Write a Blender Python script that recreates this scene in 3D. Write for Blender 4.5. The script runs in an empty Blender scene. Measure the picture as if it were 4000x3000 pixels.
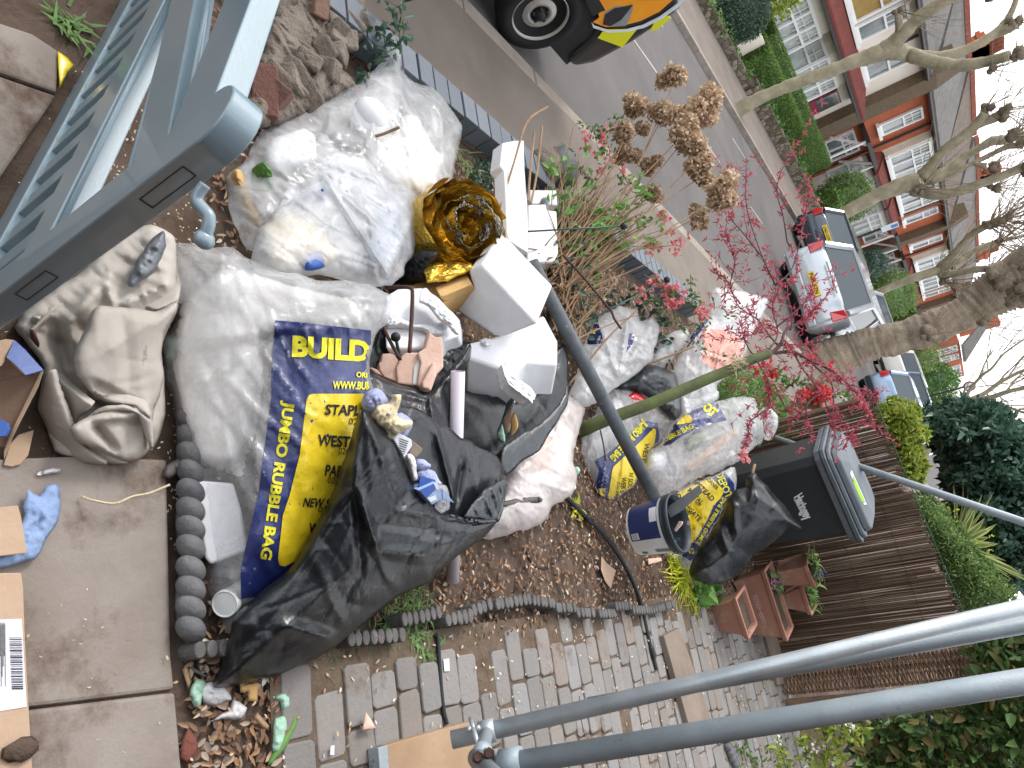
import bpy, bmesh, math, random
import numpy as np
from mathutils import Vector, Matrix, geometry

rnd = random.Random(7)
nr = np.random.default_rng(7)
S = bpy.context.scene

# ------------------------------------------------------------------ camera
# x east (towards the house behind us), y along the street, z up; garden soil at z = 0
FPX = 2750.0            # focal length in pixels of a 4000 x 3000 frame
H = 1.65                # eye height above the garden soil
_un = -(FPX * FPX + 650 * 715) / (1870 - 650 * .21)
_rn = 715 - .21 * _un
_z = -np.array([_rn, _un, FPX]); _z /= np.linalg.norm(_z)
_s = np.array([650., 1870., FPX]); _s /= np.linalg.norm(_s)
_y = _s - _z * (_s @ _z); _y /= np.linalg.norm(_y)
_x = np.cross(_y, _z)
if _x[0] < 0: _x = -_x
M3 = np.array([_x, _y, _z])     # columns: world directions of frame-down, frame-right, forward
CAM = np.array([0., 0., H])
cam = bpy.data.cameras.new('camera'); cam_ob = bpy.data.objects.new('camera', cam)
S.collection.objects.link(cam_ob); S.camera = cam_ob
cam.sensor_width = 36; cam.lens = 36 * FPX / 4000; cam.clip_start = .02; cam.clip_end = 2000
_cx, _cy, _cz = M3 @ np.array([0, 1, 0]), M3 @ np.array([-1, 0, 0]), -(M3 @ np.array([0, 0, 1]))
cam_ob.matrix_world = Matrix(((_cx[0], _cy[0], _cz[0], 0), (_cx[1], _cy[1], _cz[1], 0), (_cx[2], _cy[2], _cz[2], H), (0, 0, 0, 1)))

# ------------------------------------------------------------------ sky, sun, exposure
SUN_EL, SUN_AZ = math.radians(48), math.radians(-72)      # soft sun from over the street
w = bpy.data.worlds.new('World'); S.world = w; w.use_nodes = True
nt = w.node_tree; nt.nodes.clear()
def wn(t): return nt.nodes.new(t)
sky = wn('ShaderNodeTexSky'); sky.sky_type = 'NISHITA'; sky.sun_disc = False
sky.sun_elevation = SUN_EL; sky.sun_rotation = SUN_AZ; sky.dust_density = 3; sky.air_density = 1.0
wtc = wn('ShaderNodeTexCoord'); wno = wn('ShaderNodeTexNoise'); wno.inputs['Scale'].default_value = 3.2; wno.inputs['Detail'].default_value = 6
wrp = wn('ShaderNodeValToRGB'); wrp.color_ramp.elements[0].position = .37; wrp.color_ramp.elements[0].color = (.10, .10, .10, 1)
wrp.color_ramp.elements[1].position = .56; wrp.color_ramp.elements[1].color = (.97, .97, .97, 1)
wmx = wn('ShaderNodeMix'); wmx.data_type = 'RGBA'; wmx.inputs[7].default_value = (13.2, 13.3, 13.6, 1)
wbg = wn('ShaderNodeBackground'); wbg.inputs['Strength'].default_value = .118
wout = wn('ShaderNodeOutputWorld')
nt.links.new(wtc.outputs['Generated'], wno.inputs['Vector']); nt.links.new(wno.outputs['Fac'], wrp.inputs['Fac'])
nt.links.new(wrp.outputs['Color'], wmx.inputs[0]); nt.links.new(sky.outputs['Color'], wmx.inputs[6])
nt.links.new(wmx.outputs[2], wbg.inputs['Color']); nt.links.new(wbg.outputs[0], wout.inputs[0])
sl = bpy.data.lights.new('sun', 'SUN'); sl.energy = 1.05; sl.angle = math.radians(14); sl.color = (1, .96, .9)
so = bpy.data.objects.new('sun', sl); S.collection.objects.link(so)
_sd = Vector((math.cos(SUN_EL) * math.sin(SUN_AZ), math.cos(SUN_EL) * math.cos(SUN_AZ), math.sin(SUN_EL)))
so.rotation_euler = _sd.to_track_quat('Z', 'Y').to_euler()
S.view_settings.view_transform = 'Standard'; S.view_settings.look = 'None'
S.view_settings.exposure = 0.92; S.view_settings.gamma = 1

# ------------------------------------------------------------------ pixel <-> place helpers (used to survey the photograph)
CR = {'A': (0, 0, .60274), 'B': (1000, 0, .60277), 'C': (1900, 0, .60277), 'D': (2800, 0, .60271), 'E': (0, 950, .60277), 'F': (900, 950, .60277),
      'G': (1800, 950, .60277), 'H': (2700, 950, .60269), 'I': (0, 1900, .66313), 'J': (900, 1900, .66313), 'K': (1800, 1900, .66313),
      'L': (2700, 1900, .66293), 'S1': (2200, 1100, .45208), 'S2': (2200, 1650, .36166), 'S3': (3200, 2200, .48222), 'S4': (3400, 0, .5425),
      'S5': (1350, 1000, .36166), 'S6': (1250, 1500, .45208), 'S7': (0, 1300, .36166), 'T1': (2900, 0, .45208), 'T2': (2900, 700, .45208),
      'T3': (3200, 1300, .36166), 'T4': (2700, 1600, .36166), 'T5': (1400, 2500, .36166), 'O': (0, 0, 1), 'V': (0, 0, 1.80832)}
def px(k, *pts):
    o = CR[k]; return [(o[0] + a * o[2], o[1] + b * o[2]) for a, b in pts]
def ray(x, y): return M3 @ np.array([(y - 1500) / FPX, (x - 2000) / FPX, 1.])
def At(x, y, d): return CAM + ray(x, y) * d
def G(x, y, z=0.):
    d = ray(x, y); return CAM + d * ((z - H) / d[2])
def OnX(x, y, X):
    d = ray(x, y); return CAM + d * (X / d[0])
def OnY(x, y, Y):
    d = ray(x, y); return CAM + d * (Y / d[1])
def dep(p): return float((M3.T @ (np.asarray(p) - CAM))[2])
def unit(v): v = np.asarray(v, float); return v / np.linalg.norm(v)

class Plane:
    def __init__(s, O, a, b):
        s.O = np.asarray(O, float); s.e1 = unit(np.asarray(a) - s.O); n = unit(np.cross(s.e1, np.asarray(b) - s.O))
        if n @ (CAM - s.O) < 0: n = -n
        s.n = n; s.e2 = np.cross(n, s.e1)
    def hit(s, x, y):
        d = ray(x, y); return CAM + d * (((s.O - CAM) @ s.n) / (d @ s.n))
    def uv(s, P): q = np.asarray(P) - s.O; return np.array([q @ s.e1, q @ s.e2])
    def puv(s, x, y): return s.uv(s.hit(x, y))
    def xyz(s, uv): return s.O + np.outer(uv[:, 0], s.e1) + np.outer(uv[:, 1], s.e2)
def plane3(p, q, r): return Plane(At(*p), At(*q), At(*r))
def plane_flat(x, y, z): O = G(x, y, z); return Plane(O, O + [1, 0, 0], O + [0, 1, 0])
def plane_up(x, y, d):      # upright plane facing the eye through a point
    O = At(x, y, d); f = unit([O[0], O[1], 0]); return Plane(O, O + [f[1], -f[0], 0], O + [0, 0, 1])

# ------------------------------------------------------------------ numpy gradient noise
_perm = np.random.default_rng(3).permutation(256); _perm = np.concatenate([_perm, _perm, _perm])
_ga = np.random.default_rng(4).uniform(0, 2 * np.pi, 256)
def pn(x, y, seed=0):
    x = np.asarray(x, float) + seed * 17.13; y = np.asarray(y, float) + seed * 5.71
    xi = np.floor(x).astype(int); yi = np.floor(y).astype(int); xf = x - xi; yf = y - yi
    u = xf * xf * xf * (xf * (xf * 6 - 15) + 10); v = yf * yf * yf * (yf * (yf * 6 - 15) + 10)
    def g(i, j, dx, dy):
        a = _ga[_perm[(_perm[(xi + i) & 255] + yi + j) & 255]]; return np.cos(a) * dx + np.sin(a) * dy
    a = g(0, 0, xf, yf); b = g(1, 0, xf - 1, yf); c = g(0, 1, xf, yf - 1); d = g(1, 1, xf - 1, yf - 1)
    return (a + (b - a) * u + (c - a) * v + (a - b - c + d) * u * v) * 1.5
def fbm(x, y, seed=0, o=4):
    r = 0; a = 1
    for i in range(o): r = r + a * pn(x * 2 ** i, y * 2 ** i, seed + i * 3); a *= .5
    return r

# ------------------------------------------------------------------ materials
def lin(c):
    if isinstance(c, str): c = [int(c[i:i + 2], 16) / 255 for i in (0, 2, 4)]
    return tuple(x / 12.92 if x <= .04045 else ((x + .055) / 1.055) ** 2.4 for x in c[:3]) + (1,)
MATS = {}
class NT:
    def __init__(s, name):
        s.m = bpy.data.materials.new(name); s.m.use_nodes = True; s.t = s.m.node_tree; s.t.nodes.clear()
        s.out = s.n('ShaderNodeOutputMaterial'); s.tc = s.n('ShaderNodeTexCoord')
    def n(s, t, **k):
        q = s.t.nodes.new(t)
        for a, b in k.items():
            if a.startswith('i_'): q.inputs[a[2:].replace('_', ' ')].default_value = b
            else: setattr(q, a, b)
        return q
    def l(s, a, b): s.t.links.new(a, b)
    def noise(s, scale, detail=5, rough=.55, vec=None, dist=0):
        q = s.n('ShaderNodeTexNoise'); q.inputs['Scale'].default_value = scale; q.inputs['Detail'].default_value = detail
        q.inputs['Roughness'].default_value = rough; q.inputs['Distortion'].default_value = dist
        s.l(vec or s.tc.outputs['Object'], q.inputs['Vector']); return q.outputs['Fac']
    def ramp(s, fac, stops):
        q = s.n('ShaderNodeValToRGB'); e = q.color_ramp.elements
        while len(e) < len(stops): e.new(.5)
        for el, (p, c) in zip(e, stops): el.position = p; el.color = c if len(c) == 4 else (*c, 1)
        s.l(fac, q.inputs['Fac']); return q.outputs['Color']
    def mix(s, fac, a, b, mode='MIX'):
        q = s.n('ShaderNodeMix', data_type='RGBA', blend_type=mode)
        for sock, v in ((0, fac), (6, a), (7, b)):
            if hasattr(v, 'links') or hasattr(v, 'is_linked'): s.l(v, q.inputs[sock])
            else: q.inputs[sock].default_value = v
        return q.outputs[2]
    def bump(s, h, strength, dist=.01, nrm=None):
        q = s.n('ShaderNodeBump'); q.inputs['Strength'].default_value = strength; q.inputs['Distance'].default_value = dist
        s.l(h, q.inputs['Height'])
        if nrm is not None: s.l(nrm, q.inputs['Normal'])
        return q.outputs['Normal']
    def pbr(s, col, rough=.6, metal=0, spec=.5, nrm=None, coat=0, extra=None):
        q = s.n('ShaderNodeBsdfPrincipled'); q.inputs['Metallic'].default_value = metal; q.inputs['Specular IOR Level'].default_value = spec
        if hasattr(col, 'is_linked'): s.l(col, q.inputs['Base Color'])
        else: q.inputs['Base Color'].default_value = col
        if hasattr(rough, 'is_linked'): s.l(rough, q.inputs['Roughness'])
        else: q.inputs['Roughness'].default_value = rough
        q.inputs['Coat Weight'].default_value = coat
        for k, v in (extra or {}).items(): q.inputs[k].default_value = v
        if nrm is not None: s.l(nrm, q.inputs['Normal'])
        return q
    def done(s, sh, key=None):
        s.l(sh.outputs[0] if hasattr(sh, 'outputs') else sh, s.out.inputs['Surface']); MATS[key or s.m.name] = s.m; return s.m
def mat(name, col, col2=None, scale=6., rough=.65, bump=.25, bscale=40., metal=0, spec=.4, coat=0, lo=.35, hi=.7, dirt=None, island=None, bdist=.01, stretch=None):
    t = NT(name); c1 = lin(col); c2 = lin(col2) if col2 else tuple(v * .72 for v in c1[:3]) + (1,)
    vec = t.tc.outputs['Object']
    if stretch:
        mp = t.n('ShaderNodeMapping'); mp.inputs['Scale'].default_value = stretch; t.l(vec, mp.inputs['Vector']); vec = mp.outputs[0]
    c = t.ramp(t.noise(scale, 6, .6, vec), [(lo, c2), (hi, c1)])
    if island:
        g = t.n('ShaderNodeNewGeometry'); st = [(i / (len(island) - 1), lin(x)) for i, x in enumerate(island)]
        c = t.mix(.25, t.ramp(g.outputs['Random Per Island'], st), c)
    if dirt:
        d = t.ramp(t.noise(dirt[1], 8, .7), [(dirt[2], (0, 0, 0)), (dirt[2] + .12, (1, 1, 1))]); c = t.mix(d, c, lin(dirt[0]))
    nrm = t.bump(t.noise(bscale, 6, .65, vec), bump, bdist) if bump else None
    return t.done(t.pbr(c, rough, metal, spec, nrm, coat))

# ------------------------------------------------------------------ mesh builder
def link(ob, parent=None, loc=None):
    S.collection.objects.link(ob)
    if parent is not None:
        ob.parent = parent; ob.matrix_parent_inverse = Matrix.Translation(-Vector(parent.location))
    return ob
def tag(o, label=None, cat=None, group=None, kind=None):
    if label: o['label'] = label
    if cat: o['category'] = cat
    if group: o['group'] = group
    if kind: o['kind'] = kind
    return o
def thing(name, label, cat, loc=(0, 0, 0), group=None):
    e = bpy.data.objects.new(name, None); e.empty_display_size = .1; e.location = Vector([float(v) for v in loc]); link(e); return tag(e, label, cat, group)
def rough(ob, amp, sc, lump=0):
    # knobbly bark: push the mesh along its normals by smooth noise
    me = ob.data; n = len(me.vertices); V = np.empty(n * 3, np.float32); me.vertices.foreach_get('co', V); V = V.reshape(-1, 3).astype(float); N = np.empty(n * 3, np.float32); me.vertices.foreach_get('normal', N); N = N.reshape(-1, 3)
    k = fbm(V[:, 0] * sc + V[:, 1] * sc * .7, V[:, 2] * sc, 3, 4) + lump * np.maximum(0, pn(V[:, 0] * sc * .6 + V[:, 1] * sc * .5, V[:, 2] * sc * .6, 8) - .15) * 4
    V = V + N * (amp * k)[:, None]; me.vertices.foreach_set('co', V.astype(np.float32).ravel()); me.update()
class MB:
    def __init__(s): s.v = []; s.f = []; s.mi = []; s.k = 0
    def add(s, vs, fs, mi=0):
        k = s.k; vs = [tuple(map(float, q)) for q in vs]; s.v += vs; s.k += len(vs)
        s.f += [tuple(int(i) + k for i in f) for f in fs]; s.mi += [mi] * len(fs); return s
    def box(s, c, size, rot=None, mi=0):
        c = np.asarray(c, float); h = np.asarray(size, float) / 2; R = np.eye(3) if rot is None else np.asarray(rot)
        vs = [c + R @ (h * np.array(q)) for q in ((-1, -1, -1), (1, -1, -1), (1, 1, -1), (-1, 1, -1), (-1, -1, 1), (1, -1, 1), (1, 1, 1), (-1, 1, 1))]
        return s.add(vs, [(0, 3, 2, 1), (4, 5, 6, 7), (0, 1, 5, 4), (1, 2, 6, 5), (2, 3, 7, 6), (3, 0, 4, 7)], mi)
    def range(s, x0, x1, y0, y1, z0, z1, mi=0): return s.box(((x0 + x1) / 2, (y0 + y1) / 2, (z0 + z1) / 2), (abs(x1 - x0), abs(y1 - y0), abs(z1 - z0)), None, mi)
    def prism(s, pts, off, mi=0):
        pts = [np.asarray(p, float) for p in pts]; off = np.asarray(off, float); n = len(pts)
        nrm = sum((np.cross(pts[i] - pts[0], pts[(i + 1) % n] - pts[0]) for i in range(1, n - 1)), np.zeros(3))
        if nrm @ off > 0: pts = pts[::-1]
        return s.add(pts + [p + off for p in pts], [tuple(range(n)), tuple(range(2 * n - 1, n - 1, -1))] + [((i + 1) % n, i, i + n, (i + 1) % n + n) for i in range(n)], mi)
    def tube(s, pts, rad, n=8, cap=True, mi=0, hollow=None):
        P = np.array([np.asarray(p, float) for p in pts]); m = len(P); rad = [rad] * m if np.isscalar(rad) else rad
        T = np.gradient(P, axis=0); T /= np.linalg.norm(T, axis=1)[:, None] + 1e-12
        a = np.cross(T[0], [0, 0, 1.]); a = np.array([1., 0, 0]) if np.linalg.norm(a) < 1e-3 else a; a = unit(a); vs = []
        for i in range(m):
            a = a - T[i] * (a @ T[i]); a = unit(a); b = np.cross(T[i], a)
            for k in range(n):
                t = 2 * math.pi * k / n; vs.append(P[i] + rad[i] * (a * math.cos(t) + b * math.sin(t)))
        fs = [(i * n + k, i * n + (k + 1) % n, (i + 1) * n + (k + 1) % n, (i + 1) * n + k) for i in range(m - 1) for k in range(n)]
        if cap: fs += [tuple(range(n - 1, -1, -1)), tuple(range((m - 1) * n, m * n))]
        return s.add(vs, fs, mi)
    def lathe(s, prof, O, axis, n=24, mi=0, ref=(0, 0, 1)):
        O = np.asarray(O, float); A = unit(axis); a = np.cross(A, ref); a = unit(a) if np.linalg.norm(a) > 1e-3 else np.array([1., 0, 0]); b = np.cross(A, a); vs = []
        for r, h in prof:
            for k in range(n):
                t = 2 * math.pi * k / n; vs.append(O + A * h + r * (a * math.cos(t) + b * math.sin(t)))
        fs = [(i * n + k, i * n + (k + 1) % n, (i + 1) * n + (k + 1) % n, (i + 1) * n + k) for i in range(len(prof) - 1) for k in range(n)]
        return s.add(vs, fs, mi)
    def ball(s, c, r, seg=10, mi=0, sq=(1, 1, 1), jit=0):
        c = np.asarray(c, float); vs = [c + [0, 0, r * sq[2]]]; R = seg // 2
        for i in range(1, R):
            for k in range(seg):
                a = math.pi * i / R; t = 2 * math.pi * k / seg; j = 1 + jit * (rnd.random() - .5)
                vs.append(c + j * r * np.array([math.sin(a) * math.cos(t) * sq[0], math.sin(a) * math.sin(t) * sq[1], math.cos(a) * sq[2]]))
        vs.append(c - [0, 0, r * sq[2]]); L = len(vs) - 1
        fs = [(0, 1 + k, 1 + (k + 1) % seg) for k in range(seg)]
        fs += [(1 + i * seg + k, 1 + (i + 1) * seg + k, 1 + (i + 1) * seg + (k + 1) % seg, 1 + i * seg + (k + 1) % seg) for i in range(R - 2) for k in range(seg)]
        fs += [(L, 1 + (R - 2) * seg + (k + 1) % seg, 1 + (R - 2) * seg + k) for k in range(seg)]
        return s.add(vs, fs, mi)
    def build(s, name, mats, parent=None, smooth=False, bevel=0, seg=2, angle=40, sub=0):
        me = bpy.data.meshes.new(name); me.from_pydata(s.v, [], s.f); me.update()
        mats = mats if isinstance(mats, (list, tuple)) else [mats]
        for m in mats: me.materials.append(m)
        if len(mats) > 1: me.polygons.foreach_set('material_index', s.mi)
        if smooth: me.polygons.foreach_set('use_smooth', [True] * len(s.f))
        ob = bpy.data.objects.new(name, me); link(ob, parent)
        if bevel:
            b = ob.modifiers.new('bevel', 'BEVEL'); b.width = bevel; b.segments = seg; b.limit_method = 'ANGLE'; b.angle_limit = math.radians(angle)
        if sub:
            b = ob.modifiers.new('subdiv', 'SUBSURF'); b.levels = b.render_levels = sub
        if smooth == 'auto': me.set_sharp_from_angle(angle=math.radians(angle))
        return ob
def rotz(a): c, s_ = math.cos(a), math.sin(a); return np.array([[c, -s_, 0], [s_, c, 0], [0, 0, 1.]])
def frame(x, y): x = unit(x); z = unit(np.cross(x, y)); return np.array([x, np.cross(z, x), z]).T
def curve(pts, n=8):
    P = np.array([np.asarray(p, float) for p in pts]); Q = np.vstack([2 * P[0] - P[1], P, 2 * P[-1] - P[-2]]); out = []
    for i in range(1, len(Q) - 2):
        for k in range(n):
            t = k / n; a, b, c, d = Q[i - 1], Q[i], Q[i + 1], Q[i + 2]
            out.append(.5 * (2 * b + (c - a) * t + (2 * a - 5 * b + 4 * c - d) * t * t + (3 * b - a - 3 * c + d) * t ** 3))
    return np.array(out + [P[-1]])
def lerpr(r, n): return np.interp(np.linspace(0, 1, n), np.linspace(0, 1, len(r)), r)
def np_mesh(name, V, F, mats, parent=None, smooth=False, mi=None):
    V = np.asarray(V, np.float32); F = np.asarray(F, np.int32); me = bpy.data.meshes.new(name); k = F.shape[1]
    me.vertices.add(len(V)); me.vertices.foreach_set('co', V.ravel()); me.loops.add(F.size); me.loops.foreach_set('vertex_index', F.ravel())
    me.polygons.add(len(F)); me.polygons.foreach_set('loop_start', np.arange(0, F.size, k, dtype=np.int32))
    if smooth: me.polygons.foreach_set('use_smooth', np.ones(len(F), bool))
    for m in (mats if isinstance(mats, (list, tuple)) else [mats]): me.materials.append(m)
    if mi is not None: me.polygons.foreach_set('material_index', np.asarray(mi, np.int32))
    me.update(calc_edges=True); me.validate()
    return link(bpy.data.objects.new(name, me), parent)
def leaf_geo(P, L, W, D=None, up=.5, fold=.25, jit=1.):
    # one folded, pointed leaf (two quads meeting in the midrib) per point; D = growing direction
    n = len(P); P = np.asarray(P, float)
    d = nr.normal(size=(n, 3)) * jit + (0 if D is None else np.asarray(D)); d /= np.linalg.norm(d, axis=1)[:, None] + 1e-9
    u = nr.normal(size=(n, 3)) + np.array([0, 0, up * 3]); s_ = np.cross(d, u); s_ /= np.linalg.norm(s_, axis=1)[:, None] + 1e-9; u = np.cross(s_, d)
    L = np.broadcast_to(L, n)[:, None] * nr.uniform(.7, 1.25, (n, 1)); W = np.broadcast_to(W, n)[:, None] * nr.uniform(.7, 1.25, (n, 1))
    a = P; b = P + d * L - u * L * .12; m = P + d * L * .28 + u * L * .05; m2 = P + d * L * .66; l = m + s_ * W / 2 + u * W * fold; r = m - s_ * W / 2 + u * W * fold; l2 = m2 + s_ * W * .4 + u * W * fold * .7; r2 = m2 - s_ * W * .4 + u * W * fold * .7
    V = np.stack([a, l, l2, b, r2, r], 1).reshape(-1, 3); k = np.arange(n)[:, None] * 6
    F = np.concatenate([k + [0, 3, 2, 1], k + [0, 5, 4, 3]], 1).reshape(-1, 4); return V, F
def leaves(name, P, L, W, m, parent=None, **k):
    V, F = leaf_geo(P, L, W, **k); return np_mesh(name, V, F, m, parent)

# ------------------------------------------------------------------ soft bodies: an outline on a plane, given real depth
def inside(poly, q):
    x, y = q[:, 0], q[:, 1]; c = np.zeros(len(q), bool); n = len(poly); j = n - 1
    for i in range(n):
        xi, yi = poly[i]; xj, yj = poly[j]; t = ((yi > y) != (yj > y))
        with np.errstate(divide='ignore', invalid='ignore'): c ^= t & (x < (xj - xi) * (y - yi) / (yj - yi + 1e-15) + xi)
        j = i
    return c
def segdist(poly, q):
    a = poly; b = np.roll(poly, -1, 0); d2 = np.full(len(q), 1e9)
    for i in range(len(a)):
        ab = b[i] - a[i]; t = np.clip(((q - a[i]) @ ab) / (ab @ ab + 1e-12), 0, 1); v = q - a[i] - t[:, None] * ab; d2 = np.minimum(d2, (v * v).sum(1))
    return np.sqrt(d2)
RS = .7
class Body:
    def __init__(s, outline, plane, T=(.1, .1), R=None, wr=(.012, 14.), stretch=None, folds=(), seed=0, smooth=True, jit=.004, res=.02, crumple=0, dome=2., pw=.55):
        s.pl = plane; s.seed = seed; s.wr = wr; s.T = T; s.res = res * RS; s.crumple = crumple; s.dome = dome; s.pw = pw
        uv = np.array([plane.puv(*p) for p in outline])
        if smooth:
            n = len(uv); Q = np.vstack([uv[-1:], uv, uv[:2]]); out = []
            for i in range(1, n + 1):
                a, b, c, d = Q[i - 1], Q[i], Q[i + 1], Q[i + 2]; m = max(2, int(np.linalg.norm(c - b) / (res * 1.2)))
                for k in range(m):
                    t = k / m; m1 = (c - a) * .3; m2 = (d - b) * .3; out.append((2*t**3-3*t*t+1)*b + (t**3-2*t*t+t)*m1 + (-2*t**3+3*t*t)*c + (t**3-t*t)*m2)
            uv = np.array(out)
            if jit: uv = uv + jit * np.stack([fbm(uv[:, 0] * 12, uv[:, 1] * 12, seed + 11), fbm(uv[:, 0] * 12, uv[:, 1] * 12, seed + 23)], 1)
        s.poly = uv
        c = uv.mean(0); s.R = R or max(segdist(uv, c[None])[0], .02)
        s.st = None
        if stretch:
            a = plane.puv(*stretch[0]); b = plane.puv(*stretch[1]); s.st = (unit(b - a), stretch[2])
        s.folds = []
        for x0, y0, x1, y1, amp, wd in folds: s.folds.append((plane.puv(x0, y0), plane.puv(x1, y1), amp, wd))
    def wrinkle(s, q):
        x, y = q[:, 0], q[:, 1]; f = s.wr[1]; rg = np.random.default_rng(100 + s.seed); r = .55 * pn(x * f * .45, y * f * .45, s.seed + 9) + .25 * (np.abs(pn(x * f, y * f, s.seed)) * -2 + .5)
        base = None
        if s.st is not None: base = math.atan2(s.st[0][1], s.st[0][0]) + math.pi / 2
        for k in range(7):      # families of sharp crease lines that come and go
            th = rg.uniform(0, math.pi) if base is None else base + rg.normal(0, .28); fr = f * rg.uniform(.55, 1.5); wp = rg.uniform(.25, .8)
            u = (x * math.cos(th) + y * math.sin(th)) * fr + wp * pn(x * f * .35 + k, y * f * .35, s.seed + k) * 1.5 + rg.uniform(0, 1)
            dd = np.abs(u - np.round(u)); m = np.clip(pn(x * f * .3 + 7 * k, y * f * .3 - 3 * k, s.seed + 40 + k) * 1.9 + .15, 0, 1); pr = np.maximum(0, 1 - dd / rg.uniform(.10, .24)) ** 1.2; r = r + rg.choice([1, 1, -1]) * rg.uniform(.5, 1.15) * m * pr * (1 if k < 5 else .6)
        for k in range(7):      # finer, thinner creases
            th = rg.uniform(0, math.pi) if base is None else base + rg.normal(0, .45); fr = f * rg.uniform(1.6, 3.2); u = (x * math.cos(th) + y * math.sin(th)) * fr + rg.uniform(.5, 1.2) * pn(x * f * .6 + 3 * k, y * f * .6, s.seed + 60 + k) * 1.5
            dd = np.abs(u - np.round(u)); m = np.clip(pn(x * f * .7 + 5 * k, y * f * .7 - 2 * k, s.seed + 80 + k) * 2.2 - .1, 0, 1); r = r + rg.choice([1, -1]) * .34 * m * np.maximum(0, 1 - dd / rg.uniform(.07, .16))
        r = s.wr[0] * r
        if s.crumple:
            f2 = f * 1.7; r = r + s.crumple * (np.abs(pn(q[:, 0] * f2, q[:, 1] * f2, s.seed + 31)) + .5 * np.abs(pn(q[:, 0] * f2 * 2.1, q[:, 1] * f2 * 2.1, s.seed + 37)))
        for a, b, amp, wd in s.folds:
            ab = b - a; t = np.clip(((q - a) @ ab) / (ab @ ab + 1e-12), 0, 1); dd = np.linalg.norm(q - a - t[:, None] * ab, axis=1)
            r = r + amp * np.maximum(0, 1 - dd / wd) ** 1.3 * np.minimum(1, 4 * np.minimum(t + .1, 1.1 - t))
        return r
    def P(s, q, side=1, off=0.):
        q = np.asarray(q, float); d = segdist(s.poly, q) * inside(s.poly, q)
        h = (1 - (1 - np.minimum(d / s.R, 1)) ** s.dome) ** s.pw; e = np.minimum(d / .03, 1)
        wv = s.wrinkle(q) * e
        hh = s.T[0] * h + wv + off if side > 0 else -s.T[1] * h + wv * (.4 if s.T[1] > .02 else .9)
        out = s.pl.xyz(q); vd = CAM - out; vd /= np.linalg.norm(vd, axis=1)[:, None]; out = out + hh[:, None] * (vd if side > 0 else s.pl.n)      # the near side bulges towards the viewer's side of the heap
        out[:, 2] = np.maximum(out[:, 2], .008 + off); return out
    def grid(s, poly, res):
        lo, hi = poly.min(0), poly.max(0); gx, gy = np.meshgrid(np.arange(lo[0], hi[0], res), np.arange(lo[1], hi[1], res * .87)); gx = gx + (np.arange(gx.shape[0])[:, None] % 2) * res / 2
        q = np.stack([gx.ravel(), gy.ravel()], 1); q = q + nr.uniform(-.2, .2, q.shape) * res
        q = q[inside(poly, q)]; return q[segdist(poly, q) > res * .55]
    def tri(s, poly, res):
        q = s.grid(poly, res); n = len(poly); al = np.vstack([poly, q]); ed = [(i, (i + 1) % n) for i in range(n)]
        r = geometry.delaunay_2d_cdt([Vector(p) for p in al], ed, [], 1, 1e-7); V = np.array([tuple(p) for p in r[0]]); return V, np.array([f for f in r[2] if len(f) == 3])
    def build(s, name, m, parent=None, res=None, two=True, alt=None):
        V, F = s.tri(s.poly, res or s.res); d = segdist(s.poly, V); A = s.P(V, 1)
        a, b, c = (s.pl.xyz(V)[F[:, i]] for i in range(3)); flip = (np.cross(b - a, c - a) @ s.pl.n) < 0; F[flip] = F[flip][:, ::-1]
        if not two: return np_mesh(name, A, F, m, parent, True)
        B = s.P(V, -1); bd = d < 1e-5; idx = np.where(bd, np.arange(len(V)), np.arange(len(V)) + len(V)); keep = np.vstack([A, B])
        F2 = idx[F][:, ::-1]; mi = None
        if alt: pa = np.array([s.pl.puv(*p) for p in alt[0]]); k_ = inside(pa, V[F].mean(1)).astype(int); mi = np.concatenate([k_, k_]); m = [m, alt[1]]
        return np_mesh(name, keep, np.vstack([F, F2]), m, parent, True, mi)
    def panel(s, name, outline, m, parent, off=.0015, res=.011, smooth=False):
        uv = np.array([s.pl.puv(*p) for p in outline]); out = []
        for i in range(len(uv)):
            a, b = uv[i], uv[(i + 1) % len(uv)]; k = max(1, int(np.linalg.norm(b - a) / res)); out += [a + (b - a) * t / k for t in range(k)]
        V, F = s.tri(np.array(out), res); ok = inside(s.poly, V) & (segdist(s.poly, V) > .004)
        F = F[ok[F].all(1)]
        if not len(F): return None
        a, b, c = (s.pl.xyz(V)[F[:, i]] for i in range(3)); flip = (np.cross(b - a, c - a) @ s.pl.n) < 0; F[flip] = F[flip][:, ::-1]
        return np_mesh(name, s.P(V, 1, off), F, m, parent, True)
    def text(s, txt, bl, br, tl, m, parent, off=.003, name='lettering', bold=.02, res=.014):
        V, F = text_geo(txt, bold); mx = V.max(0); mn = V.min(0); V = (V - mn) / (mx - mn)
        bl, br, tl = map(np.array, (bl, br, tl)); Pq = bl + V[:, :1] * (br - bl) + V[:, 1:2] * (tl - bl)
        uv = np.array([s.pl.puv(*p) for p in Pq]); V2, F2 = refine(uv, F, res)
        ok = inside(s.poly, V2) & (segdist(s.poly, V2) > .006); F2 = F2[ok[F2].all(1)]
        if not len(F2): return None
        a, b, c = (s.pl.xyz(V2)[F2[:, i]] for i in range(3)); flip = (np.cross(b - a, c - a) @ s.pl.n) < 0; F2[flip] = F2[flip][:, ::-1]
        return np_mesh(name, s.P(V2, 1, off), F2, m, parent, True)
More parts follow.
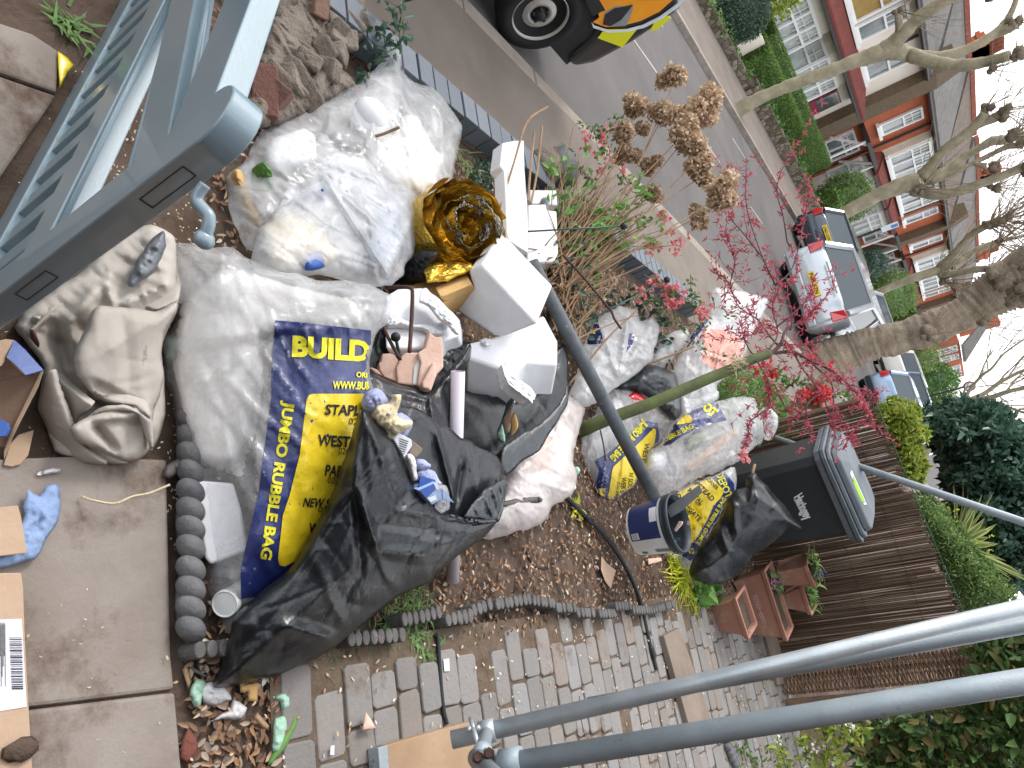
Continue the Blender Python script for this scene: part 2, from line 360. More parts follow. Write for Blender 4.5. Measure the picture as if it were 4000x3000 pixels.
def text_geo(txt, bold=.02):
    cu = bpy.data.curves.new('lettering', 'FONT'); cu.body = txt; cu.resolution_u = 3; cu.offset = bold; ob = bpy.data.objects.new('lettering', cu); S.collection.objects.link(ob)
    dg = bpy.context.evaluated_depsgraph_get(); me = bpy.data.meshes.new_from_object(ob.evaluated_get(dg)); bm = bmesh.new(); bm.from_mesh(me); bmesh.ops.triangulate(bm, faces=bm.faces[:])
    V = np.array([v.co[:2] for v in bm.verts]); F = np.array([[v.index for v in f.verts] for f in bm.faces]); bm.free()
    bpy.data.objects.remove(ob); bpy.data.curves.remove(cu); bpy.data.meshes.remove(me); return V, F
def refine(V, F, res):
    bm = bmesh.new(); vs = [bm.verts.new((v[0], v[1], 0)) for v in V]
    for f in F:
        try: bm.faces.new([vs[i] for i in f])
        except ValueError: pass
    for _ in range(5):
        L = [e for e in bm.edges if e.calc_length() > res]
        if not L: break
        bmesh.ops.subdivide_edges(bm, edges=L, cuts=1); bmesh.ops.triangulate(bm, faces=[f for f in bm.faces if len(f.verts) > 3])
    bm.verts.index_update(); V = np.array([v.co[:2] for v in bm.verts]); F = np.array([[v.index for v in f.verts] for f in bm.faces]); bm.free(); return V, F
def flat_text(txt, O, ex, ey, m, parent, name='lettering', bold=.02, thick=None):
    # O = lower left corner, ex / ey = full width / height vectors of the written line
    V, F = text_geo(txt, bold); V = (V - V.min(0)) / (V.max(0) - V.min(0)); P = np.asarray(O) + np.outer(V[:, 0], ex) + np.outer(V[:, 1], ey)
    return np_mesh(name, P, F, m, parent)
# ------------------------------------------------------------------ palette
def m_plastic(name, col='e9edf0', lo=.3, hi=.8, rough=.13, sc=6., bump=.3):
    t = NT(name); tc = t.tc.outputs['Object']
    nz = t.noise(sc, 7, .65, tc, 1.2); rn = t.n('ShaderNodeTexNoise', noise_type='RIDGED_MULTIFRACTAL'); rn.inputs['Scale'].default_value = 4.2; rn.inputs['Detail'].default_value = 3; t.l(tc, rn.inputs['Vector'])
    n1 = t.bump(rn.outputs['Fac'], bump, .012); nrm = t.bump(t.noise(40, 2, .5, tc, 2.5), bump * .35, .006, n1)
    p = t.pbr(lin(col), rough, 0, .7, nrm); tr = t.n('ShaderNodeBsdfTranslucent'); tr.inputs['Color'].default_value = lin(col); t.l(nrm, tr.inputs['Normal'])
    a = t.n('ShaderNodeMixShader'); a.inputs[0].default_value = .32; t.l(p.outputs[0], a.inputs[1]); t.l(tr.outputs[0], a.inputs[2])
    tp = t.n('ShaderNodeBsdfTransparent'); tp.inputs['Color'].default_value = (.97, .975, .98, 1); r = t.ramp(nz, [(.32, (lo, lo, lo)), (.7, (hi, hi, hi))]); cr = t.ramp(rn.outputs['Fac'], [(.7, (0, 0, 0)), (1., (.14, .14, .14))])
    al = t.n('ShaderNodeMath', operation='ADD', use_clamp=True); t.l(r, al.inputs[0]); t.l(cr, al.inputs[1]); c = t.n('ShaderNodeMixShader'); t.l(al.outputs[0], c.inputs[0]); t.l(tp.outputs[0], c.inputs[1]); t.l(a.outputs[0], c.inputs[2]); return t.done(c)
m_plastic('clear_plastic', 'f4f6f8', .2, .56); m_plastic('sheer_plastic', 'f6f8fa', .1, .38); m_plastic('milky_plastic', 'f2f4f7', .32, .7); m_plastic('thin_plastic', 'f3ebe8', .4, .78, .25)
m_plastic('white_bag_plastic', 'f4f6f8', .36, .72, .15)
def m_black(name, col='15191d', dust='76828a', amt=.56, rough=.24):
    t = NT(name); tc = t.tc.outputs['Object']; nz = t.noise(5, 8, .72, None, .5); d = t.ramp(nz, [(amt, (0, 0, 0)), (amt + .22, (.4, .4, .4))])
    fine = t.noise(60, 6, .7); d2 = t.mix(1., d, t.ramp(fine, [(.35, (0, 0, 0)), (.7, (1, 1, 1))]), 'MULTIPLY')
    c = t.mix(d2, lin(col), lin(dust)); rn = t.n('ShaderNodeTexNoise', noise_type='RIDGED_MULTIFRACTAL'); rn.inputs['Scale'].default_value = 3.6; rn.inputs['Detail'].default_value = 4; t.l(tc, rn.inputs['Vector'])
    nrm = t.bump(t.noise(40, 4, .6, None, 2.), .2, .006, t.bump(rn.outputs['Fac'], .3, .014))
    r = t.ramp(t.noise(12, 5), [(.3, (rough, rough, rough)), (.75, (.42, .42, .42))]); return t.done(t.pbr(c, r, 0, .45, nrm))
m_black('black_plastic'); m_black('grey_black_plastic', '2d3236', '848d93', .5, .26)
mat('print_blue', '26336e', '1d2858', 5, .3, .3, 30, spec=.5, coat=.25); mat('print_yellow', 'e8cf2a', 'd9bd20', 4, .32, .3, 30, spec=.5, coat=.25)
mat('print_dark', '23252c', bump=0); mat('print_lemon', 'e6df2e', bump=0); mat('print_white', 'dfe3e6', bump=0)
mat('paint_blue', '7b8f99', '72868f', 3, .3, .08, 90, spec=.5, coat=.35, dirt=('d8d6d0', 9., .72))
mat('polystyrene', 'dfe1e4', 'd3d4d7', 9, .75, .35, 220, spec=.2, bdist=.004); mat('polystyrene_torn', 'e4e5e8', 'd6d7da', 30, .8, .8, 120, spec=.15, bdist=.008)
mat('canvas', 'b9b3ac', 'a59e95', 4, .9, .3, 300, spec=.1, dirt=('5b4632', 16., .66), bdist=.003)
mat('soil', '6c5d53', '4d4138', 5, .95, .8, 30, spec=.1, dirt=('6d5a4c', 2.2, .6), bdist=.02)
mat('slab', '948c85', '7b726a', 3.2, .9, .5, 70, spec=.2, dirt=('5d4d42', 2.3, .49), bdist=.006)
mat('sett', '92908c', '7b7874', 7, .85, .7, 60, spec=.2, island=['7c7975', '8a8784', '757371', '857a70', '8c8d8f'], dirt=('6d5d50', 5., .55), bdist=.006)
mat('joint', '75675a', '5c4f43', 14, .95, .8, 70, spec=.1, bdist=.01)
mat('asphalt', '625f5d', '575452', 1.2, .92, .5, 160, spec=.2, bdist=.006); mat('pavement', '786f67', '69615a', 1.6, .92, .5, 120, spec=.2, bdist=.006)
mat('kerbstone', '958c82', '7d746a', 3, .9, .5, 90, spec=.2); mat('roadline', 'a9a6a1', '8d8985', 9, .8, .2)
mat('coping_brick', '5c646d', '4a5057', 7, .55, .3, 60, spec=.4, island=['59616a', '646c76', '525a63']); mat('mortar', '9a9284', '7b7365', 20, .95, .6, 90)
mat('old_brick', '6e4238', '5a3a33', 6, .95, .9, 50, island=['7a4336', '6c5148', '80695a', '5c4038']); mat('rubble', '8b8075', '6e6359', 7, .95, 1., 30, bdist=.03)
mat('iron', '3a3d40', '2d2f31', 10, .5, .2, metal=.6); mat('rust', '5b4038', '44302b', 20, .85, .5, 80)
mat('galv', 'b4bcc0', 'a0a9ae', 12, .36, .15, 120, metal=.35, spec=.5, dirt=('6d7478', 22., .66)); mat('galv_dull', '9ba5aa', '88939a', 9, .5, .15, 90, metal=.2, dirt=('5f686e', 18., .62))
mat('grey_pipe', '5e646a', '4c5257', 16, .6, .4, 60, dirt=('8d9296', 25., .6)); mat('pvc', 'c9c2cb', 'c0b8c1', 4, .45, .05, spec=.4)
mat('plaster', 'd3b5a4', 'c4a393', 9, .95, .5, 60, bdist=.006, dirt=('d9c6b8', 9., .6)); mat('padding_grey', 'b3b1b0', '9d9b9a', 7, .9, .3); mat('blue_grey', '76869c', '66758a', 7, .8, .3); mat('plaster_skim', 'cfccc9', 'bdb9b5', 8, .9, .3)
mat('cardboard', 'b39b84', 'a38a74', 5, .9, .25, 60); mat('cardboard_dark', '7a6253', '65503f', 5, .9, .25, 60); mat('carton_blue', '2f56a0', '28498a', 5, .4, .1)
mat('paper_white', 'dcdee6', 'cfd1da', 8, .8, .3, 40); mat('paper_blue', '8fa6c9', '7f95ba', 10, .9, .8, 45, bdist=.006); mat('tissue_blue', 'a9afd0', '9299bd', 14, .9, .9, 40, bdist=.01)
mat('tissue_cream', 'd3c9ae', 'bfae8a', 10, .9, .8, 40, dirt=('a98a4e', 9., .66)); mat('foam_green', 'a9cdb9', '97bda8', 16, .9, .8, 50); mat('tissue_white', 'd9d8d8', 'c5c4c6', 14, .9, .8, 45)
mat('wood_board', 'a98f74', '90765c', 3, .8, .35, 20, stretch=(1, 1, 1), dirt=('75604c', 6., .62)); mat('plank', '8d7f73', '776a5f', 4, .85, .4, 30)
mat('timber', '8a7460', '6e5b4a', 8, .85, .4, 30); mat('terracotta', 'b0826f', '9c6f5e', 5, .85, .3, 60, dirt=('b59c8f', 5., .56)); mat('terracotta_relief', 'c6a596', bump=.2)
mat('bin_plastic', '262b31', '20252a', 9, .5, .12, 300, spec=.45); mat('bin_lid', '5d646b', '4d545b', 3, .5, .15, 200, spec=.45, dirt=('8b9095', 12., .64))
mat('tub_white', 'd5d8d6', 'c3c6c4', 6, .5, .1); mat('tub_blue', '2a3566', '222b55', 5, .4, .1); mat('tub_rim', '27323a', '1d262d', 8, .45, .2, dirt=('c8d0d2', 12., .6)); mat('steel', '7d8082', '6c6f71', 14, .5, .2, metal=.3)
t = NT('gold_foil'); t.done(t.pbr(t.ramp(t.noise(5, 4), [(.35, lin('c9a23a')), (.7, lin('f0cf5c'))]), .24, .72, .5, t.bump(t.noise(16, 2, .5, None, 2.2), .45, .03)))
t = NT('silver_foil'); t.done(t.pbr(lin('b9b7ae'), .18, .95, .5, t.bump(t.noise(30, 4, .6, None, 2.2), .9, .02)))
mat('black_backing', '1d1f21', '17191b', 6, .6, .3); mat('foam_tan', 'd0ad74', 'c09a60', 6, .9, .4)
# green things
def m_leaf(name, cols, rough=.5, trans=.25, spec=.35):
    t = NT(name); g = t.n('ShaderNodeNewGeometry'); c = t.ramp(g.outputs['Random Per Island'], [(i / max(1, len(cols) - 1), lin(x)) for i, x in enumerate(cols)])
    p = t.pbr(c, rough, 0, spec); tl = t.n('ShaderNodeBsdfTranslucent'); t.l(c, tl.inputs['Color']); mx = t.n('ShaderNodeMixShader'); mx.inputs[0].default_value = trans
    t.l(p.outputs[0], mx.inputs[1]); t.l(tl.outputs[0], mx.inputs[2]); return t.done(mx)
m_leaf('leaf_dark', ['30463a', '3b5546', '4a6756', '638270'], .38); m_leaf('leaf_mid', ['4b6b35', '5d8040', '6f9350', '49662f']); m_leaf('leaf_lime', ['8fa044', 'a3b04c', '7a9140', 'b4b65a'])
m_leaf('leaf_spring', ['6c9a4e', '7fae5c', '5b8744', '93bb6d']); m_leaf('hedge_leaf', ['5c7a3a', '6d8c46', '4f6b32', '7d9a52'], .7, .2); m_leaf('conifer', ['4f6654', '5c7461', '44584a'], .7, .1)
m_leaf('leaf_yellow', ['b9c02e', 'c9cf3f', '9fae2d']); m_leaf('maple_red', ['b54a5c', 'c25a6a', 'a03f52', 'cf7080'], .5, .35); m_leaf('bloom_pink', ['e58f92', 'dd7780', 'efadab', 'd8636e'], .6, .3)
m_leaf('bloom_red', ['d63a3f', 'c92c34', 'e0525a'], .6, .3); m_leaf('dry_flower', ['c2a88c', 'ab9176', 'd6bfa4', 'e6d6c0'], .85, .35, .1); m_leaf('bloom_magenta', ['c03a72', 'cf5288'], .6, .3)
m_leaf('bloom_white', ['e8e6e2', 'f0eeec'], .6, .2); m_leaf('leaf_stripe', ['5f7a56', '6b8560', 'c9cc86', 'd6d896', '587250']); m_leaf('leaf_fence', ['6f8a52', '7f9a58', '5f7a48', '92a860'])
m_leaf('chips', ['6b5142', '7d6250', '59443a', '8f6c50', 'a3866c', '4b3a32', '95897e', 'b09a84'], .9, 0, .1); m_leaf('pale_bits', ['c9b79a', 'b99f7c', 'd6cbb8', 'a98963', 'd9d6d2', 'a5653c'], .9, 0, .1)
m_leaf('leaf_climber', ['34482c', '4f6c3c', '6d9054', '8d7a4c', '3f5a38', '96b870']); m_leaf('bloom_lilac', ['d99ad0', 'c884c4']); m_leaf('bloom_blue', ['5a5bb0', '6a6cc0'])
mat('stem_brown', 'a0866a', '866c54', 12, .85, .3); mat('stem_red', '6a4a4a', '553a3c', 12, .7, .2); mat('stem_green', '5d7040', '4c5e34', 10, .7, .2)
mat('maple_bark', '5d6a3a', '4a4f34', 9, .75, .5, 40, dirt=('6f624c', 14., .6), stretch=(1, 1, 1)); mat('bark_plane', '9f967f', '7b745f', 3.5, .9, .7, 14, dirt=('a3a080', 5., .6), bdist=.03); mat('bark_big', '9a8d7b', '7a6d5e', 4, .95, 1., 11, dirt=('94886f', 3., .62), bdist=.06)
mat('twig', '857560', '716350', 6, .9, 0); mat('knob', '7d715f', '63584a', 7, .95, 1., 14, bdist=.05)
# street
mat('render_white', 'e9e1d4', 'dfd6c8', 1.2, .9, .2, 40); mat('pebble_dash', '72624f', '5e5040', 12, .95, .9, 60, bdist=.02); mat('cream_trim', 'ded6c8', 'cfc6b6', 3, .7, .1)
def m_brick(name, a, b, mo, w=.23, h=.075):
    t = NT(name); sp = t.n('ShaderNodeSeparateXYZ'); t.l(t.tc.outputs['Object'], sp.inputs[0]); ad = t.n('ShaderNodeMath', operation='ADD'); t.l(sp.outputs['X'], ad.inputs[0]); t.l(sp.outputs['Y'], ad.inputs[1])
    cb = t.n('ShaderNodeCombineXYZ'); t.l(ad.outputs[0], cb.inputs['X']); t.l(sp.outputs['Z'], cb.inputs['Y']); br = t.n('ShaderNodeTexBrick')
    for k, v in (('Color1', lin(a)), ('Color2', lin(b)), ('Mortar', lin(mo))): br.inputs[k].default_value = v
    br.inputs['Scale'].default_value = 1; br.inputs['Brick Width'].default_value = w; br.inputs['Row Height'].default_value = h; br.inputs['Mortar Size'].default_value = .008
    t.l(cb.outputs[0], br.inputs['Vector']); c = t.mix(.35, br.outputs['Color'], t.ramp(t.noise(1.4, 6), [(.3, lin(b)), (.7, lin(a))])); return t.done(t.pbr(c, .9, 0, .15, t.bump(br.outputs['Fac'], -.3, .01)))
m_brick('red_brick', 'b56040', 'a35339', 'a27a66'); m_brick('tile_red', '7e4640', '6b3a34', '5e352e', .2, .12); m_brick('slate', '6a6764', '5b5956', '4a4846', .3, .18); m_brick('tile_brown', '6b5f55', '5a5048', '4a423b', .25, .15)
t = NT('flint_wall'); vo = t.n('ShaderNodeTexVoronoi', feature='F1'); vo.inputs['Scale'].default_value = 5.5; ve = t.n('ShaderNodeTexVoronoi', feature='DISTANCE_TO_EDGE'); ve.inputs['Scale'].default_value = 5.5
for q_ in (vo, ve): t.l(t.tc.outputs['Object'], q_.inputs['Vector'])
sc_ = t.n('ShaderNodeSeparateColor'); t.l(vo.outputs['Color'], sc_.inputs[0]); cc_ = t.ramp(sc_.outputs[0], [(0, lin('4f4a40')), (.5, lin('736a5d')), (1, lin('8d8473'))]); t.done(t.pbr(t.mix(t.ramp(ve.outputs[0], [(.03, (1, 1, 1)), (.1, (0, 0, 0))]), cc_, lin('4f473d')), .95, 0, .15, t.bump(ve.outputs[0], .8, .05)))
mat('gutter', '35302d', bump=0, rough=.5); mat('ridge_tile', '9a5a45', '7f4a3a', 6, .9, .3); mat('window_white', 'e6e6e4', 'dcdcda', 3, .5, .05); mat('curtain', 'b8bdb8', 'a3aaa6', 5, .9, 0, stretch=(1, 8, .3)); mat('blind_ochre', 'a88a4c', bump=0); mat('front_door', '8f2f45', bump=0, rough=.4)
t = NT('pane_dark'); t.done(t.pbr(t.ramp(t.noise(.9, 3), [(.4, lin('4a5254')), (.65, lin('8b9494'))]), .08, 0, .6))
t = NT('pane_net'); t.done(t.pbr(t.ramp(t.noise(3, 4), [(.4, lin('a9b1ad')), (.65, lin('c7ccc8'))]), .15, 0, .6))
def m_car(name, col, metal=.5, rough=.28): t = NT(name); t.done(t.pbr(lin(col), rough, metal, .5, None, .8))
m_car('car_silver', 'a6acb1'); m_car('car_navy', '222f3c', .4); m_car('car_white', 'd9d6cf', 0); m_car('car_teal', '274a5c', .4); m_car('car_blue', '7f93a8', .5); m_car('van_black', '17181b', 0, .3)
t = NT('car_glass'); t.done(t.pbr(lin('333e45'), .08, 0, .5)); t = NT('tail_red'); t.done(t.pbr(lin('b3222c'), .15, 0, .6, None, .6)); mat('tyre', '1b1c1e', '151617', 20, .85, .3); mat('plate_yellow', 'e0b92c', bump=0, rough=.4); mat('chrome', 'b9bdc0', bump=0, metal=.9, rough=.2)
mat('wheel_steel', 'c4c0ba', 'a9a59f', 8, .4, .1, metal=.3); mat('black_trim', '1e2023', '18191c', 20, .6, .2, 200); mat('van_orange', 'e89a22', 'e08c1a', 6, .3, 0, coat=.5); mat('van_yellow', 'd9d81f', 'cfd01c', 5, .3, 0, coat=.5); mat('van_grey', '8c8f92', bump=0, rough=.3, coat=.5); mat('sign_white', 'd8dfe6', bump=0); mat('sign_blue', '4a86c4', bump=0); mat('sign_red', '8a2a3a', bump=0)
mat('reed', '5e4c42', '43362f', 3, .85, .2, island=['4a3a32', '66513f', '7a6650', '3a2d28', '573f35', '8a785f']); mat('wicker', '8a6f5c', '6f5848', 4, .85, .2, island=['7a6152', '9a8068', '5f4a3f']); mat('wire_green', '2f5a4a', bump=0)
mat('stake_green', '34504c', bump=0, rough=.4); mat('ball_black', '1f2224', '17191b', 8, .5, .2); mat('hose_black', '2a2d30', '212427', 10, .6, .2, 80); mat('edging_grey', '6d6b69', '565453', 9, .85, .6, 60, dirt=('8d8a86', 11., .62)); mat('edging_dark', '737475', '55565a', 8, .8, .6, 60, dirt=('6d6c6b', 8., .62))
mat('flashing', '767a80', '676b71', 5, .5, .2, metal=.3)
mat('hedge_core', '5d7a3c', '41582c', 14, .9, 1., 40, bdist=.03); mat('slate_far', '6c6a6e', bump=0); mat('house_dark', '5a4a42', '4a3c36', 6, .95, .5, 50)
# ================================================================== SETTING
ROAD, PAVE = -.27, -.15
def sheet(name, x0, x1, y0, y1, z, m, t=.02, seg=None, amp=0, kind='structure', top=None):
    if not seg: return tag(MB().range(x0, x1, y0, y1, z - t, z).build(name, m), kind=kind)
    nx, ny = seg; X, Y = np.meshgrid(np.linspace(x0, x1, nx), np.linspace(y0, y1, ny)); Z = z + amp * fbm(X * 2.2, Y * 2.2, 5) + amp * .4 * fbm(X * 11, Y * 11, 8)
    k = np.arange(nx * ny).reshape(ny, nx); F = np.stack([k[:-1, :-1], k[:-1, 1:], k[1:, 1:], k[1:, :-1]], -1).reshape(-1, 4)
    return tag(np_mesh(name, np.stack([X, Y, Z], -1).reshape(-1, 3), F, m, None, True), kind=kind)
sheet('road', -600, 600, -300, 900, ROAD, MATS['asphalt'], .5)
KN, KF = -4.03, -10.3            # kerb lines near and far
def kerb(name, x0, x1, z):
    b = MB()
    for y in np.arange(-6, 120, .915): b.range(x0, x1, y + .004, y + .911, ROAD - .05, z - rnd.random() * .004)
    return tag(b.build(name, MATS['kerbstone'], None, False, .012, 2), kind='structure')
kerb('kerb_near', KN, KN + .15, PAVE + .004); kerb('kerb_far', KF - .15, KF, PAVE + .004)
sheet('pavement_near', KN + .15, -2.58, -6, 120, PAVE, MATS['pavement'], .1); sheet('pavement_far', -13.0, KF - .15, -6, 160, PAVE, MATS['pavement'], .1)
sheet('front_gardens_far', -17.2, -13.06, -6, 200, 0., MATS['soil'], .3)
b = MB()
for y in np.arange(2, 70, 2.9): b.range(-7.28, -7.23, y, y + .9, ROAD + .001, ROAD + .005)
tag(b.build('road_markings', MATS['roadline']), kind='structure')
b = MB()
for x0, y0, y1 in ((-9.2, 9., 10.),(-9.2, 14., 15.)): b.range(x0, x0 + .05, y0, y1, ROAD + .001, ROAD + .005)
tag(b.build('parking_lines', MATS['roadline']), kind='structure')
# garden soil: a sheet with lumps over a block
MB().range(-2.42, 5, -5, 9.5, -.3, -.04)
tag(MB().range(-2.42, 6, -5, 30, -.35, -.03).build('garden_subsoil', MATS['soil']), kind='structure')
sheet('garden_soil', -2.42, 3, -1.5, 8.5, 0., MATS['soil'], seg=(170, 280), amp=.012)
t = thing('own_house', "unseen dark brick house front behind the viewer, added to block sky light", 'house', (2.5, -1, 0))
MB().range(1.35, 6, -9, 3.3, -.3, 6.5).build('wall', MATS['house_dark'], t); MB().range(.55, 1.349, -9, .75, -.3, 3.4).build('shade_wall', MATS['house_dark'], t); MB().prism([(1.1, -9.3, 6.4), (1.1, 3.6, 6.4), (5, 3.6, 9), (5, -9.3, 9)], (0, 0, .15)).build('roof', MATS['slate_far'], t)  # house out of view; nearer wall step added to darken the gate's side
# ---- slab path in the foreground (bottom left of the photograph)
def slab_poly(pts, z=.022, t=.05): return [G(x, y, z) for x, y in pts], t
b = MB()
for pts in (px('I', (-300, -150), (400, -180), (985, -160), (1010, 990), (1030, 1195), (560, 1255), (175, 1300), (-300, 1350)), px('I', (178, 1316), (560, 1270), (1033, 1212), (1075, 1680), (1090, 1900), (-300, 1900), (-300, 1360)),
            px('A', (-300, 80), (0, 145), (210, 215), (385, 330), (372, 600), (0, 470), (-300, 380)), px('A', (-300, 400), (0, 490), (370, 618), (270, 765), (0, 1160), (-300, 1500))):
    P, t = slab_poly(pts); b.prism([p for p in P], (0, 0, -t))
tag(b.build('slab_path', MATS['slab'], None, False, .008, 2), kind='structure')
# ---- sett path beside the bed
tag(MB().range(-.03, 2.2, 1.28, 6.3, -.03, .0185).build('sett_path_bed', MATS['joint']), kind='structure')
b = MB(); y = 1.31; r = 0
while y < 6.05:
    w_ = rnd.uniform(.092, .108); x = .0 + rnd.uniform(-.02, .04) + (r % 2) * .075
    while x < 2.1:
        L = rnd.choice([.16, .175, .17, .1, .185]) + rnd.uniform(-.01, .01); z = .026 + rnd.uniform(-.004, .004)
        if rnd.random() > .03 and (x > .05 or y < 3.9):
            c = .012; e = [rnd.uniform(-.005, .005) for _ in range(8)]; a = rotz(rnd.uniform(-.02, .02)); O = np.array([x + L / 2, y + w_ / 2, 0])
            q = [(-L / 2 + c, -w_ / 2), (L / 2 - c, -w_ / 2 + e[0]), (L / 2, -w_ / 2 + c), (L / 2 + e[1], w_ / 2 - c), (L / 2 - c, w_ / 2 + e[2]), (-L / 2 + c, w_ / 2), (-L / 2 + e[3], w_ / 2 - c), (-L / 2, -w_ / 2 + c)]
            b.prism([O + a @ np.array([u, v, z - .04]) for u, v in q], (0, 0, .04))
        x += L + rnd.uniform(.004, .010)
    y += w_ + rnd.uniform(.003, .009); r += 1
tag(b.build('sett_path', MATS['sett'], None, False, .007, 2), kind='structure')
def on_path(x, y): return (x > .02) & (y > 1.05)
# ---- mulch, wood chips, crumbs: uncountable
def chips(name, n, reg, m, L, W, z=.012, seed=0):
    P = np.stack([nr.uniform(reg[0], reg[1], n), nr.uniform(reg[2], reg[3], n), np.full(n, z)], 1)
    P[:, 2] += .012 * fbm(P[:, 0] * 2.2, P[:, 1] * 2.2, 5) + nr.uniform(0, .012, n)
    D = nr.normal(size=(n, 3)); D[:, 2] *= .22; V, F = leaf_geo(P, L, W, D * 3, up=2.5, fold=.05, jit=.3); V[:, 2] = np.maximum(V[:, 2], .006); return V, F
def keep_chips(V, F, f):
    c = V[F].mean(1); return F[f(c[:, 0], c[:, 1])]
V, F = chips('a', 19000, (-2.3, .02, 1.1, 6.3), None, .026, .011); tag(np_mesh('wood_chips', V, F, MATS['chips']), kind='stuff')
V, F = chips('a', 700, (-2.3, .05, 1.1, 5.), None, .026, .012); tag(np_mesh('pale_chips', V, F, MATS['pale_bits']), kind='stuff')
V, F = chips('a', 2600, (-1.6, .2, .25, 1.1), None, .009, .004, .012); F = keep_chips(V, F, lambda x, y: ((y > .72) & (x < -.3) | (nr.random(len(x)) < .07)) ); tag(np_mesh('sawdust', V, F, MATS['pale_bits']), kind='stuff')
V, F = chips('a', 1700, (-.05, 1.6, .95, 5.8), None, .016, .007, .024); tag(np_mesh('path_crumbs', V, F, MATS['pale_bits']), kind='stuff')
V, F = chips('a', 520, (-.06, .36, 1.05, 1.32), None, .03, .013, .012); tag(np_mesh('bark_chips', V, F, MATS['chips']), kind='stuff')
# ================================================================== FAR SIDE OF THE STREET
XF = -17.
def yz(p): q = OnX(p[0], p[1], XF); return q[1], q[2]
def window(par, y0, y1, z0, z1, x=XF, cols=2, bars=True, pane='pane_dark', sash=.45, fr=.09, sill=True):
    f = MB(); D = .10; xo = x + .02
    f.range(xo, xo + D, y0, y1, z0, z0 + fr); f.range(xo, xo + D, y0, y1, z1 - fr, z1); f.range(xo, xo + D, y0, y0 + fr, z0 + fr, z1 - fr); f.range(xo, xo + D, y1 - fr, y1, z0 + fr, z1 - fr)
    for k in range(1, cols): yy = y0 + (y1 - y0) * k / cols; f.range(xo + .002, xo + D - .004, yy - .045, yy + .045, z0 + fr, z1 - fr)
    zt = z1 - (z1 - z0) * sash; f.range(xo + .004, xo + D - .002, y0 + fr, y1 - fr, zt - .035, zt + .035)
    if bars:
        for k in range(cols):
            a = y0 + (y1 - y0) * k / cols; c = (y1 - y0) / cols
            for j in (1, 2): f.range(xo + .02, xo + .06, a + c * j / 3 - .014, a + c * j / 3 + .014, zt + .035, z1 - fr)
            f.range(xo + .021, xo + .059, a + .05, a + c - .05, (zt + z1 - fr) / 2 - .014, (zt + z1 - fr) / 2 + .014)
    if sill: f.range(xo - .01, xo + .2, y0 - .1, y1 + .1, z0 - .12, z0 - .001)
    wf = f.build('window', MATS['window_white'], par); MB().range(xo + .005, xo + .03, y0 + fr * .5, y1 - fr * .5, z0 + fr * .5, z1 - fr * .5).build('pane', MATS[pane], wf); return wf
def roof_slope(par, y0, y1, ze, zr, m, over=.35, depth=4.5, name='roof'):
    b = MB(); b.prism([(XF + over, y0, ze), (XF + over, y1, ze), (XF - depth, y1, zr), (XF - depth, y0, zr)], (0, 0, .14))
    b.prism([(XF - depth, y0, zr), (XF - depth, y1, zr), (XF - 2 * depth, y1, ze), (XF - 2 * depth, y0, ze)], (0, 0, .14)); r = b.build(name, MATS[m], par)
    q = MB()
    for y in np.arange(y0, y1, .4): q.range(XF - depth - .12, XF - depth + .12, y + .01, min(y + .39, y1), zr + .1, zr + .3)
    q.build('ridge', MATS['ridge_tile'], par); MB().tube([(XF + over + .06, y0, ze - .02), (XF + over + .06, y1, ze - .02)], .07, 6).build('gutter', MATS['gutter'], par); return r
def chimney(par, y, z, n=4, x=-4.6):
    b = MB(); b.range(XF + x - .35, XF + x + .35, y - .75, y + .75, z - 2.5, z); b.range(XF + x - .43, XF + x + .43, y - .83, y + .83, z - .35, z - .15); c = b.build('chimney', MATS['red_brick'], par)
    p = MB()
    for k in range(n): p.lathe([(0, 0), (.16, 0), (.13, .6), (.16, .66), (.1, .68), (0, .68)], (XF + x, y - .55 + 1.1 * k / max(1, n - 1), z), (0, 0, 1), 8)
    p.build('chimney_pots', MATS['ridge_tile'], c, True)
def canopy(par, y0, y1, z0, z1, proj=1.15, m='tile_red', hip=.5):
    b = MB(); A = [(XF + proj, y0, z0), (XF + proj, y1, z0), (XF, y1 - hip, z1), (XF, y0 + hip, z1)]
    b.prism(A, (0, 0, .09)); b.prism([(XF, y0, z0), (XF + proj, y0, z0), (XF, y0 + hip, z1)], (0, -.05, 0)); b.prism([(XF, y1, z0), (XF + proj, y1, z0), (XF, y1 - hip, z1)], (0, .05, 0)); b.build('bay_roof', MATS[m], par)
    MB().range(XF - .02, XF + proj + .06, y0 - .04, y1 + .04, z0 - .1, z0 - .01).build('fascia', MATS['gutter'], par)
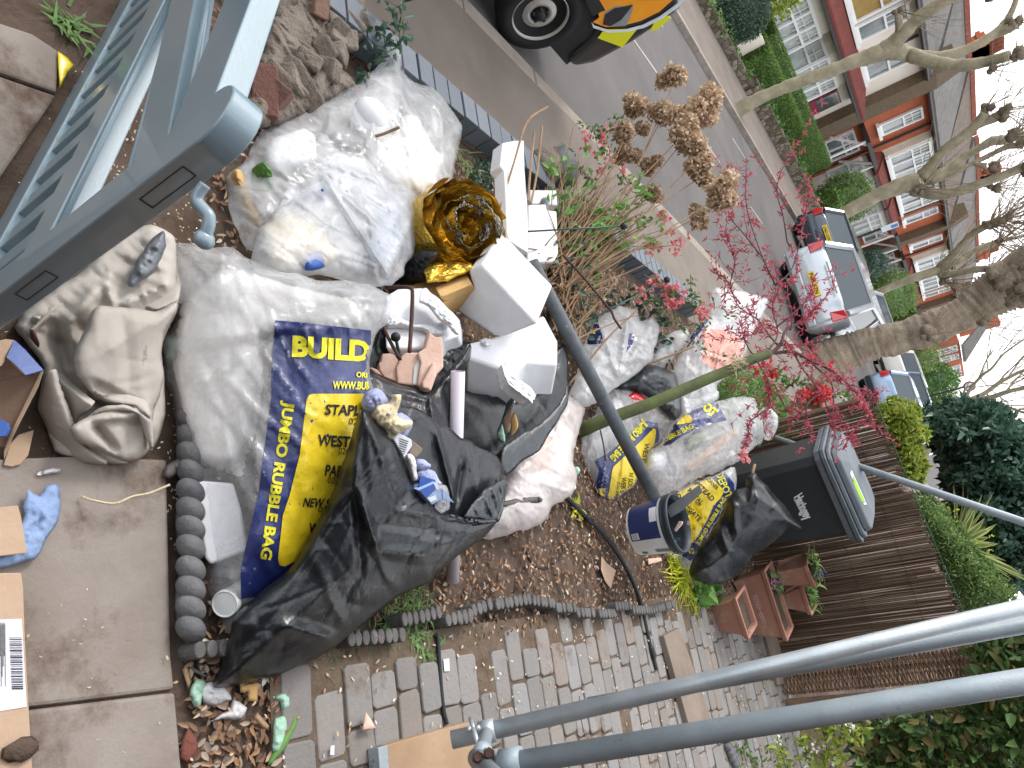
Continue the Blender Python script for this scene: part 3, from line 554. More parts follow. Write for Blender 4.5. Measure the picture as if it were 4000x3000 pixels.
def bay(par, y0, y1, z0, z1, proj=.75, m='render_white', pane='pane_net', n=3, zsill=None):
    zs = zsill if zsill is not None else z0 + .75; a = proj * .7
    P = [(XF, y0), (XF + proj, y0 + a), (XF + proj, y1 - a), (XF, y1)]
    MB().prism([(x, y, z0) for x, y in P], (0, 0, zs - z0)).build('bay_wall', MATS[m], par); MB().prism([(x, y, z1 - .25) for x, y in P], (0, 0, .25)).build('bay_head', MATS['cream_trim'], par)
    MB().prism([(x - .06, y, zs + .002) for x, y in P], (0, 0, z1 - .26 - zs)).build('bay_pane', MATS[pane], par)
    f = MB()
    for (xa, ya), (xb, yb), k in ((P[0], P[1], 1), (P[1], P[2], n), (P[2], P[3], 1)):
        d = unit([xb - xa, yb - ya, 0]); nn = np.array([d[1], -d[0], 0]) if d[1] > 0 or True else 0; L = math.hypot(xb - xa, yb - ya); R = frame(d, (0, 0, 1)); 
        if nn[0] < 0: nn = -nn
        for j in range(k + 1): f.box(np.array([xa, ya, (zs + z1 - .25) / 2]) + d * L * j / k + nn * .01, (.1, z1 - .25 - zs, .1), R)
        for zz, hh in ((zs + .05, .1), (z1 - .3, .1), (zs + (z1 - zs) * .52, .08)): f.box(np.array([xa, ya, zz]) + d * L / 2 + nn * .012, (L, hh, .09), R)
        for j in range(k):
            for q in (1, 2): f.box(np.array([xa, ya, zs + (z1 - .3 - zs) * .77]) + d * L * (j + q / 3) / k + nn * .012, (.025, (z1 - zs) * .4, .04), R)
            f.box(np.array([xa, ya, zs + (z1 - .3 - zs) * .78]) + d * L * (j + .5) / k + nn * .014, (L / k, .025, .04), R)
    f.build('bay_window', MATS['window_white'], par)
def drain(par, y, z0, z1): MB().tube([(XF + .1, y, z0), (XF + .1, y, z1)], .06, 6).build('drainpipe', MATS['gutter'], par)
def party(par, y, w_=.5, z1=6.0, proj=.45):
    MB().prism([(XF - .5, y - w_ / 2, 0), (XF + proj, y - w_ / 2, 0), (XF + proj, y - w_ / 2, 5.2), (XF + .2, y - w_ / 2, z1), (XF - .5, y - w_ / 2, z1)], (0, w_, 0)).build('party_wall', MATS['pebble_dash'], par)
ZE = 4.95
# white rendered house
t = thing('house', 'white rendered house with red tiled bay canopy and slate roof', 'house', (XF, 24, 0), 'houses across the street')
MB().range(XF - 9, XF, 14.6, 27.3, -.1, ZE).build('wall', MATS['render_white'], t); roof_slope(t, 14.6, 27.3, ZE, 7.6, 'slate', .4, 4.2)
MB().prism([(XF - 1.2, 19.6, 5.9), (XF - 1.2, 24.6, 5.9), (XF - 3.0, 24.2, 7.35), (XF - 3., 20.1, 7.35)], (0, 0, .12)).build('dormer_roof', MATS['tile_brown'], t)
window(t, 20.3, 22.8, 3.15, 4.75, pane='blind_ochre', cols=2); window(t, 23.0, 23.9, 3.15, 4.75, cols=1); window(t, 25.0, 26.3, 3.1, 4.5, cols=1, bars=False)
canopy(t, 19.0, 26.9, 2.5, 2.98); bay(t, 19.2, 22.2, -.1, 2.4, .7); bay(t, 22.4, 25.2, -.1, 2.4, .7)
dr = MB().range(XF + .02, XF + .09, 25.9, 26.8, .1, 2.1).build('front_door', MATS['front_door'], t); MB().range(XF + .04, XF + .12, 25.95, 26.75, 1.3, 2.05).build('door_glass', MATS['pane_dark'], dr)
drain(t, 25.0, 2.8, 4.9); party(t, 27.75, .9); chimney(t, 29., 8.6)
def red_house(name, label, y0, y1, flip=False, seed=0, mirror_porch=True):
    t = thing('house', label, 'house', (XF, (y0 + y1) / 2, 0), 'houses across the street'); L = y1 - y0
    u = (lambda a: y0 + a * L) if not flip else (lambda a: y1 - a * L); R = lambda a, b: tuple(sorted((u(a), u(b))))
    MB().range(XF - 9, XF, y0, y1, -.1, ZE).build('wall', MATS['red_brick'], t); roof_slope(t, y0, y1, ZE, 7.3 + seed * .1, ['slate', 'tile_brown', 'slate'][seed % 3], .35, 4.)
    window(t, *R(.2, .33), 3.1, 4.7, cols=1); drain(t, u(.42), .2, 4.9)
    a, c = R(.52, .95); MB().range(XF, XF + .05, a, c, 2.95, 4.9).build('render_panel', MATS['cream_trim'], t); window(t, a + .15, c - .15, 3.1, 4.75, XF + .3, cols=3); MB().range(XF, XF + .33, a + .05, c - .05, 3.0, 4.85).build('oriel', MATS['cream_trim'], t)
    a, c = R(.48, .98); canopy(t, a, c, 2.45, 3.0, 1.1); bay(t, a + .1, c - .1, -.1, 2.4, .8)
    a, c = R(.08, .42); window(t, a + .3, c - .3, 1.0, 2.2, XF - .01, cols=2, sill=False)
    p = MB(); p.range(XF + .02, XF + 1.1, a, c, 2.45, 2.6); p.build('porch_roof', MATS['gutter'], t); q = MB()
    for yy, s_ in ((a + .1, 1), (c - .1, -1)): q.tube([(XF + .1, yy, 1.3), (XF + .95, yy + s_ * .25, 2.44)], .06, 5); q.tube([(XF + .95, yy, .2), (XF + .95, yy, 2.44)], .06, 5)
    q.build('porch_brackets', MATS['window_white'], t)
    if flip: party(t, y1 + .25, .5)
    chimney(t, y0 if seed % 2 else y1, 8.4); return t
red_house('r1', 'red brick house with white oriel beside the white house', 28.2, 35.2)
red_house('r2', 'red brick house behind the second plane tree from the left', 35.25, 41.7, True, 1)
red_house('r3', 'red brick house right of the second dark party wall', 42.2, 48.6, False, 2)
red_house('r4', 'red brick house behind the third plane tree', 48.65, 55.2, True, 1)
for i, y in enumerate((55.7,)): red_house('rr', ['red brick house beyond the third plane tree', 'red brick house framed left of the large trunk', 'distant red brick house with pale bays behind the trunk', 'distant red brick house right of the large trunk'][i], y, y + 6.4, i % 2 == 1, i)
# end-of-street house seen right of the large trunk
t = thing('house', 'far red brick house with steep slate gable right of the large trunk', 'house', (-16, 68, 0), 'houses across the street')
MB().range(-23, -15.5, 63, 76, -.2, 4.5).build('wall', MATS['red_brick'], t); MB().prism([(-15.2, 62.8, 4.5), (-15.2, 69, 4.5), (-17.4, 67.4, 7.0), (-17.4, 64.4, 7.0)], (0, 0, .2)).build('roof', MATS['slate'], t)
for y in (63.4, 66.2, 70.5, 73): window(t, y, y + 1.8, 1, 2.6, -15.5, cols=2); window(t, y, y + 1.8, 3., 4.3, -15.5, cols=2)
MB().range(-18.6, -17.6, 69, 70, 5, 8.).build('chimney', MATS['red_brick'], t)
# low garden walls opposite
def far_wall(y0, y1, h, m, label):
    b = MB(); b.range(-13.35, -13.0, y0, y1, PAVE - .05, h); o = b.build('garden_wall', MATS[m]); n_ = int((y1 - y0) * 130); P = np.stack([nr.uniform(-13.4, -12.96, n_), nr.uniform(y0, y1, n_), h + nr.normal(0, .06, n_)], 1); P = P[pn(P[:, 1] * .9, P[:, 0], 3) > -.05]; leaves('wall_plants', P, .10, .06, MATS['leaf_mid'], o); tag(o, label, 'wall', 'garden walls across the street'); return o
far_wall(13.0, 17.8, .1, 'flint_wall', 'low stone garden wall under the grey conifer and topiary hedge'); far_wall(18.0, 27.4, .24, 'flint_wall', 'rough flint garden wall below the clipped two-tier hedge'); far_wall(27.6, 34.0, .3, 'flint_wall', 'low stone wall by the parking sign')
far_wall(34.2, 60, .45, 'red_brick', 'long low brick wall beyond the navy car')
# hedges and shrubs opposite
def leafy_box(name, label, cat, x0, x1, y0, y1, z0, z1, m, n, L, W, group=None, core='hedge_core', rnd_=.18):
    o = MB().range(x0 + .08, x1 - .08, y0 + .08, y1 - .08, z0, z1 - .08).build(name, MATS[core]); tag(o, label, cat, group); P = []
    ax = nr.uniform(0, 1, (n, 3)); f = nr.integers(0, 4, n); P = np.stack([x0 + ax[:, 0] * (x1 - x0), y0 + ax[:, 1] * (y1 - y0), z0 + ax[:, 2] * (z1 - z0)], 1)
    P[f == 0, 0] = x1; P[f == 1, 2] = z1; P[f == 2, 1] = y0; P[f == 3, 1] = y1; P += nr.normal(0, .018, P.shape); leaves('foliage', P, L, W, MATS[m], o, up=.4); return o
leafy_box('hedge', 'front tier of clipped green hedge behind flint wall', 'hedge', -14.2, -13.45, 17.5, 22.4, 0, .78, 'hedge_leaf', 16000, .055, .035); leafy_box('hedge', 'rear taller tier of clipped green hedge before white house', 'hedge', -15.2, -14.4, 18.2, 26.5, 0, 1.06, 'hedge_leaf', 16000, .055, .035)
leafy_box('hedge', 'clipped green hedge right of the parking sign', 'hedge', -14.3, -13.5, 28.0, 36, 0, .85, 'hedge_leaf', 5000, .1, .06)
leafy_box('hedge', 'bright green clipped hedge seen over the silver car roof', 'hedge', -14.4, -13.5, 46, 52, 0, 2.2, 'hedge_leaf', 5000, .14, .08)
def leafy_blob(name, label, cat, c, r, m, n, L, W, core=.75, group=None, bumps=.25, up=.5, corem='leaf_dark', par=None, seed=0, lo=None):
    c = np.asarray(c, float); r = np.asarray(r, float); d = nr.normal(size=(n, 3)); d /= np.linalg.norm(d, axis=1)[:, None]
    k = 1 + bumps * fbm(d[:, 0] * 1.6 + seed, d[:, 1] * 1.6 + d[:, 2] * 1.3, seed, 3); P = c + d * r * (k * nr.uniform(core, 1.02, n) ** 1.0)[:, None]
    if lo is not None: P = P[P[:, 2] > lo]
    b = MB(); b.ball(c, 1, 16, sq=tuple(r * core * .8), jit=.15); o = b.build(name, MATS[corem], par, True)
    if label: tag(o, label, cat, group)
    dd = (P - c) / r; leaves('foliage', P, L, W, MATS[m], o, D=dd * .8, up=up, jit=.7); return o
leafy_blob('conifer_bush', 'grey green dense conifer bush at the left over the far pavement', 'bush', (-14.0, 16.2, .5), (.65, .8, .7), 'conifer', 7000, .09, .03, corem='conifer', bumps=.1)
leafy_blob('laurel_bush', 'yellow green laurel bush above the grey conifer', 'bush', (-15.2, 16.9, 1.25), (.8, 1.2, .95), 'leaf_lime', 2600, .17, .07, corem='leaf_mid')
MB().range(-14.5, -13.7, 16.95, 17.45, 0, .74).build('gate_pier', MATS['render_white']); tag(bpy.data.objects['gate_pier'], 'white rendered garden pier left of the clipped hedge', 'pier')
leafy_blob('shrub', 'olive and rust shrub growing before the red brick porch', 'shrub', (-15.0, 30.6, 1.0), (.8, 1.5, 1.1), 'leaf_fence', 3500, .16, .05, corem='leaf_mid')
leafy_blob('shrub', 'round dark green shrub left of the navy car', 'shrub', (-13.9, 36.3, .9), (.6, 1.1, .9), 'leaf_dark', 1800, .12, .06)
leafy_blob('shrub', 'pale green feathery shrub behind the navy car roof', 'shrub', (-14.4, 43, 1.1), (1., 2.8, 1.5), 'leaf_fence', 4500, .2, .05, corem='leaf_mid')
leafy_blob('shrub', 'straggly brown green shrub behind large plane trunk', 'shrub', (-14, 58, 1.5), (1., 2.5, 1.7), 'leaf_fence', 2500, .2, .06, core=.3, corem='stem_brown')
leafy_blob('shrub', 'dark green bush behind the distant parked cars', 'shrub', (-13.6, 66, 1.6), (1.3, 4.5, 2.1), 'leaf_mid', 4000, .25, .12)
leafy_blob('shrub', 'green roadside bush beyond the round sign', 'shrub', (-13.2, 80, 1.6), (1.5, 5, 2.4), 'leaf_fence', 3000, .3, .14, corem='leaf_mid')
# parking sign and lamp post
def post_sign(label, p, z0, z1, r, m, kind):
    t = thing('street_sign' if kind else 'lamp_post', label, 'sign', (p[0], p[1], PAVE)); MB().tube([(p[0], p[1], PAVE), (p[0], p[1], z1)], r, 8).build('post', MATS['iron'], t); return t
t = post_sign('blue and white parking plate on a black post', (-12.6, 29.6), 0, 2.5, .05, None, 1); pl = MB().box((-12.53, 29.6, 2.2), (.03, .5, .62)).build('plate', MATS['sign_white'], t); MB().box((-12.51, 29.6, 2.36), (.01, .3, .24)).build('parking_symbol', MATS['sign_blue'], pl)
t = post_sign('round red rimmed sign on a dark post by distant cars', (-12.2, 64), 0, 4.4, .07, None, 1); MB().lathe([(0, 0), (.42, 0), (.42, .04), (0, .04)], (-12.15, 63.93, 4.1), (.5, -.85, 0), 16).build('sign_disc', MATS['sign_red'], t); MB().lathe([(0, 0), (.3, 0), (.3, .02), (0, .02)], (-12.13, 63.88, 4.1), (.5, -.85, 0), 16).build('sign_face', MATS['sign_white'], t)
# ================================================================== STREET TREES
def pix_limb(pl, k, pts, off=(0, 0), n=5):
    # limb surveyed as (x, y, half width) in a crop, standing in plane pl, leaning off the plane by off metres
    P = px(k, *[(a, c) for a, c, _ in pts]); s_ = CR[k][2]; Q = []; R = []
    for i, ((x, y), (_, _, r)) in enumerate(zip(P, pts)):
        q = pl.hit(x, y); f_ = i / max(1, len(P) - 1); Q.append(q + pl.n * (off[0] + (off[1] - off[0]) * f_)); R.append(r * s_ * dep(q) / FPX)
    C = curve(Q, n); rr = np.interp(np.linspace(0, len(R) - 1, len(C)), np.arange(len(R)), R); return C, rr
def gnarl(C, rr, amt=.1): return rr * (1 + amt * np.array([pn(np.array([i * .9]), np.array([3.3]), 2)[0] for i in range(len(rr))]))
def plane_tree(label, base, trunk, limbs, knobs, ntw, tw_len, m='bark_plane', tw_r=.008, roots=True, kz=1.):
    f = unit([base[0], base[1], 0]); pl = Plane(base, base + [f[1], -f[0], 0], base + [0, 0, 1.]); t = thing('plane_tree', label, 'tree', base, 'pollarded street trees'); b = MB()
    C, rr = pix_limb(pl, *trunk, n=5 if m == 'bark_plane' else 12)
    if roots: C = np.vstack([[C[0] - [0, 0, .3]], C]); rr = np.concatenate([[rr[0] * 1.5], rr])
    b.tube(C, gnarl(C, rr, .12), 14 if m == 'bark_plane' else 36); tr = b.build('trunk', MATS[m], t, True); rough(tr, .02 if m == 'bark_plane' else .022, 3. if m == 'bark_plane' else 3.5, 0 if m == 'bark_plane' else .5); lb = MB(); ends = []
    for k, pts, off in limbs:
        C, rr = pix_limb(pl, k, pts, off); lb.tube(C, gnarl(C, rr, .14), 10); ends.append((C[-1], rr[-1]))
    tips = []
    for k, pts in knobs:
        for x, y, r in pts:
            p = px(k, (x, y))[0]; q = pl.hit(*p); off = min(((np.linalg.norm((e - q) - pl.n * ((e - q) @ pl.n)), (e - q) @ pl.n) for e, _ in ends), default=(9, 0)); q = q + pl.n * (off[1] if off[0] < 2 else 0); R = r * CR[k][2] * dep(q) / FPX
            kn = MB()
            for _ in range(4): kn.ball(q + nr.normal(0, R * .4, 3), R * rnd.uniform(.5, .8) * kz, 8, jit=.5)
            kn.build('knob', MATS['knob'], t, True); tips.append((q, R))
    if limbs: lb.build('limbs', MATS[m], t, True)
    tw = MB()
    for q, R in tips:
        for _ in range(ntw):
            d = unit(np.array([rnd.gauss(0, .6), rnd.gauss(0, .6), rnd.uniform(.1, 1.1)])); L = tw_len * rnd.uniform(.5, 1.2); p0 = q + d * R * .4; P = [p0]
            for i in range(4): d = unit(d + np.array([rnd.gauss(0, .15), rnd.gauss(0, .15), .12])); P.append(P[-1] + d * L / 4)
            tw.tube(P, [tw_r, tw_r * .8, tw_r * .65, tw_r * .5, tw_r * .3], 3, False)
            if rnd.random() < .5:
                j = rnd.choice([1, 2]); dd = unit(d + np.array([rnd.gauss(0, .5), rnd.gauss(0, .5), .1])); tw.tube([P[j], P[j] + dd * L * .3, P[j] + dd * L * .55 + [0, 0, .05]], [tw_r * .6, tw_r * .45, tw_r * .3], 3, False)
    if tips: tw.build('twigs', MATS['twig'], t)
    return t, pl
b1 = OnX(*px('D', (115, 735))[0], -10.75)
plane_tree('mottled plane tree before the white house, nearest of the far row', b1, ('D', [(110, 735, 52), (240, 655, 42), (420, 575, 39), (620, 500, 39), (800, 435, 41), (960, 375, 48), (1080, 335, 58), (1180, 320, 62)]),
  [('D', [(1080, 330, 55), (1190, 235, 45), (1290, 130, 42), (1420, 40, 40), (1560, -40, 38), (1700, -110, 34)], (0, .6)), ('D', [(1180, 215, 25), (1172, 150, 22), (1160, 95, 22)], (.1, .5)),
   ('D', [(1150, 325, 55), (1300, 365, 42), (1480, 365, 36), (1640, 315, 31), (1780, 240, 28), (1880, 160, 26), (1945, 60, 20), (1990, -50, 17)], (0, -.5)), ('D', [(1250, 355, 45), (1400, 405, 40), (1560, 425, 38), (1700, 405, 34), (1840, 365, 32)], (0, .8)), ('D', [(1780, 240, 26), (1880, 195, 30), (1960, 150, 36)], (-.4, -.2))],
  [('D', [(1160, 80, 26), (1880, 360, 48), (1730, 450, 32), (1960, 140, 42), (1720, 0, 30)])], 14, 1.7)
b2_ = OnX(*px('D', (800, 1400))[0], -10.85)
plane_tree('mottled plane tree behind the navy car, second of the far row', b2_, ('D', [(790, 1400, 40), (950, 1315, 42), (1100, 1240, 46), (1230, 1195, 56), (1310, 1180, 60)]),
  [('S4', [(380, 1270, 55), (450, 1180, 38), (520, 1090, 34), (640, 1000, 33), (740, 915, 33), (800, 830, 32)], (0, .8)), ('S4', [(740, 915, 30), (860, 870, 32), (940, 830, 38)], (.6, .9)), ('S4', [(390, 1290, 50), (560, 1225, 30), (680, 1130, 26), (800, 1060, 27), (900, 1005, 36), (1010, 990, 38), (1120, 940, 38)], (0, -.8)),
   ('S4', [(430, 1300, 40), (600, 1240, 20), (750, 1170, 18), (880, 1105, 18), (980, 1060, 20), (1080, 1050, 26)], (0, .4)), ('S4', [(300, 1360, 50), (480, 1400, 38), (640, 1375, 34), (800, 1318, 30), (930, 1270, 28), (1050, 1220, 33), (1120, 1205, 40)], (0, .9)), ('S4', [(740, 1180, 14), (820, 1200, 22)], (.2, .3))],
  [('S4', [(810, 800, 42), (930, 830, 48), (1000, 985, 42), (1080, 950, 46), (840, 1215, 36), (1085, 1050, 34), (1085, 1215, 46), (360, 1365, 34), (890, 1350, 34)])], 26, 2.4, tw_r=.011)
b3_ = OnX(*px('T2', (1120, 1000))[0], -10.9)
plane_tree('speckled plane tree above the third car roof, third of the far row', b3_, ('T2', [(1110, 1005, 28), (1300, 925, 30), (1450, 865, 34), (1600, 815, 40), (1740, 770, 42)]),
  [('T2', [(1700, 770, 38), (1830, 640, 30), (1950, 500, 27), (2060, 430, 32), (2160, 395, 40)], (0, 1.5)), ('T2', [(1740, 750, 36), (1900, 690, 30), (2050, 600, 28), (2230, 540, 32)], (0, -1)), ('T2', [(1700, 820, 36), (1850, 815, 30), (2000, 785, 27), (2230, 775, 28)], (0, 1))],
  [('T2', [(2090, 420, 40), (2190, 385, 46), (2230, 540, 40), (2100, 800, 30), (1720, 880, 34)])], 40, 4.5, tw_r=.018)
bt = G(*px('H', (830, 830))[0], PAVE)
plane_tree('massive lumpy plane tree trunk on the near pavement', bt, ('H', [(820, 820, 165), (900, 760, 140), (1050, 690, 118), (1200, 640, 106), (1400, 600, 104), (1600, 530, 104), (1780, 450, 110), (1920, 360, 132), (2060, 270, 165), (2200, 215, 180)]),
  [('H', [(2050, 250, 120), (2180, 120, 100), (2330, 10, 90)], (0, .4)), ('H', [(1560, 620, 30), (1540, 585, 44), (1520, 560, 36)], (.3, .55))], [('H', [(1990, 235, 62), (2080, 330, 80), (2150, 220, 90), (2160, 350, 70), (1530, 610, 30), (1870, 520, 34)])], 22, 1.0, 'bark_big', .006, kz=1.)
# burrs over the big trunk
o = bpy.data.objects['plane_tree.003'] if 'plane_tree.003' in bpy.data.objects else None
# bare street trees far down the road, right of the big trunk
def twiggy(label, base, limbs, seed=0, depth=4, m='bark_plane', up=.25):
    f = unit([base[0], base[1], 0]); pl = Plane(base, base + [f[1], -f[0], 0], base + [0, 0, 1.]); t = thing('bare_tree', label, 'tree', base, 'bare trees down the street'); b = MB(); tw = MB(); rg = random.Random(seed)
    def grow(p, d, L, r, lv):
        P = [p]; dd = d
        for i in range(4): dd = unit(dd + np.array([rg.gauss(0, .14), rg.gauss(0, .14), up * .3])); P.append(P[-1] + dd * L / 4)
        (b if lv < 2 else tw).tube(P, np.linspace(r, r * .6, 5), 5 if lv < 2 else 3, False)
        if lv < depth:
            for _ in range(4 if lv < 2 else 5): j = rg.choice([1, 2, 3, 4]); grow(P[j], unit(dd + np.array([rg.gauss(0, .55), rg.gauss(0, .55), rg.gauss(up, .35)])), L * rg.uniform(.5, .75), r * .5, lv + 1)
    C, rr = pix_limb(pl, *limbs[0]); b.tube(np.vstack([[base], C]), np.concatenate([[rr[0] * 1.2], rr]), 10)
    for k, pts, off in limbs[1:]:
        C, rr = pix_limb(pl, k, pts, off); b.tube(C, rr, 8)
        for j in range(5, len(C), 4): grow(C[j], unit(np.array([rg.gauss(0, .7), rg.gauss(0, .5), rg.uniform(.1, .9)])), 2.2 * dep(C[j]) / 30, rr[j] * .45, 1)
    b.build('limbs', MATS[m], t, True); tw.build('twigs', MATS['twig'], t)
bb = np.array([-3.3, 33., PAVE])
twiggy('bare spreading tree rising behind the dark laurel bush', bb, [('T3', [(1450, 800, 40), (1560, 745, 38), (1640, 700, 36)]), ('T3', [(1560, 745, 20), (1640, 600, 17), (1760, 470, 15), (1860, 400, 13), (1990, 250, 11), (2212, 100, 8)], (0, 1)), ('T3', [(1640, 720, 30), (1800, 640, 24), (1960, 520, 22), (2100, 440, 20), (2300, 340, 16)], (0, -1)),
  ('T3', [(1660, 730, 34), (1860, 700, 28), (2050, 640, 24), (2300, 590, 20)], (0, .6)), ('T3', [(1750, 770, 24), (1950, 780, 16), (2150, 860, 12), (2300, 900, 9)], (0, 1)), ('T3', [(1560, 700, 14), (1580, 600, 11), (1700, 520, 9), (1800, 300, 7), (1900, 150, 5)], (0, -.5))], 3)
bb = np.array([-11.5, 75., PAVE])
twiggy('bare tree before the far slate gable', bb, [('T3', [(900, 520, 10), (1000, 500, 9), (1100, 460, 8)]), ('T3', [(1050, 480, 6), (1150, 410, 5), (1250, 400, 4)], (0, 1)), ('T3', [(1050, 480, 6), (1180, 480, 5), (1300, 520, 4)], (0, 1))], 5, 3)
bb = np.array([-11.5, 48., PAVE])
# ================================================================== VEHICLES
def car(label, cx, y0, L, W, Ht, m, group='cars parked along the street', yaw=0, tail='box', plate=None, front=False, rails=False, seed=0, estate=True):
    t = thing('parked_car', label, 'car', (cx, y0 + L / 2, ROAD), group); R = rotz(yaw); O = np.array([cx, y0 + L / 2, ROAD])
    def T(x, y, z): return O + R @ np.array([x, y - L / 2, z])
    h = W / 2; zb = .55 * Ht if not estate else .66 * Ht
    # lower body lofted along the length
    st = [(0., .32, .55, .90), (.03, .22, zb * .92, .97), (.12, .2, zb, 1.), (.62 * L, .2, zb, 1.), (.78 * L, .2, zb * .95, 1.), (L * .95, .22, zb * .78, .96), (L, .34, .55, .88)]
    if front: st = [(L - a, b_, c, d) for a, b_, c, d in st[::-1]]
    b = MB(); n = 12
    for y, z0, z1, kx in st:
        for x, z in ((-.94, z0), (-1, z0 + .12), (-1, (z0 + z1) / 2), (-.985, z1 - .1), (-.93, z1), (-.5, z1 + .015), (.5, z1 + .015), (.93, z1), (.985, z1 - .1), (1, (z0 + z1) / 2), (1, z0 + .12), (.94, z0)): b.v.append(tuple(T(x * h * kx, y, z))); b.k += 1
    for i in range(len(st) - 1):
        for k in range(n): b.f.append((i * n + k, i * n + (k + 1) % n, (i + 1) * n + (k + 1) % n, (i + 1) * n + k)); b.mi.append(0)
    b.f += [tuple(range(n - 1, -1, -1)), tuple(range((len(st) - 1) * n, len(st) * n))]; b.mi += [0, 0]; b.build('body', MATS[m], t, 'auto', angle=50)
    # glasshouse and roof
    if estate: g = [(.10, zb, .88, 0), (.50, Ht - .09, .74, 1), (L * .52, Ht - .05, .78, 1), (L * .70, zb + .02, .92, 0)]
    else: g = [(.45, zb, .92, 0), (1.25, Ht - .09, .74, 1), (L * .52, Ht - .06, .76, 1), (L * .72, zb + .02, .92, 0)]
    if front: g = [(L - a, b_, c, d) for a, b_, c, d in g[::-1]]
    (ya, za, ka, _), (yb, zb2, kb, _), (yc, zc, kc, _), (yd, zd, kd, _) = g; q = MB()
    V = [T(-h * ka, ya, za), T(h * ka, ya, za), T(-h * kb, yb, zb2), T(h * kb, yb, zb2), T(-h * kc, yc, zc), T(h * kc, yc, zc), T(-h * kd, yd, zd), T(h * kd, yd, zd)]
    q.add(V, [(0, 1, 3, 2), (2, 3, 5, 4), (4, 5, 7, 6), (0, 2, 4, 6), (1, 7, 5, 3), (0, 6, 7, 1)]); q.build('windows', MATS['car_glass'], t)
    r = MB()
    for a, c in ((0, 2), (1, 3), (4, 6), (5, 7)): r.tube([V[a], V[c]], .07, 6)
    for s_ in (0, 1): r.tube([V[2 + s_], V[4 + s_]], .05, 6); m0 = (V[0 + s_] + V[6 + s_]) / 2; m1 = (V[2 + s_] + V[4 + s_]) / 2; r.tube([m0, m1], .04, 6)
    k = .04; r.prism([V[2] + [0, 0, .01], V[3] + [0, 0, .01], V[5] + [0, 0, .01], V[4] + [0, 0, .01]], (0, 0, k)); r.build('roof', MATS[m], t, 'auto')
    for ys in (.17 * L, .80 * L):
        for s_ in (-1, 1):
            ax = R @ np.array([s_, 0, 0.]); c = T(s_ * (h - .2), ys, .32); w_ = MB().lathe([(0, .0), (.32, 0), (.335, .03), (.335, .19), (.3, .215), (.22, .215), (0, .19)], c, ax, 20).build('wheel', MATS['tyre'], t, True)
            MB().lathe([(.0, .222), (.1, .228), (.21, .218), (.215, .205), (0, .205)], c, ax, 16).build('rim', MATS['wheel_steel'], w_, True)
    ye = -.012; zl = zb - .18
    if not front:
        for s_ in (-1, 1): MB().prism([T(s_ * h * .76, ye + .03, zl - .1), T(s_ * h * .985, .06, zl - .12), T(s_ * h * .975, .10, zl + .17), T(s_ * h * .80, ye + .05, zl + .15)], R @ np.array([0, -.05, 0])).build('tail_light', MATS['tail_red'], t, False, .012)
    else:
        for s_ in (-1, 1): MB().prism([T(s_ * h * .55, ye - .0, zl - .12), T(s_ * h * .95, .07, zl - .08), T(s_ * h * .93, .12, zl + .08), T(s_ * h * .6, .04, zl + .04)], R @ np.array([0, -.04, 0])).build('headlight', MATS['chrome'], t, False, .01)
    MB().prism([T(-h * .95, -.0, .26), T(h * .95, -.0, .26), T(h * .95, -.0, .42), T(-h * .95, -.0, .42)], R @ np.array([0, -.05, 0])).build('bumper', MATS['black_trim' if seed % 2 else m], t, False, .02)
    if plate:
        z = .55 if seed % 2 == 0 else .78; p = MB().prism([T(-.27, ye - .02, z), T(.27, ye - .02, z), T(.27, ye - .0, z + .12), T(-.27, ye - .0, z + .12)], R @ np.array([0, -.015, 0])).build('number_plate', MATS['plate_yellow'], t)
        flat_text(plate, T(-.23, ye - .04, z + .02), T(.23, 0, 0) - T(-.23, 0, 0), np.array([0, 0, .08]), MATS['print_dark'], p)
    if rails:
        e = MB(); e.range(0, 0, 0, 0, 0, 0) if False else None
        MB().prism([T(-h * .4, -.03, zb - .07), T(h * .4, -.03, zb - .07), T(h * .4, -.03, zb - .04), T(-h * .4, -.03, zb - .04)], R @ np.array([0, -.02, 0])).build('chrome_strip', MATS['chrome'], t)
    for s_ in (-1, 1): MB().ball(T(s_ * (h + .06), L * (.64 if not front else .36), zb + .08), .1, 8, sq=(1, .7, .7)).build('wing_mirror', MATS[m], t, True)
    return t
car('silver saloon on the near side with red tail lights behind red shrub', -5.55, 14.5, 4.4, 1.78, 1.52, 'car_silver', plate='FV05 KTN', rails=True, seed=2)
car('navy hatchback by the far kerb with yellow plate beside second tree', -8.75, 19.6, 4.2, 1.76, 1.44, 'car_navy', plate='LN63 LGW', seed=1)
car('silver car facing us beyond the silver saloon', -8.8, 26.2, 4.2, 1.76, 1.5, 'car_silver', front=True)
car('white van like car far off by the far kerb', -8.6, 36.5, 4.4, 1.8, 1.8, 'car_white', seed=1)
car('dark teal car with a rear spare wheel far down the street', -7.0, 34.0, 4.2, 1.75, 1.75, 'car_teal', plate='KX54 RRO', seed=1)
car('pale grey car far off between teal car and blue car', -6.2, 41.0, 4.2, 1.75, 1.5, 'car_silver')
car('slate blue hatchback on the near side above the reed fence', -5.0, 24.6, 4.0, 1.75, 1.5, 'car_blue', seed=1)
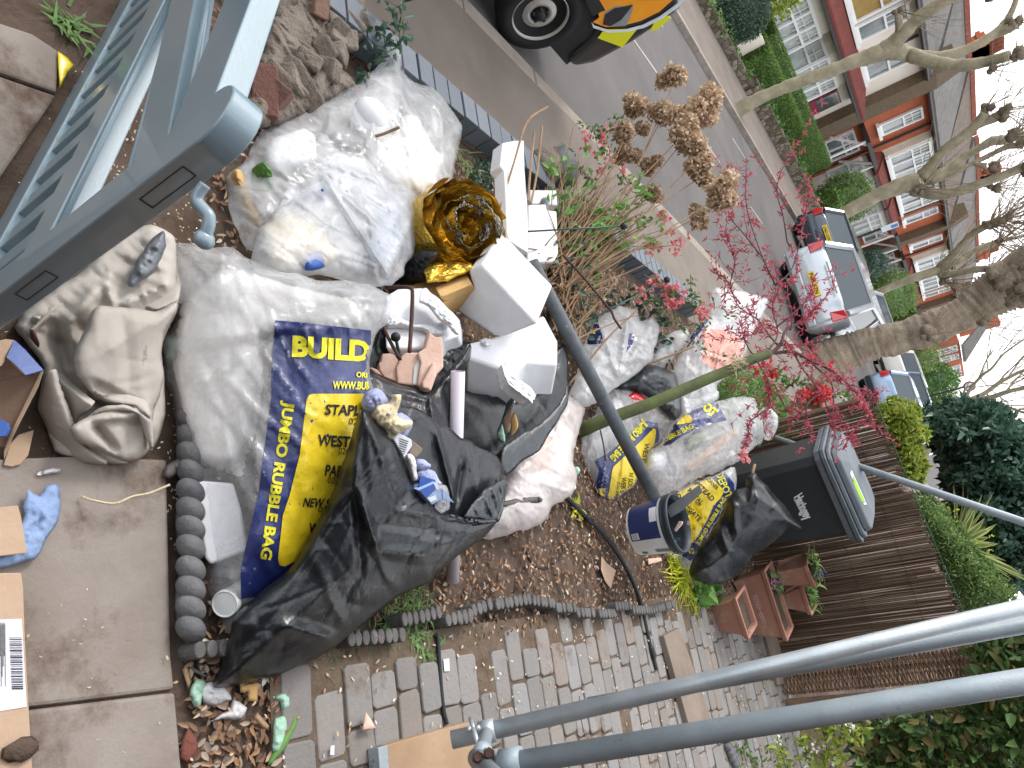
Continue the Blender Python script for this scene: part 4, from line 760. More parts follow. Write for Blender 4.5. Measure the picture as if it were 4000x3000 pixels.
# van with wrap graphics at the top edge of the photograph
t = thing('parked_van', 'black van with yellow and orange wrap at the near kerb', 'van', (-5.2, 2.2, ROAD)); XV = -4.27
prof = [(-1.6, -.02), (3.3, -.02), (3.38, .3), (3.6, .5), (3.9, .56), (4.2, .48), (4.36, .25), (4.40, .0), (4.55, -.02), (4.64, .15), (4.66, .5), (4.62, .95), (4.2, 1.1), (3.3, 1.62), (2.9, 1.75), (-1.6, 1.78)]
b = MB(); Q = [np.array([XV, y, z]) for y, z in prof]; b.prism(Q, (-1.95, 0, 0)); b.build('body', MATS['van_black'], t, False, .11, 4, 50)
MB().prism([(XV - .04, y, z) for y, z in ((3.3, -.04), (4.5, -.04), (4.45, .5), (3.4, .5))], (-.5, 0, 0)).build('wheel_arch', MATS['black_trim'], t)
def van_wheel(y):
    c = np.array([XV - .2, y, ROAD + .335]); w_ = MB().lathe([(0, 0), (.3, 0), (.332, .03), (.335, .08), (.335, .15), (.325, .185), (.295, .205), (.228, .21), (.222, .185), (0, .12)], c, (1, 0, 0), 40).build('wheel', MATS['tyre'], t, True)
    rm = MB().lathe([(.221, .20), (.214, .205), (.2, .16), (.185, .145), (.13, .16), (.1, .175), (.075, .175), (.07, .13), (0, .13)], c, (1, 0, 0), 40).build('rim', MATS['wheel_steel'], w_, True); hb = MB().lathe([(0, .2), (.04, .2), (.05, .17), (.062, .15), (.07, .13)], c, (1, 0, 0), 12)
    for k in range(14): a = 2 * math.pi * k / 14; hb.lathe([(0, .152), (.013, .152)], c + np.array([0, math.cos(a) * .165, math.sin(a) * .165]), (1, 0, 0), 8)
    for k in range(5): a = 2 * math.pi * k / 5; hb.lathe([(0, .195), (.014, .195), (.016, .17)], c + np.array([0, math.cos(a) * .055, math.sin(a) * .055]), (1, 0, 0), 8)
    hb.build('hub', MATS['black_trim'], rm, True)
van_wheel(3.9); van_wheel(.7)
def wrap(name, pts, m, off): 
    P = []
    for x, y in px('C', *pts):
        q = OnX(x, y, XV); P.append(q)
    n = len(P); b = MB(); b.prism([p + [off, 0, 0] for p in P], (-.006, 0, 0)); return b.build(name, MATS[m], t)
wrap('orange_panel', [(700, -60), (730, 110), (690, 140), (770, 170), (870, 165), (1000, 130), (1120, 70), (1200, 0), (1260, -60)], 'van_orange', .008)
wrap('grey_flame', [(770, 70), (840, 35), (950, 30), (930, 110), (900, 160), (830, 165), (760, 150)], 'van_grey', .012); wrap('black_flame', [(660, -60), (640, 0), (690, 100), (740, 70), (770, 60), (700, -60)], 'black_trim', .011); wrap('black_flame', [(770, 85), (830, 45), (945, 25), (870, 120), (800, 160), (755, 150)], 'black_trim', .016)
wrap('white_line', [(680, 140), (700, 160), (790, 188), (900, 185), (1010, 155), (1120, 100), (1230, 20), (1290, -50), (1310, -50), (1245, 35), (1130, 118), (1020, 172), (900, 200), (790, 203), (690, 172)], 'sign_white', .014)
wrap('yellow_square', [(760, 185), (975, 182), (880, 300), (720, 240)], 'van_yellow', .012); wrap('yellow_square', [(1090, 130), (1175, 95), (1195, 110), (1110, 180), (1055, 200)], 'van_yellow', .012)
# ================================================================== FRONT GARDEN: built things
# ---- low wall with brick-on-edge coping by the pavement
t = thing('coping_wall', 'low blue grey brick on edge wall beside the pavement', 'wall', (-2.5, 2, 0)); b = MB(); mo = MB().range(-2.572, -2.428, -.6, 3.33, -.3, .128).build('wall_core', MATS['mortar'], t); y = -.6
while y < 3.3:
    w_ = .103 + rnd.uniform(-.003, .003); j = rnd.uniform(-.004, .004); b.range(-2.583 + j, -2.418 + j, y, y + w_, .03, .142 + rnd.uniform(-.004, .004)); y += w_ + .011
b.build('coping', MATS['coping_brick'], t, False, .004, 2)
b = MB(); y = -.6
while y < 3.3: b.range(-2.575, -2.421, y, y + .21, -.06, .02); y += .222
b.build('brick_course', MATS['old_brick'], t, False, .004)
t2 = thing('coping_wall', 'short continuation of the blue grey wall behind the hydrangea', 'wall', (-2.45, 4.6, 0)); b = MB(); y = 4.0
while y < 6.0: b.range(-2.58, -2.42, y, y + .103, -.1, .14); y += .114
b.build('coping', MATS['coping_brick'], t2, False, .004, 2); MB().range(-2.57, -2.43, 4., 6., -.3, .128).build('wall_core', MATS['mortar'], t2)
def stone(label, p, d, r, sq, m='rubble', seed=0, name='stone', cat='stone'):
    b = MB(); b.ball(At(*p, d), r, 16, sq=sq, jit=.35); o = b.build(name, MATS[m], None, True, sub=1); return tag(o, label, cat)
stone('pale rough stone at the broken end of the coping wall', px('C', (370, 1090))[0], 4.3, .13, (1, 1, .9)); stone('dark grey rounded stone beside the broken coping wall', px('C', (480, 1090))[0], 4.45, .14, (1.1, .9, .8), 'edging_dark')
# ---- broken brick pier
pl = plane3((*px('B', (100, 700))[0], 2.45), (*px('B', (600, 60))[0], 3.05), (*px('B', (620, 540))[0], 2.9)); t = thing('broken_pier', 'crumbling brick and mortar pier stump beside blue gate', 'pier', At(*px('B', (300, 400))[0], 2.9))
B = Body(px('B', (150, -60), (715, -40), (690, 70), (640, 190), (612, 340), (540, 420), (650, 545), (500, 640), (320, 720), (100, 830), (-60, 780), (-60, 520), (40, 330)), pl, (.10, .25), R=.07, wr=(.0, 9), crumple=.03, res=.014, seed=3, jit=.012); B.build('mortar_mass', MATS['rubble'], t)
bs = [MB(), MB()]
for i in range(30):
    q_ = px('B', (rnd.uniform(40, 690), rnd.uniform(-30, 720)))[0]; uv_ = pl.puv(*q_)
    if inside(B.poly, uv_[None])[0]: R_ = frame(nr.normal(size=3), nr.normal(size=3)); bs[int(rnd.random() < .22)].box(B.P(uv_[None], 1, -.03)[0], (rnd.uniform(.09, .19), rnd.uniform(.07, .11), rnd.uniform(.06, .09)), R_)
bs[0].build('stones', MATS['rubble'], t, False, .012, 2); bs[1].build('brick_fragments', MATS['old_brick'], t, False, .006, 2)
b = MB(); 
for q in ([(70, 365), (215, 420), (430, 530), (345, 585), (180, 525), (40, 450)], [(-20, 480), (130, 555), (150, 625), (70, 690), (-40, 620)], [(400, 380), (560, 350), (600, 390), (470, 430)]): 
    P = [B.P(np.array([pl.puv(*p)]), 1, .006)[0] for p in px('B', *q)]; b.prism(P, -pl.n * .06)
b.build('bricks', MATS['old_brick'], t, False, .008, 2)
# ---- blue painted garden gate
GO = At(850, 488, .96); ge = unit([-math.cos(.28), math.sin(.28), 0]); gn = np.array([-math.sin(.28), -math.cos(.28), 0]); GO[2] = 0
def gp(s_, z, t_=0): return GO + ge * s_ + np.array([0, 0, z]) - gn * t_
gate = thing('garden_gate', 'blue grey painted wooden garden gate standing on edge in the foreground', 'gate', GO); GM = MATS['paint_blue']
def gbox(name, s0, s1, z0, z1, t0, t1, bev=.003): return MB().prism([gp(s0, z0, t0), gp(s1, z0, t0), gp(s1, z1, t0), gp(s0, z1, t0)], -gn * (t1 - t0)).build(name, GM, gate, False, bev, 2)
# closing stile with rounded horn
P = [gp(0, .0), gp(0, .905)] + [gp(.054 - .056 * math.cos(a) , .912 + .06 * math.sin(a)) for a in np.linspace(.05, math.pi * .97, 12)] + [gp(.097, .86), gp(.097, .0)]
MB().prism(P, -gn * .052).build('stile', GM, gate, 'auto', .003, 2); 
for z in (.80, .40): b = MB(); b.prism([gp(-.0015, z - .055, .015), gp(-.0015, z + .055, .015), gp(-.0015, z + .055, .016), gp(-.0015, z - .055, .016)], ge * .0014); b.prism([gp(-.0015, z - .055, .036), gp(-.0015, z + .055, .036), gp(-.0015, z + .055, .037), gp(-.0015, z - .055, .037)], ge * .0014); b.prism([gp(-.0015, z + .055, .015), gp(-.0015, z + .056, .015), gp(-.0015, z + .056, .037), gp(-.0015, z + .055, .037)], ge * .0014); b.prism([gp(-.0015, z - .056, .015), gp(-.0015, z - .055, .015), gp(-.0015, z - .055, .037), gp(-.0015, z - .056, .037)], ge * .0014); b.build('tenon_joint', MATS['iron'], gate)
gbox('stile', 1.26, 1.36, 0, .93, 0, .052); gbox('top_rail', .098, 1.259, .795, .908, .002, .05); gbox('middle_rail', .098, 1.259, .325, .425, .002, .05); gbox('bottom_rail', .098, 1.259, .0, .10, .002, .05)
MB().prism([gp(.0985, .69, .003), gp(.0985, .79, .003), gp(1.258, .455, .003), gp(1.258, .43, .003), gp(.95, .43, .003)], -gn * .044).build('brace', GM, gate, False, .003, 2)
for i in range(11): s0 = .13 + i * .104; gbox('slat', s0, s0 + .05, .1005, .3245, .008, .044)
b = MB(); 
for a, c in (((.11, .665), (.98, .435)), ((.11, .432), (.96, .432)), ((.105, .68), (.105, .44))): b.tube([gp(*a, .012), gp(*c, .012)], .006, 8)
for a, c in (((.105, .80), (1.25, .48)), ((.11, .788), (1.25, .788)), ((1.25, .78), (1.25, .48))): b.tube([gp(*a, .022), gp(*c, .022)], .007, 8)
b.build('bead', GM, gate, True)
HK = px('A', (1330, 1195), (1290, 1250), (1275, 1300), (1310, 1350), (1350, 1400), (1352, 1450), (1340, 1500), (1325, 1548)); hd = np.linspace(1.0, 1.0, 8); hk = MB().tube(curve([At(*p, d) for p, d in zip(HK, hd)], 5), lerpr([.0085, .009, .0095, .0095, .009], 36), 10); 
hk.ball(At(*px('A', (1325, 1552))[0], 1.0), .0155, 14, sq=(1, 1, .75)); hk.build('hook', GM, gate, True)
# ---- reed screen fence
FY = 6.1; t = thing('reed_fence', 'brown reed screen fence behind the wheelie bin', 'fence', (-.3, FY, 0)); b = MB()
for lay in range(2):
    x = -1.27
    while x < .72:
        zt = 1.24 + (x + 1.24) * .06 + rnd.gauss(0, .012) - (.05 if .05 < x < .1 else 0) - (0.04 if -.62 < x < -.5 else 0); tl = rnd.gauss(0, .012); yy = FY + lay * .014 + rnd.uniform(-.004, .004)
        b.tube([(x, yy, .0), (x + tl * .5 + rnd.gauss(0, .002), yy + rnd.gauss(0, .002), zt * .5), (x + tl, yy, zt)], rnd.uniform(.0032, .0058), 4, True); x += rnd.uniform(.0075, .0125)
b.build('reeds', MATS['reed'], t); b = MB()
for z in (.3, .7, 1.05): b.tube([(-1.27, FY - .01, z), (.72, FY - .01, z + .06)], .0018, 4)
b.build('wire', MATS['iron'], t); MB().tube([(-1.3, FY + .02, 1.25), (.72, FY + .02, 1.385)], .0035, 5).build('top_wire', MATS['wire_green'], t)
for x in (-1.28, .12): MB().range(x - .025, x + .025, FY + .03, FY + .07, 0, 1.15).build('post', MATS['timber'], t, False, .004)
t = thing('wicker_panel', 'narrow woven willow panel at the end of the reed fence', 'fence', (.7, 6., 0)); b = MB(); z = .03; k = 0
while z < 1.36:
    xs = np.linspace(.585, .80, 9); b.tube([(x, 5.98 + .012 * math.sin(i * 1.6 + k * math.pi), z + rnd.gauss(0, .002)) for i, x in enumerate(xs)], rnd.uniform(.005, .008), 4); z += rnd.uniform(.012, .016); k += 1
b.build('weave', MATS['wicker'], t); b = MB()
for x in (.6, .66, .72, .78): b.tube([(x, 5.98, 0), (x, 5.98, 1.38)], .008, 5)
b.build('upright', MATS['wicker'], t)
MB().range(.83, .90, 5.95, 6.02, 0, 1.2).build('fence_post', MATS['timber'], None, False, .004); tag(bpy.data.objects['fence_post'], 'weathered timber post right of the wicker panel', 'post')
mat('label_green', '9cc83a', bump=0)
# ---- wheelie bin
t = thing('wheelie_bin', 'black wheelie bin with grey lid before the reed fence', 'bin', (-.45, 5.3, 0)); rl = At(3206, 1774, 4.66); rr_ = At(3351, 2106, 4.66); wv = unit([rr_[0] - rl[0], rr_[1] - rl[1], 0]); fn = np.array([wv[1], -wv[0], 0]); Wt = np.linalg.norm((rr_ - rl)[:2]) + .02; C0 = (rl + rr_) / 2; C0[2] = 0; zr = .93; tilt = (rr_[2] - rl[2]) / np.linalg.norm((rr_ - rl)[:2])
if fn @ (CAM - C0) < 0: fn = -fn
def bp(u, v, z): return C0 + wv * u - fn * v + np.array([0, 0, z + tilt * u * (z / zr)])
def ring(w_, d0, d1, z, c=.05): return [bp(-w_ / 2 + c, d0, z), bp(w_ / 2 - c, d0, z), bp(w_ / 2, d0 + c, z), bp(w_ / 2, d1 - c, z), bp(w_ / 2 - c, d1, z), bp(-w_ / 2 + c, d1, z), bp(-w_ / 2, d1 - c, z), bp(-w_ / 2, d0 + c, z)]
def rings(L, m, name, par, bev=.006):
    b = MB(); n = len(L[0])
    for r in L: b.v += [tuple(p) for p in r]; b.k += n
    for i in range(len(L) - 1):
        for k in range(n): b.f.append((i * n + k, i * n + (k + 1) % n, (i + 1) * n + (k + 1) % n, (i + 1) * n + k)); b.mi.append(0)
    b.f += [tuple(range(n - 1, -1, -1)), tuple(range((len(L) - 1) * n, len(L) * n))]; b.mi += [0, 0]; return b.build(name, MATS[m], par, False, bev, 2)
Wb = Wt - .12
rings([ring(Wb, .09, .56, .04), ring(Wb + .02, .075, .58, .18), ring(Wt - .05, .012, .66, .84), ring(Wt - .045, .01, .665, zr - .03)], 'bin_plastic', 'body', t); rings([ring(Wt + .02, -.03, .70, zr - .045), ring(Wt + .03, -.035, .705, zr - .005)], 'bin_lid', 'rim', t)
rings([ring(Wt + .035, -.045, .70, zr), ring(Wt + .04, -.05, .71, zr + .03)], 'bin_lid', 'lid_lip', t); rings([ring(Wt + .0, -.03, .69, zr + .034), ring(Wt - .0, -.02, .68, zr + .058)], 'bin_lid', 'lid_step', t)
ld = rings([ring(Wt - .05, .0, .66, zr + .06), ring(Wt - .07, .015, .64, zr + .10), ring(Wt - .17, .12, .58, zr + .135, .06)], 'bin_lid', 'lid', t, .01)
PF = Plane(bp(0, .06, .5), bp(.2, .06, .5), bp(0, .012, .84)); 
def ftext(txt, bl, br, tl, m, par, bold=.03):
    V, F = text_geo(txt, bold); V = (V - V.min(0)) / (V.max(0) - V.min(0)); bl, br, tl = map(np.array, px('T4', bl, br, tl)); Q = bl + V[:, :1] * (br - bl) + V[:, 1:2] * (tl - bl); return np_mesh('lettering', np.array([PF.hit(*q) + PF.n * .012 for q in Q]), F, MATS[m], par)
ftext('Haringey', (1085, 960), (1205, 1215), (1200, 885), 'print_white', t, .05); ftext('LONDON', (1112, 965), (1176, 1092), (1140, 955), 'print_white', t)
lb = MB().prism([bp(-.09, .015, zr + .088), bp(.09, .015, zr + .088), bp(.12, .09, zr + .127), bp(-.13, .09, zr + .127)], (0, 0, .003)).build('label', MATS['print_white'], t); MB().prism([bp(-.05, .05, zr + .1085), bp(.08, .05, zr + .1085), bp(.10, .08, zr + .1235), bp(-.09, .08, zr + .1235)], (0, 0, .004)).build('label_print', MATS['label_green'], lb)
for s_ in (-1, 1): MB().lathe([(0, 0), (.1, 0), (.1, .05), (0, .05)], bp(s_ * Wb * .4, .62, .1), wv, 18).build('wheel', MATS['tyre'], t, True)
MB().tube([bp(-.25, .74, zr - .02), bp(.25, .74, zr - .02)], .015, 8).build('handle', MATS['bin_plastic'], t, True)
# ---- terracotta planters
def trough(label, BL, BR, D, Hh, z=.03, relief=False, flare=.05, name='planter'):
    a, c = G(*BL, z), G(*BR, z); u = unit(c - a); v = np.array([-u[1], u[0], 0]); v = v if v @ a > 0 else -v; L = np.linalg.norm(c - a); t = thing(name, label, 'planter', (a + c) / 2)
    def r(e, h): return [a - u * e - v * e + [0, 0, h], c + u * e - v * e + [0, 0, h], c + u * e + v * (D + e) + [0, 0, h], a - u * e + v * (D + e) + [0, 0, h]]
    b = MB(); L_ = [r(0, 0), r(flare * .8, Hh - .035), r(flare * .8 + .012, Hh - .033), r(flare + .014, Hh), r(flare - .01, Hh), r(flare - .015, Hh - .03)]
    for q in L_: b.v += [tuple(p) for p in q]; b.k += 4
    for i in range(5):
        for k in range(4): b.f.append((i * 4 + k, i * 4 + (k + 1) % 4, i * 4 + 4 + (k + 1) % 4, i * 4 + 4 + k)); b.mi.append(0)
    b.f.append((3, 2, 1, 0)); b.mi.append(0); b.build('pot', MATS['terracotta'], t, False, .006, 2); b = MB(); b.prism(r(flare - .016, Hh - .04), (0, 0, .01)); b.build('compost', MATS['soil'], t)
    if relief:
        nv = unit(np.cross(r(0, 0)[1] - r(0, 0)[0], r(flare * .8, Hh - .035)[0] - r(0, 0)[0])); nv = nv if nv @ (CAM - a) > 0 else -nv; m = (r(0, 0)[0] + r(flare * .8, Hh)[1]) / 2; up = unit(r(flare * .8, Hh)[0] - r(0, 0)[0] + u * flare * .8); q = MB()
        for i in range(-4, 5):
            for s_ in (-1, 1):
                d = unit(u * .8 * (1 if i > 0 else -1) + up * s_ * .7); o = m + u * i * .02 + nv * .002; w2 = np.cross(nv, d); q.add([o, o + d * .016 + w2 * .007 + nv * .004, o + d * .034 + nv * .002, o + d * .016 - w2 * .007 + nv * .004], [(0, 1, 2), (0, 2, 3)])
        q.tube([m - u * .1 + nv * .003, m + u * .1 + nv * .003], .003, 5); q.build('leaf_relief', MATS['terracotta_relief'], t)
    return t, [(a + c) / 2 + v * D / 2 + [0, 0, Hh], u, v, L]
tr1 = trough('long terracotta trough with leaf relief and pink flower', px('L', (250, 565))[0], px('L', (348, 872))[0], .17, .26, relief=True); tr2 = trough('empty weathered terracotta trough lying nearest the path', px('L', (118, 720))[0], px('L', (160, 852))[0], .16, .2, .02)
tr3 = trough('small terracotta pot with blue flower against the bin', px('L', (500, 510))[0], px('L', (530, 585))[0], .18, .24, .30, flare=.03); tr4 = trough('terracotta pot with green plant behind the leaf relief trough', px('L', (535, 640))[0], px('L', (560, 720))[0], .16, .18, .26)
MB().lathe([(0, 0), (.085, 0), (.12, .19), (.135, .19), (.135, .22), (.115, .22), (.11, .1), (0, .1)], At(*px('H', (690, 1020))[0], 6.6), (0.1, 0, 1), 20).build('plant_pot', MATS['terracotta'], None, True); tag(bpy.data.objects['plant_pot'], 'round terracotta pot among red blossoms beyond the bags', 'plant pot')
# ---- scaffolding
def pole(label, p, q, m='galv', r=.02415, mid=None):
    t = thing('scaffold_tube', label, 'scaffold tube', p, 'scaffold tubes'); d = unit(np.asarray(q) - p); q2 = np.asarray(q) + d * .6; L = np.linalg.norm(q2 - p)
    MB().lathe([(r - .004, 0.02), (r - .004, 0), (r, 0), (r, L), (0, L)], p, d, 28).build('tube', MATS[m], t, True); MB().lathe([(0, .0), (r - .0045, .0)], p + d * .03, d, 20).build('bore', MATS['iron'], t); return t
pA, qA = At(1765, 2890, 1.95), At(4000, 2372, 2.02); pole('bright galvanised tube with open end above the board', pA, qA); pB, qB = At(1950, 2990, 1.6), At(4000, 2662, 1.38); pole('dull thick looking tube nearest the camera', pB, qB, 'galv_dull')
pC, qC = At(2300, 2752, 2.5), At(4000, 2443, 2.13); pole('dull tube half hidden behind the bright tube', pC, qC, 'galv_dull'); pole('long sloping tube passing behind the wheelie bin', At(3030, 1712, 5.55), At(4000, 2040, 4.2), 'galv_dull')
pE, qE = At(1865, 2960, 1.72), At(1960, 3080, 1.45); pole('short stub of tube below the rusty coupler', pE, qE, 'galv_dull')
t = thing('scaffold_coupler', 'swivel coupler with rusty bolts joining two tubes', 'coupler', At(1880, 2920, 1.8)); dA = unit(qA - pA); cA = pA + dA * .10; dB = unit(qB - pB)
MB().lathe([(.0245, -.022), (.031, -.022), (.031, .022), (.0245, .022)], cA, dA, 20).build('clamp', MATS['galv'], t, True); MB().lathe([(.0245, -.025), (.033, -.025), (.033, .025), (.0245, .025)], pB + dB * .03, dB, 20).build('clamp', MATS['galv_dull'], t, True)
b = MB(); lk = At(1885, 2945, 1.72); b.ball(lk, .03, 14, sq=(1, 1, .8)); b.tube([cA, lk, pB + dB * .03], .018, 8); b.build('swivel', MATS['galv_dull'], t, True)
for q in (px('T5', (1290, 1270))[0], px('T5', (1410, 1230))[0]): o = At(*q, 1.62); d = unit(CAM - o); MB().lathe([(0, .02), (.009, .02), (.009, 0), (.0145, 0), (.0145, -.02)], o, d, 6).build('bolt', MATS['rust'], t)
o = At(*px('T5', (1240, 950))[0], 1.87); b = MB(); b.tube([At(*px('T5', (1210, 850))[0], 1.95), o], .006, 8); b.tube([o, At(*px('T5', (1300, 1160))[0], 1.83)], .0065, 8)
for q in ((1195, 965), (1290, 950)): b.ball(At(*px('T5', q)[0], 1.87), .009, 6)
b.build('eye_bolt', MATS['galv'], t, True)
# ---- sole board and planks
def board(label, pts, k, z, th, m='wood_board', name='plank', cat='plank', band=None):
    t = thing(name, label, cat, G(*px(k, pts[0])[0], z)); P = [G(*p, z) for p in px(k, *pts)]; MB().prism(P, (0, 0, -th)).build('board', MATS[m], t, False, .003); 
    if band: u = unit(P[1] - P[0]); v = unit(P[3] - P[0]); MB().prism([P[0] - u * .003 - v * .0 + [0, 0, .002], P[0] + u * .035 + [0, 0, .002], P[3] + u * .035 + [0, 0, .002], P[3] - u * .003 + [0, 0, .002]], (0, 0, -th - .002)).build('end_band', MATS['galv_dull'], t, False, .002)
    return t
board('timber sole board with metal end band under the scaffold', [(215, 1160), (1210, 880), (1330, 1400), (260, 1700)], 'T5', .068, .04, name='sole_board', cat='board', band=True); board('weathered plank lying across the brick path', [(1197, 880), (1290, 832), (1500, 1440), (1365, 1480)], 'K', .06, .035, 'plank'); board('grey plank on edge of the path near the reed fence', [(440, 888), (515, 878), (600, 1150), (512, 1170)], 'L', .05, .03, 'plank')
# ---- edging
def rope_tile(label, x0, n, y=1.035, z=.055, pitch=.046, m='edging_dark', ang=0, org=None, s=1.):
    b = MB(); R = rotz(ang); o = np.array(org if org is not None else (x0, y, 0), float)
    for i in range(n):
        V0 = b.k; b.ball((0, 0, 0), .034, 16, sq=(.95, 1.05, 1.)); 
        for j in range(V0, b.k): v = np.array(b.v[j]) * s; v[0] += v[1] * .35; b.v[j] = tuple(o + R @ (v + np.array([-(i + .5) * pitch * s, 0, z * s])))
    h = MB(); P = [o + R @ (np.array(q) * s) for q in ((0, -.022, 0), (-n * pitch, -.022, 0), (-n * pitch, .022, 0), (0, .022, 0))]; b.prism(P, (0, 0, z * s)); o_ = b.build('rope_edging_tile', MATS[m], None, True, sub=1); return tag(o_, label, 'edging tile', 'rope twist edging tiles')
rope_tile('rope twist edging tile with pale corner knob by the slab path', -.085, 4); rope_tile('middle rope twist edging tile along the slab path', -.275, 4); rope_tile('rope twist edging tile partly buried beside the clear bag', -.462, 4)
def scallop(label, a, c, z=.075, m='edging_grey', dpt=.05):
    A, Cc = G(*a, z), G(*c, z); L = np.linalg.norm(Cc - A); u = (Cc - A) / L; v = np.array([-u[1], u[0], 0]); b = MB(); n = max(2, int(round(L / .031)))
    for i in range(n):
        o = A + u * (i + .5) * L / n; pr = [np.array(o) + u * (L / n * .49) * math.cos(th) + v * (dpt * .5 * math.sin(th)) for th in np.linspace(0, 2 * math.pi, 12, False)]
        hh = z + rnd.uniform(-.003, .003); b.prism([np.array([p[0], p[1], hh]) for p in pr], (0, 0, -hh + .0))
    b.prism([A - v * dpt * .3, Cc - v * dpt * .3, Cc + v * dpt * .3, A + v * dpt * .3], (0, 0, -z * .97)) if False else None
    o_ = b.build('edging_tile', MATS[m], None, False, .004, 2); return tag(o_, label, 'edging tile', 'corrugated edging tiles')
sc = [('J', (1150, 960), (1370, 935)), ('J', (690, 900), (1035, 872)), ('J', (1010, 785), (1110, 772)), ('J', (1120, 770), (1245, 735)), ('J', (1268, 790), (1432, 752)), ('K', (-10, 780), (72, 768)), ('K', (72, 735), (187, 690)), ('K', (205, 695), (420, 662)), ('K', (428, 668), (560, 690)), ('K', (562, 715), (682, 712)), ('K', (690, 742), (792, 745)), ('K', (815, 748), (917, 748)), ('K', (917, 705), (1010, 700)), ('K', (1015, 725), (1130, 728)), ('K', (1137, 728), (1265, 690))]
nth = ['corner piece of corrugated edging under the black sack', 'corrugated edging tile just beyond the black sack tip', 'corrugated edging tile by the grass tuft, nearer half', 'corrugated edging tile by the grass tuft, farther half', 'pale corrugated edging tile where the short hose crosses', 'short chunk of pale corrugated edging after the hose', 'tilted corrugated edging tile before the long run', 'long corrugated edging tile with dark gaps', 'corrugated edging tile following the long one', 'low corrugated edging tile, fifth before the black hose', 'low corrugated edging tile, fourth before the black hose', 'low corrugated edging tile, third before the black hose', 'narrow corrugated edging tile just before the black hose', 'corrugated edging tile directly under the black hose', 'last corrugated edging tile beside the lime grass']
sc[0] = ('I', (1150, 965), (1365, 945))
for (k, a, c), lb_ in zip(sc, nth): a, c = px(k, a, c); scallop(lb_, a, c, dpt=.045 if k != 'I' else .04)
for lb_, c in (('dark rope edging tile in the bottom corner by white flowers', (250, 1530)), ('dark rope edging tile lying lowest in the corner bed', (270, 1610))): g = G(*px('L', c)[0], .04); rope_tile(lb_, 0, 6, ang=.5, org=(g[0] + .1, g[1], 0), z=.04, s=.85)
# ---- hoses, cable, downpipe, waste pipe
def hose(label, k, pts, r, m='hose_black', z=.02, name='hose', cat='hose', par=None, fit=None):
    t = thing(name, label, cat, G(*px(k, pts[0])[0], 0)); P = curve([G(*p, z + r) for p in px(k, *pts)], 6); MB().tube(P, r, 10).build('pipe', MATS[m], t, True)
    for i, (f_, rr2, L) in enumerate(fit or []): j = int(f_ * (len(P) - 2)); d = unit(P[j + 1] - P[j]); MB().lathe([(0, -L), (rr2 * .8, -L), (rr2, -L * .6), (rr2, L * .6), (rr2 * .8, L), (0, L)], P[j], d, 12).build('fitting', MATS['ball_black'], t, True)
    return t
hose('black irrigation hose from the bags to the brick path', 'K', [(560, 10), (620, 60), (690, 130), (745, 185), (800, 235), (870, 320), (940, 420), (1000, 530), (1045, 640), (1068, 720), (1095, 850), (1125, 980), (1150, 1080)], .0115, fit=[(.28, .02, .03), (.93, .017, .035), (.76, .016, .02)])
hose('short black hose crossing bricks near the sole board', 'T5', [(835, -60), (858, 0), (872, 200), (888, 450), (905, 650), (925, 790), (955, 905)], .0075); hose('thin black cable behind the scaffold tubes', 'K', [(695, 1235), (700, 1330), (730, 1480), (775, 1580), (810, 1680)], .004); hose('thin looping black wire on the wood chips', 'K', [(585, 90), (625, 150), (645, 230), (625, 340), (575, 430), (490, 485), (430, 460), (395, 410), (385, 360)], .0035, z=.012)
p0, p1 = At(*px('G', (615, 430))[0], 3.22), At(*px('G', (1255, 1645))[0], 3.74); d = unit(p1 - p0); p0 = p0 - d * .25; MB().lathe([(0, 0), (.034, 0), (.034, np.linalg.norm(p1 - p0)), (.030, np.linalg.norm(p1 - p0)), (.030, .05)], p0, d, 24).build('grey_downpipe', MATS['grey_pipe'], None, True); tag(bpy.data.objects['grey_downpipe'], 'long dark grey plastic pipe leaning across the bags', 'pipe')
p0, p1 = At(*px('S5', (1215, 1245))[0], 2.42), At(*px('J', (1308, 560))[0], 2.52); L = np.linalg.norm(p1 - p0); MB().lathe([(.0215, .0), (.0215, -.0), (.0245, -.0), (.0245, L), (0, L)], p0, unit(p1 - p0), 28).build('waste_pipe', MATS['pvc'], None, True); o = bpy.data.objects['waste_pipe']; tag(o, 'pale lilac grey plastic tube standing between black sacks', 'pipe'); MB().lathe([(.0214, 0), (.0214, .3)], p0, unit(p1 - p0), 28).build('inner_wall', MATS['pvc'], o, True)
# ---- plant stakes with ball tips, rusty wire
def stake(label, a, da, c, dc, r=.0042, rb=.017, m='stake_green'):
    A, Cc = At(*a, da), At(*c, dc); t = thing('plant_stake', label, 'plant stake', A, 'green plant stakes with ball tips'); MB().tube([A, Cc], r, 8).build('rod', MATS[m], t, True); MB().ball(Cc, rb, 14).build('ball_tip', MATS['ball_black'], t, True)
stake('green stake with ball tip before the white foam box', px('C', (180, 1505))[0], 3.35, px('C', (890, 1465))[0], 3.45, rb=.018); stake('long green stake with ball tip crossing the pink blossom', px('G', (650, 590))[0], 3.6, px('G', (1335, 238))[0], 4.0, rb=.019); stake('green stake with ball tip between plaster lumps and foam', px('S5', (590, 1120))[0], 2.35, px('S5', (540, 875))[0], 2.3, rb=.0165, r=.006)
def rod(label, L_, r, m='rust', name='rusty_rod', cat='rod'): P = curve([At(x, y, d) for x, y, d in L_], 6); o = MB().tube(P, r, 8).build(name, MATS[m], None, True); return tag(o, label, cat)
c_ = lambda k, x, y, d: (*px(k, (x, y))[0], d)
